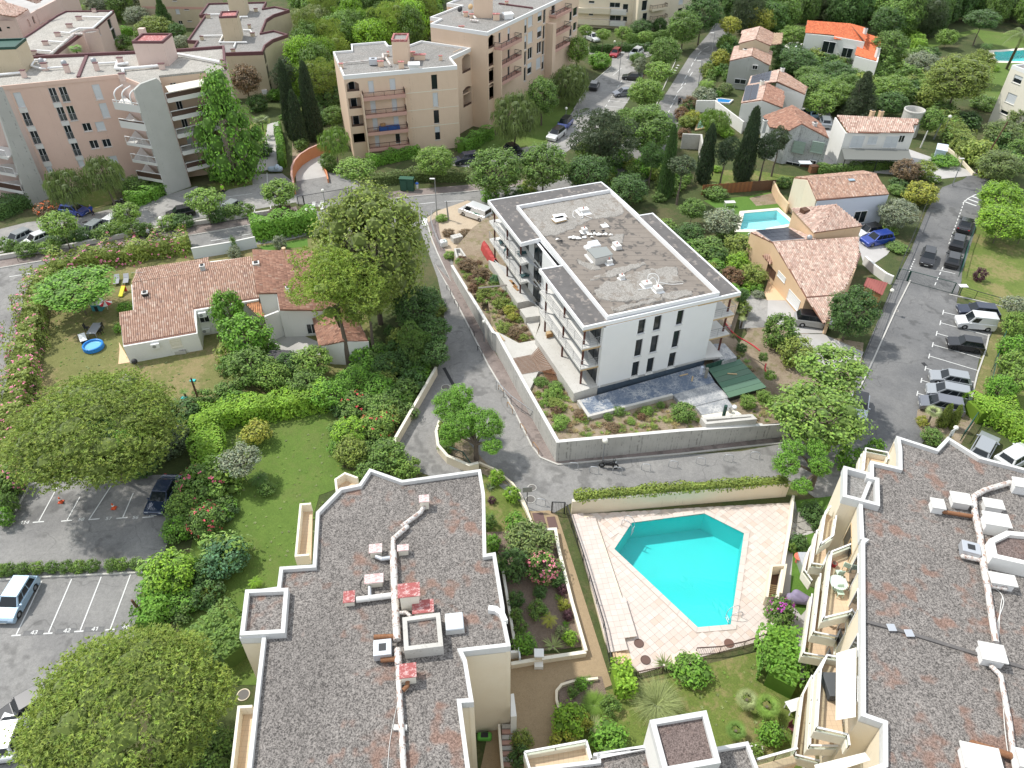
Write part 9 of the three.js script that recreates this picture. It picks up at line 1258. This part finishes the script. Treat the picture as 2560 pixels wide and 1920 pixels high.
// lamps
const globeLamp=(label,c,x,y,h,r=0.24)=>{const q=G(c(x,y),h),t=t_('street_lamp',label,'street lamp',v_(q.x,0,q.z));P_(t,'post',c_(0.045,0.06,h-r,8,0,(h-r)/ 2,0),M.gM,true);P_(t,'globe',T(new THREE.SphereGeometry(r,18,12),0,h,0),M.globe,true);P_(t,'collar',c_(0.08,0.06,0.1,8,0,h-r-0.02,0),M.darkMetal,true);};
globeLamp('globe lamp against the bend of the site wall',c5,925,422,3.0,0.2);globeLamp('globe lamp in front of the site wall at the lower street',c5,1705,1187,2.9,0.28);globeLamp('globe lamp at the roadside railing, left',k1,2012,1085,4.0,0.26);globeLamp('globe lamp at the sliding gate',k2,2045,735,3.6,0.24);globeLamp('globe lamp beside the gate of the right car park',m8,470,238,3.2,0.24);globeLamp('globe lamp above the lane bend',c3,1736,750,3.6,0.3);globeLamp('white globe lamp in the hedge at the upper right',c3,1425,355,3,0.3);globeLamp('globe lamp at the corner bed of the right car park',c6,1775,1105,2.4,0.24);globeLamp('globe lamp at the peach block lawn',c2,1455,697,2,0.26);globeLamp('globe lamp at the top hedge of the long car park',k3,395,300,2,0.26);
const armLamp=(label,c,x,y,h,dx)=>{const q=G(c(x,y),h),t=t_('street_lamp',label,'street lamp',v_(q.x-dx,0,q.z));P_(t,'post',rodG(v_(0,0,0),v_(0,h,0),0.08,8,0.05),M.gM,true);P_(t,'arm',rodG(v_(0,h,0),v_(dx,h+0.05,0),0.04,6),M.gM,true);P_(t,'lamp_head',r_(0.75,0.14,0.3,0.06,dx,h+0.06,0),M.oW,true);};
armLamp('tall street lamp at the corner of the side street',c2,593,1152,6.0,-0.35);armLamp('street lamp on the right side of the climbing road, upper',k3,1098,240,6.5,-0.6);armLamp('street lamp on the right side of the climbing road, lower',k3,1003,442,6.5,-0.6);armLamp('street lamp in the long car park',k3,452,380,5.5,0.3);armLamp('street lamp behind the stepped gables',k4,112,105,6,-0.4);armLamp('street lamp at the lane gate',c3,1812,1022,4.5,-0.2);
const pole=(label,c,x0,y0,h,lx,mat)=>{const q=G(c(x0,y0)),t=t_('pole',label,'pole',q);P_(t,'shaft',rodG(v_(0,0,0),v_(lx,h,0),0.13,8,0.09),mat,true);};pole('dark leaning utility pole above the lane bend',c3,1905,1112,8.5,1.5,M.woodDark);pole('grey post behind the white terrace',c3,1632,895,4,0.3,M.gM);pole('white post on the terrace of the twin chimney house',c3,1545,950,3,0.2,M.oW);pole('bare wooden garden pole behind the lime hedge',c4,1298,985,4.2,0,M.woodDark);pole('bare wooden post at the lower left car park',c7,940,690,2.6,-0.3,M.woodDark);pole('thin leaning site post at the sandy yard',m6,1108,470,3,-0.2,M.gM);
{const q=G(m6(825,262),0.12),t=t_('utility_cabinet','green utility cabinet on the pavement by the road','cabinet',q);P_(t,'body',r_(2.1,1.9,0.9,0.03,0,0.95,0,-0.1),f_(0.02,0.075,0.045),true);P_(t,'lid',r_(2.25,0.14,1.05,0.04,0,1.97,0,-0.1),f_(0.03,0.1,0.06),true);P_(t,'door',r_(0.95,1.6,0.04,0.01,-0.5,0.95,0.5,-0.1),f_(0.022,0.08,0.05),true);const q2=G(m6(893,255),0.12),b=t_('litter_bin','blue topped litter bin beside the green cabinet','bin',q2);P_(b,'post',c_(0.04,0.04,1.3,6,0,0.65,0),M.gM,true);P_(b,'bag',c_(0.24,0.2,0.7,12,0,0.6,0.2),M.plastic,true);P_(b,'lid',c_(0.26,0.26,0.12,12,0,1.0,0.2),f_(0.03,0.12,0.5),true);}
{const q=G(c5(1205,1500),2.4),t=t_('road_sign','back of a square road sign beside the clipped ball','sign',v_(q.x,0,q.z));P_(t,'post',c_(0.04,0.04,2.4,8,0,1.2,0),M.darkMetal,true);P_(t,'plate',b_(0.85,0.65,0.03,0,2.4,0.05,0.1),M.gM,true);const q2=G(m8(962,205),1.6),b=t_('notice_board','blank pale board at the corner of the green gate','sign',v_(q2.x,0,q2.z));P_(b,'post',c_(0.05,0.05,1.5,8,0,0.75,0),M.greenMetal,true);P_(b,'plate',b_(1.0,0.05,0.7,0,1.6,0),M.white,true);const q3=G(c6(1750,1138),2.2),d=t_('notice_board','white tilted board standing behind the right building parapet','sign',v_(q3.x,0,q3.z));P_(d,'post',c_(0.05,0.05,2.1,8,0,1.05,0),M.darkMetal,true);P_(d,'plate',T(new THREE.BoxGeometry(0.7,0.95,0.04),0,2.2,0,0.5),M.white,true);}
for(const[c,x,y,w,d,n]of[[c5,1225,1565,0.5,0,'below the road sign'],[c5,1235,1490,0.45,0,'beside the road sign'],[c5,680,845,0.55,0,'on the ramp'],[c6,1385,350,0.4,0,'by the long line of the right car park'],[c7,1565,1175,0.5,0,'with a pale ring near the corner roof'],[k1,1068,1133,0.5,0,'near the person in blue']]){const q=G(c(x,y),0.035),t=t_('manhole','round manhole cover '+n,'manhole',q);P_(t,'cover',new THREE.CylinderGeometry(w*0.8,w*0.8,0.02,22).translate(0,0.01,0),f_(0.13,0.12,0.11),true);P_(t,'ring',T(new THREE.TorusGeometry(w*0.85,0.06,4,24),0,0.005,0,0,Math.PI/2,0,v_(1,1,0.3)),c===c7?M.cream:M.concrete,true);}
{const t=t_('drain_channel','long dark drain grating across the ramp mouth','drain',G(c5(700,780)));P_(t,'grating',w_(pts(c5,0,668,720,745,860),0.35,0.026,0.045),M.dark);const g=G(m8(692,747),0.03),t2=t_('drain_grate','small square drain grate in the right car park','drain',g);P_(t2,'grate',b_(0.4,0.03,0.6,0,0.015,0,0.2),M.dark,true);const d=t_('door_mats','two brown door mats set in the tan path below the dark gate','mat',G(m2(650,220)));for(const q of[[530,150,625,146,665,290,568,300],[657,185,730,180,762,288,680,292]])P_(d,'mat',p_(pts(m2,0.05,...q),0.02,0.055),f_(0.13,0.075,0.065));}
// ---------------------------------------------------------------- garden and balcony things
{const at=(c,x,y,h=0.05)=>G(c(x,y),h),kp=t_('paddling_pool','round blue paddling pool on the villa lawn','paddling pool',at(c4,605,592));for(let k=0;k<3;k++)P_(kp,'ring',T(new THREE.TorusGeometry(1.02,0.12,8,32),0,0.1+k*0.17,0,0,Math.PI/2),f_(0.02,0.22,0.62,0.3),true);P_(kp,'water',c_(1,1,0.05,28,0,0.3,0),f_(0.2,0.5,0.68,0.1),true);
const table=(label,c,x,y,l,w,col,turn,h0=0.05)=>{const t=t_('garden_table',label,'table',at(c,x,y,h0+0.72).setY(h0),undefined,turn);P_(t,'table_top',r_(l,0.05,w,0.02,0,0.72,0),col,true);for(const[a,b]of[[1,1],[1,-1],[-1,1],[-1,-1]])P_(t,'leg',b_(0.06,0.7,0.06,a*(l/2-0.1),0.35,b*(w/2-0.1)),col,true);};table('long grey garden table on the villa lawn',c4,606,465,1.1,2.2,f_(0.25,0.26,0.28),0.05);
const chair=(label,c,x,y,turn,col,h0=0.05)=>{const t=t_('garden_chair',label,'chair',at(c,x,y,h0),undefined,turn);P_(t,'seat',r_(0.45,0.05,0.45,0.02,0,0.44,0),col,true);P_(t,'backrest',T(new RB(0.45,0.5,0.04,2,0.02),0,0.72,-0.22,0,-0.15),col,true);for(const[a,b]of[[1,1],[1,-1],[-1,1],[-1,-1]])P_(t,'leg',b_(0.04,0.44,0.04,a*0.19,0.22,b*0.19),col,true);};[[655,470,1.6,'upper right'],[650,500,1.6,'lower right'],[565,480,-1.6,'left']].forEach(([x,y,a,n])=>chair('dark garden chair at the '+n+' side of the long grey table',c4,x,y,-a,M.dark));table('small pale picnic table on the artificial lawn',c3,322,1298,1.6,0.8,M.oW,0.1);
const th=t_('playhouse','blue and white plastic playhouse under the flat tree','playhouse',at(c4,638,340));P_(th,'walls',r_(1.2,1.0,1.1,0.05,0,0.5,0),f_(0.06,0.28,0.33),true);P_(th,'roof',T(new THREE.CylinderGeometry(0.02,1.0,0.7,4),0,1.35,0,0.785),M.plastic,true);P_(th,'door',b_(0.4,0.7,0.04,0,0.38,0.56),M.dark,true);
const sl=t_('toy_slide','yellow toy slide on the villa lawn','slide',at(c4,790,245));P_(sl,'chute',T(new RB(0.5,0.1,1.6,2,0.04),0,0.42,0,0,0.4),f_(0.75,0.7,0.03),true);P_(sl,'ladder',b_(0.45,0.75,0.1,0,0.38,-0.75),f_(0.6,0.03,0.03),true);const um=t_('toy_parasol','small red and white parasol beside the playhouse','parasol',at(c4,695,345));for(let i=0;i<8;i++)P_(um,'panel',T(new THREE.ConeGeometry(0.75,0.35,2,1,true,i*TAU/8,TAU/8),0,1.1,0),i % 2?f_(0.6,0.03,0.05):M.white,true);P_(um,'pole',c_(0.02,0.02,1.1,6,0,0.55,0),M.white,true);const lg=(label,x,y,a)=>{const t=t_('sun_lounger',label,'lounger',at(c4,x,y),undefined,a);P_(t,'bed',r_(0.65,0.06,1.3,0.02,0,0.32,0.2),f_(0.3,0.31,0.33),true);P_(t,'backrest',T(new RB(0.65,0.06,0.65,2,0.02),0,0.5,-0.7,0,0.5),f_(0.3,0.31,0.33),true);for(const[q,b]of[[1,0.7],[-1,0.7],[1,-0.3],[-1,-0.3]])P_(t,'leg',b_(0.05,0.32,0.05,q*0.28,0.16,b),M.dark,true);};lg('left grey sun lounger beside the villa',755,170,0.3);lg('right grey sun lounger beside the villa',815,165,0.3);
const bq=t_('barbecue','black kettle barbecue at the villa corner','barbecue',at(c4,878,712));P_(bq,'bowl',T(new THREE.SphereGeometry(0.32,16,10),0,0.75,0),M.dark,true);for(let i=0;i<3;i++)P_(bq,'leg',rodG(v_(0,0.6,0),v_(Math.cos(i*2.1)*0.35,0,Math.sin(i*2.1)*0.35),0.02),M.gM,true);const ss=t_('draped_chair','chair draped with a white towel beside the paddling pool','chair',at(c4,540,545));P_(ss,'frame',b_(0.7,0.4,1.2,0,0.2,0,0.6),M.dark,true);P_(ss,'towel',T(new RB(0.75,0.08,1.4,2,0.04),0,0.5,0,0.6,0.15),M.white,true);const hs=t_('hose','white hose loop on the villa lawn','hose',at(c4,785,770));P_(hs,'tube',tubeG(pts(c4,0.1,765,795,775,760,795,740,812,752,800,780,785,800),0.06,30),M.white);for(const[x,y,n]of[[1240,802,'on the dry lawn'],[1185,913,'by the small cordyline']]){const t=t_('toy_mat','turquoise toy mat '+n,'mat',at(c4,x,y));P_(t,'mat',r_(0.6,0.08,0.4,0.03,0,0.06,0),f_(0.05,0.5,0.5),true);}const bn=t_('bench','grey wooden bench against the front wall of the villa','bench',at(c4,1150,622));P_(bn,'seat',b_(1.8,0.06,0.5,0,0.45,0,0.17),M.woodGrey,true);P_(bn,'backrest',b_(1.8,0.4,0.05,0,0.75,-0.25,0.17),M.woodGrey,true);P_(bn,'base',b_(1.2,0.42,0.4,0.3,0.22,0.1,0.17),M.concrete,true);const cv=t_('canopy','dark fabric canopy behind the laurels','canopy',at(c4,1790,640));P_(cv,'cloth',(()=>{const q=pts(c4,2.3,1710,640,1740,605,1870,605,1900,640,1850,690);return[s_(q,2.3),flip(s_(q,2.27))];})(),f_(0.06,0.055,0.06));for(const[x,y]of[[1720,640],[1890,640]])P_(cv,'post',rodG(G(c4(x,y),2.27).setY(0),G(c4(x,y),2.27),0.04),M.dark);
for(const[x,y,n]of[[393,1582,'left'],[733,1622,'right']]){const t=t_('traffic_cone',n+' orange cone in the upper left car park','traffic cone',at(c4,x,y));P_(t,'cone',c_(0.05,0.17,0.6,14,0,0.33,0),f_(0.75,0.12,0.03),true);P_(t,'band',c_(0.1,0.125,0.14,14,0,0.4,0,true),M.white,true);P_(t,'base',b_(0.42,0.05,0.42,0,0.03,0),f_(0.6,0.09,0.03),true);}{const q=G(k2(1455,500),0.05),t=t_('covered_motorbike','motorbike under a pale blue cover beside the garage ramp','covered motorbike',q);P_(t,'cover',blob([[v_(-0.8,0.45,0),v_(0.8,0.5,0),0.4,0.42],[v_(0.3,0.8,-0.25),v_(0.3,0.8,0.25),0.35,0.35]],30,0.03),f_(0.42,0.5,0.58),true);}
const Y=7.92,gt=t_('garden_table','round pale green slatted table on the upper terrace of the right building','table',at(k8,482,268,Y+0.72).setY(Y));for(let i=0;i<9;i++){const z=(i-4)*0.13,l=Math.sqrt(0.62*0.62-z*z);P_(gt,'slat',b_(0.115,0.03,l*2,z,0.72,0),f_(0.62,0.72,0.62),true);}P_(gt,'leg',c_(0.06,0.25,0.7,10,0,0.35,0),f_(0.55,0.65,0.55),true);[[540,150,2.6,'beyond'],[475,215,3.1,'behind'],[480,385,0,'in front of']].forEach(([x,y,a,n])=>chair('pale green chair '+n+' the round slatted table',k8,x,y,a,f_(0.55,0.68,0.55),Y));{const t=t_('flower_pot','red pot on the upper terrace of the right building','pot',at(k8,435,125,Y));P_(t,'pot',c_(0.2,0.14,0.36,14,0,0.18,0),f_(0.4,0.02,0.03),true);P_(t,'earth',c_(0.17,0.17,0.03,12,0,0.35,0),M.mulch,true);}{const t=t_('covered_furniture','lilac cloth over furniture on the small court lawn','covered furniture',at(k8,135,430));P_(t,'cover',blob([[v_(-0.8,0.35,0),v_(0.9,0.4,0.3),0.38,0.3],[v_(-0.3,0.6,-0.2),v_(0.3,0.55,0.2),0.35,0.3]],32,0.04),f_(0.27,0.23,0.34),true);const t2=t_('garden_table','round coral table in the small court','table',at(k8,135,42,0.75).setY(0.05));P_(t2,'table_top',c_(0.42,0.42,0.04,22,0,0.72,0),f_(0.66,0.16,0.1),true);P_(t2,'leg',c_(0.04,0.2,0.7,10,0,0.35,0),f_(0.5,0.12,0.08),true);const dr=t_('drying_rack','drying rack hung with pale and pink laundry in the small court','drying rack',at(k8,170,130));for(let i=0;i<7;i++)P_(dr,'laundry',T(new THREE.BoxGeometry(0.6,0.55,0.05),(i % 2)*0.15,0.7,-0.6+i*0.2,0.2,0.1*(i % 3)),[M.white,f_(0.55,0.5,0.52),f_(0.6,0.15,0.35)][i % 3],true);P_(dr,'frame',[b_(1.0,0.04,1.5,0,0.98,0),b_(0.04,0.98,1.4,0.45,0.49,0),b_(0.04,0.98,1.4,-0.45,0.49,0)],M.zinc,true);const bx=t_('storage_box','dark grey storage box on the long terrace under the awning','box',at(m1,412,260,Y));P_(bx,'box',r_(0.9,0.6,1.5,0.04,0,0.3,0),f_(0.07,0.075,0.08),true);P_(bx,'lid',r_(0.95,0.08,1.55,0.03,0,0.64,0),f_(0.09,0.095,0.1),true);chair('dark red chair on the ground terrace at the bottom right',m1,58,620,0.6,f_(0.14,0.04,0.045));table('table with white cloth on the ground terrace at the bottom right',m1,110,390,1.4,0.8,M.white,0.3);}
const sp=t_('stone_planter','cream planter filled with grey stones at the pool fence','planter',at(m4,590,560));const so=pts(m4,0.6,490,540,670,515,700,590,510,620);P_(sp,'box',p_(so,0,0.6,[i_(so,0.22)]),M.cream);P_(sp,'bed',s_(i_(so,0.2),0.4),M.stone);const r=rnd(9);for(let i=0;i<46;i++){const a=so[0].clone().lerp(so[1],0.14+r()*0.72),b=so[3].clone().lerp(so[2],0.14+r()*0.72),p=a.lerp(b,0.2+r()*0.6);P_(sp,'stone',T(new THREE.IcosahedronGeometry(0.09+r()*0.07,0),p.x,0.44,p.z,r()*6,r()*6),f_(0.2+0.08*(i % 4),0.19+0.08*(i % 4),0.18+0.075*(i % 4)));}
{const t=t_('flagstones','irregular flat stones in the small court behind the right building','paving',at(k7,100,640));for(const q of[[5,540,150,575,120,640,30,660,0,630],[40,665,130,640,190,690,190,725,60,720],[0,705,55,690,130,735,75,755],[25,760,130,790,130,815,30,790]])P_(t,'stone',p_(pts(k7,0.1,...q),0.02,0.1),M.stone);const u=t_('stair_house','stairwell with a brown door going down beside the pool terrace','stairwell',G(c9(600,430)));P_(u,'walls',w_(pts(c9,1.2,560,545,590,345,680,340,650,520),0.2,0,1.2),M.cream);P_(u,'floor',s_(pts(c9,0.06,560,545,590,350,660,350,620,545),0.075),M.woodDark);for(let k=0;k<7;k++)P_(u,'slat',beamG(G(c9(560+k*2,540-k*12),0.2),G(c9(612+k*2,548-k*12),0.2),0.1,0.06),M.woodPale);const v=t_('outdoor_stairs','outdoor stairs going down beside the gravel roof building','stairs',G(c8(1060,1500)));for(let k=0;k<8;k++)P_(v,'step',p_(pts(c8,0.1,1040,1400+k*30,1112,1398+k*30,1112,1424+k*30,1042,1426+k*30),-0.2,0.95-k*0.12),k % 2?M.salmon:M.concrete);P_(v,'side_wall',w_(pts(c8,1,1022,1375,1045,1660),0.16,0,1.3),M.cP);const w=t_('litter_sack','green and white bag at the foot of the high wall by the stairs','bag',at(c8,930,1455));P_(w,'bag',r_(1.0,0.5,0.5,0.15,0,0.25,0),f_(0.12,0.42,0.06),true);P_(w,'label',b_(0.5,0.02,0.35,0,0.51,0),M.dark,true);}
}
// painted bay numbers
{const{FontLoader}=await import('three/addons/loaders/FontLoader.js');const font=await new FontLoader().loadAsync('fonts/droid/droid_sans_bold.typeface.json'),num=(s,c,x,y,sz)=>{const q=G(c(x,y)),g=new THREE.ShapeGeometry(font.generateShapes(s,sz),3);g.computeBoundingBox();g.translate(-g.boundingBox.max.x/2,0,0).rotateX(-Math.PI/2).rotateY(0.05).translate(q.x,0.042,q.z);return g;};const pad=(c,x,y)=>{const q=G(c(x,y));return b_(1.5,0.006,0.4,q.x,0.032,q.z,0.06);};
g_('bay_number',['43','42','41','40'].map((s,i)=>num(s,c7,[215,427,605,805][i],[788,776,765,753][i],0.34)),M.whiteLine),g_('bay_number',['114','98','57','56'].map((s,i)=>num(s,c7,[155,520,695,868][i],[78,58,52,46][i],0.34)),M.whiteLine);g_('asphalt_patch',[[215,778],[427,766],[605,755],[805,743]].map(([x,y])=>pad(c7,x,y)),M.asphaltDark);}
// ---------------------------------------------------------------- draw
renderer.render(scene,camera);
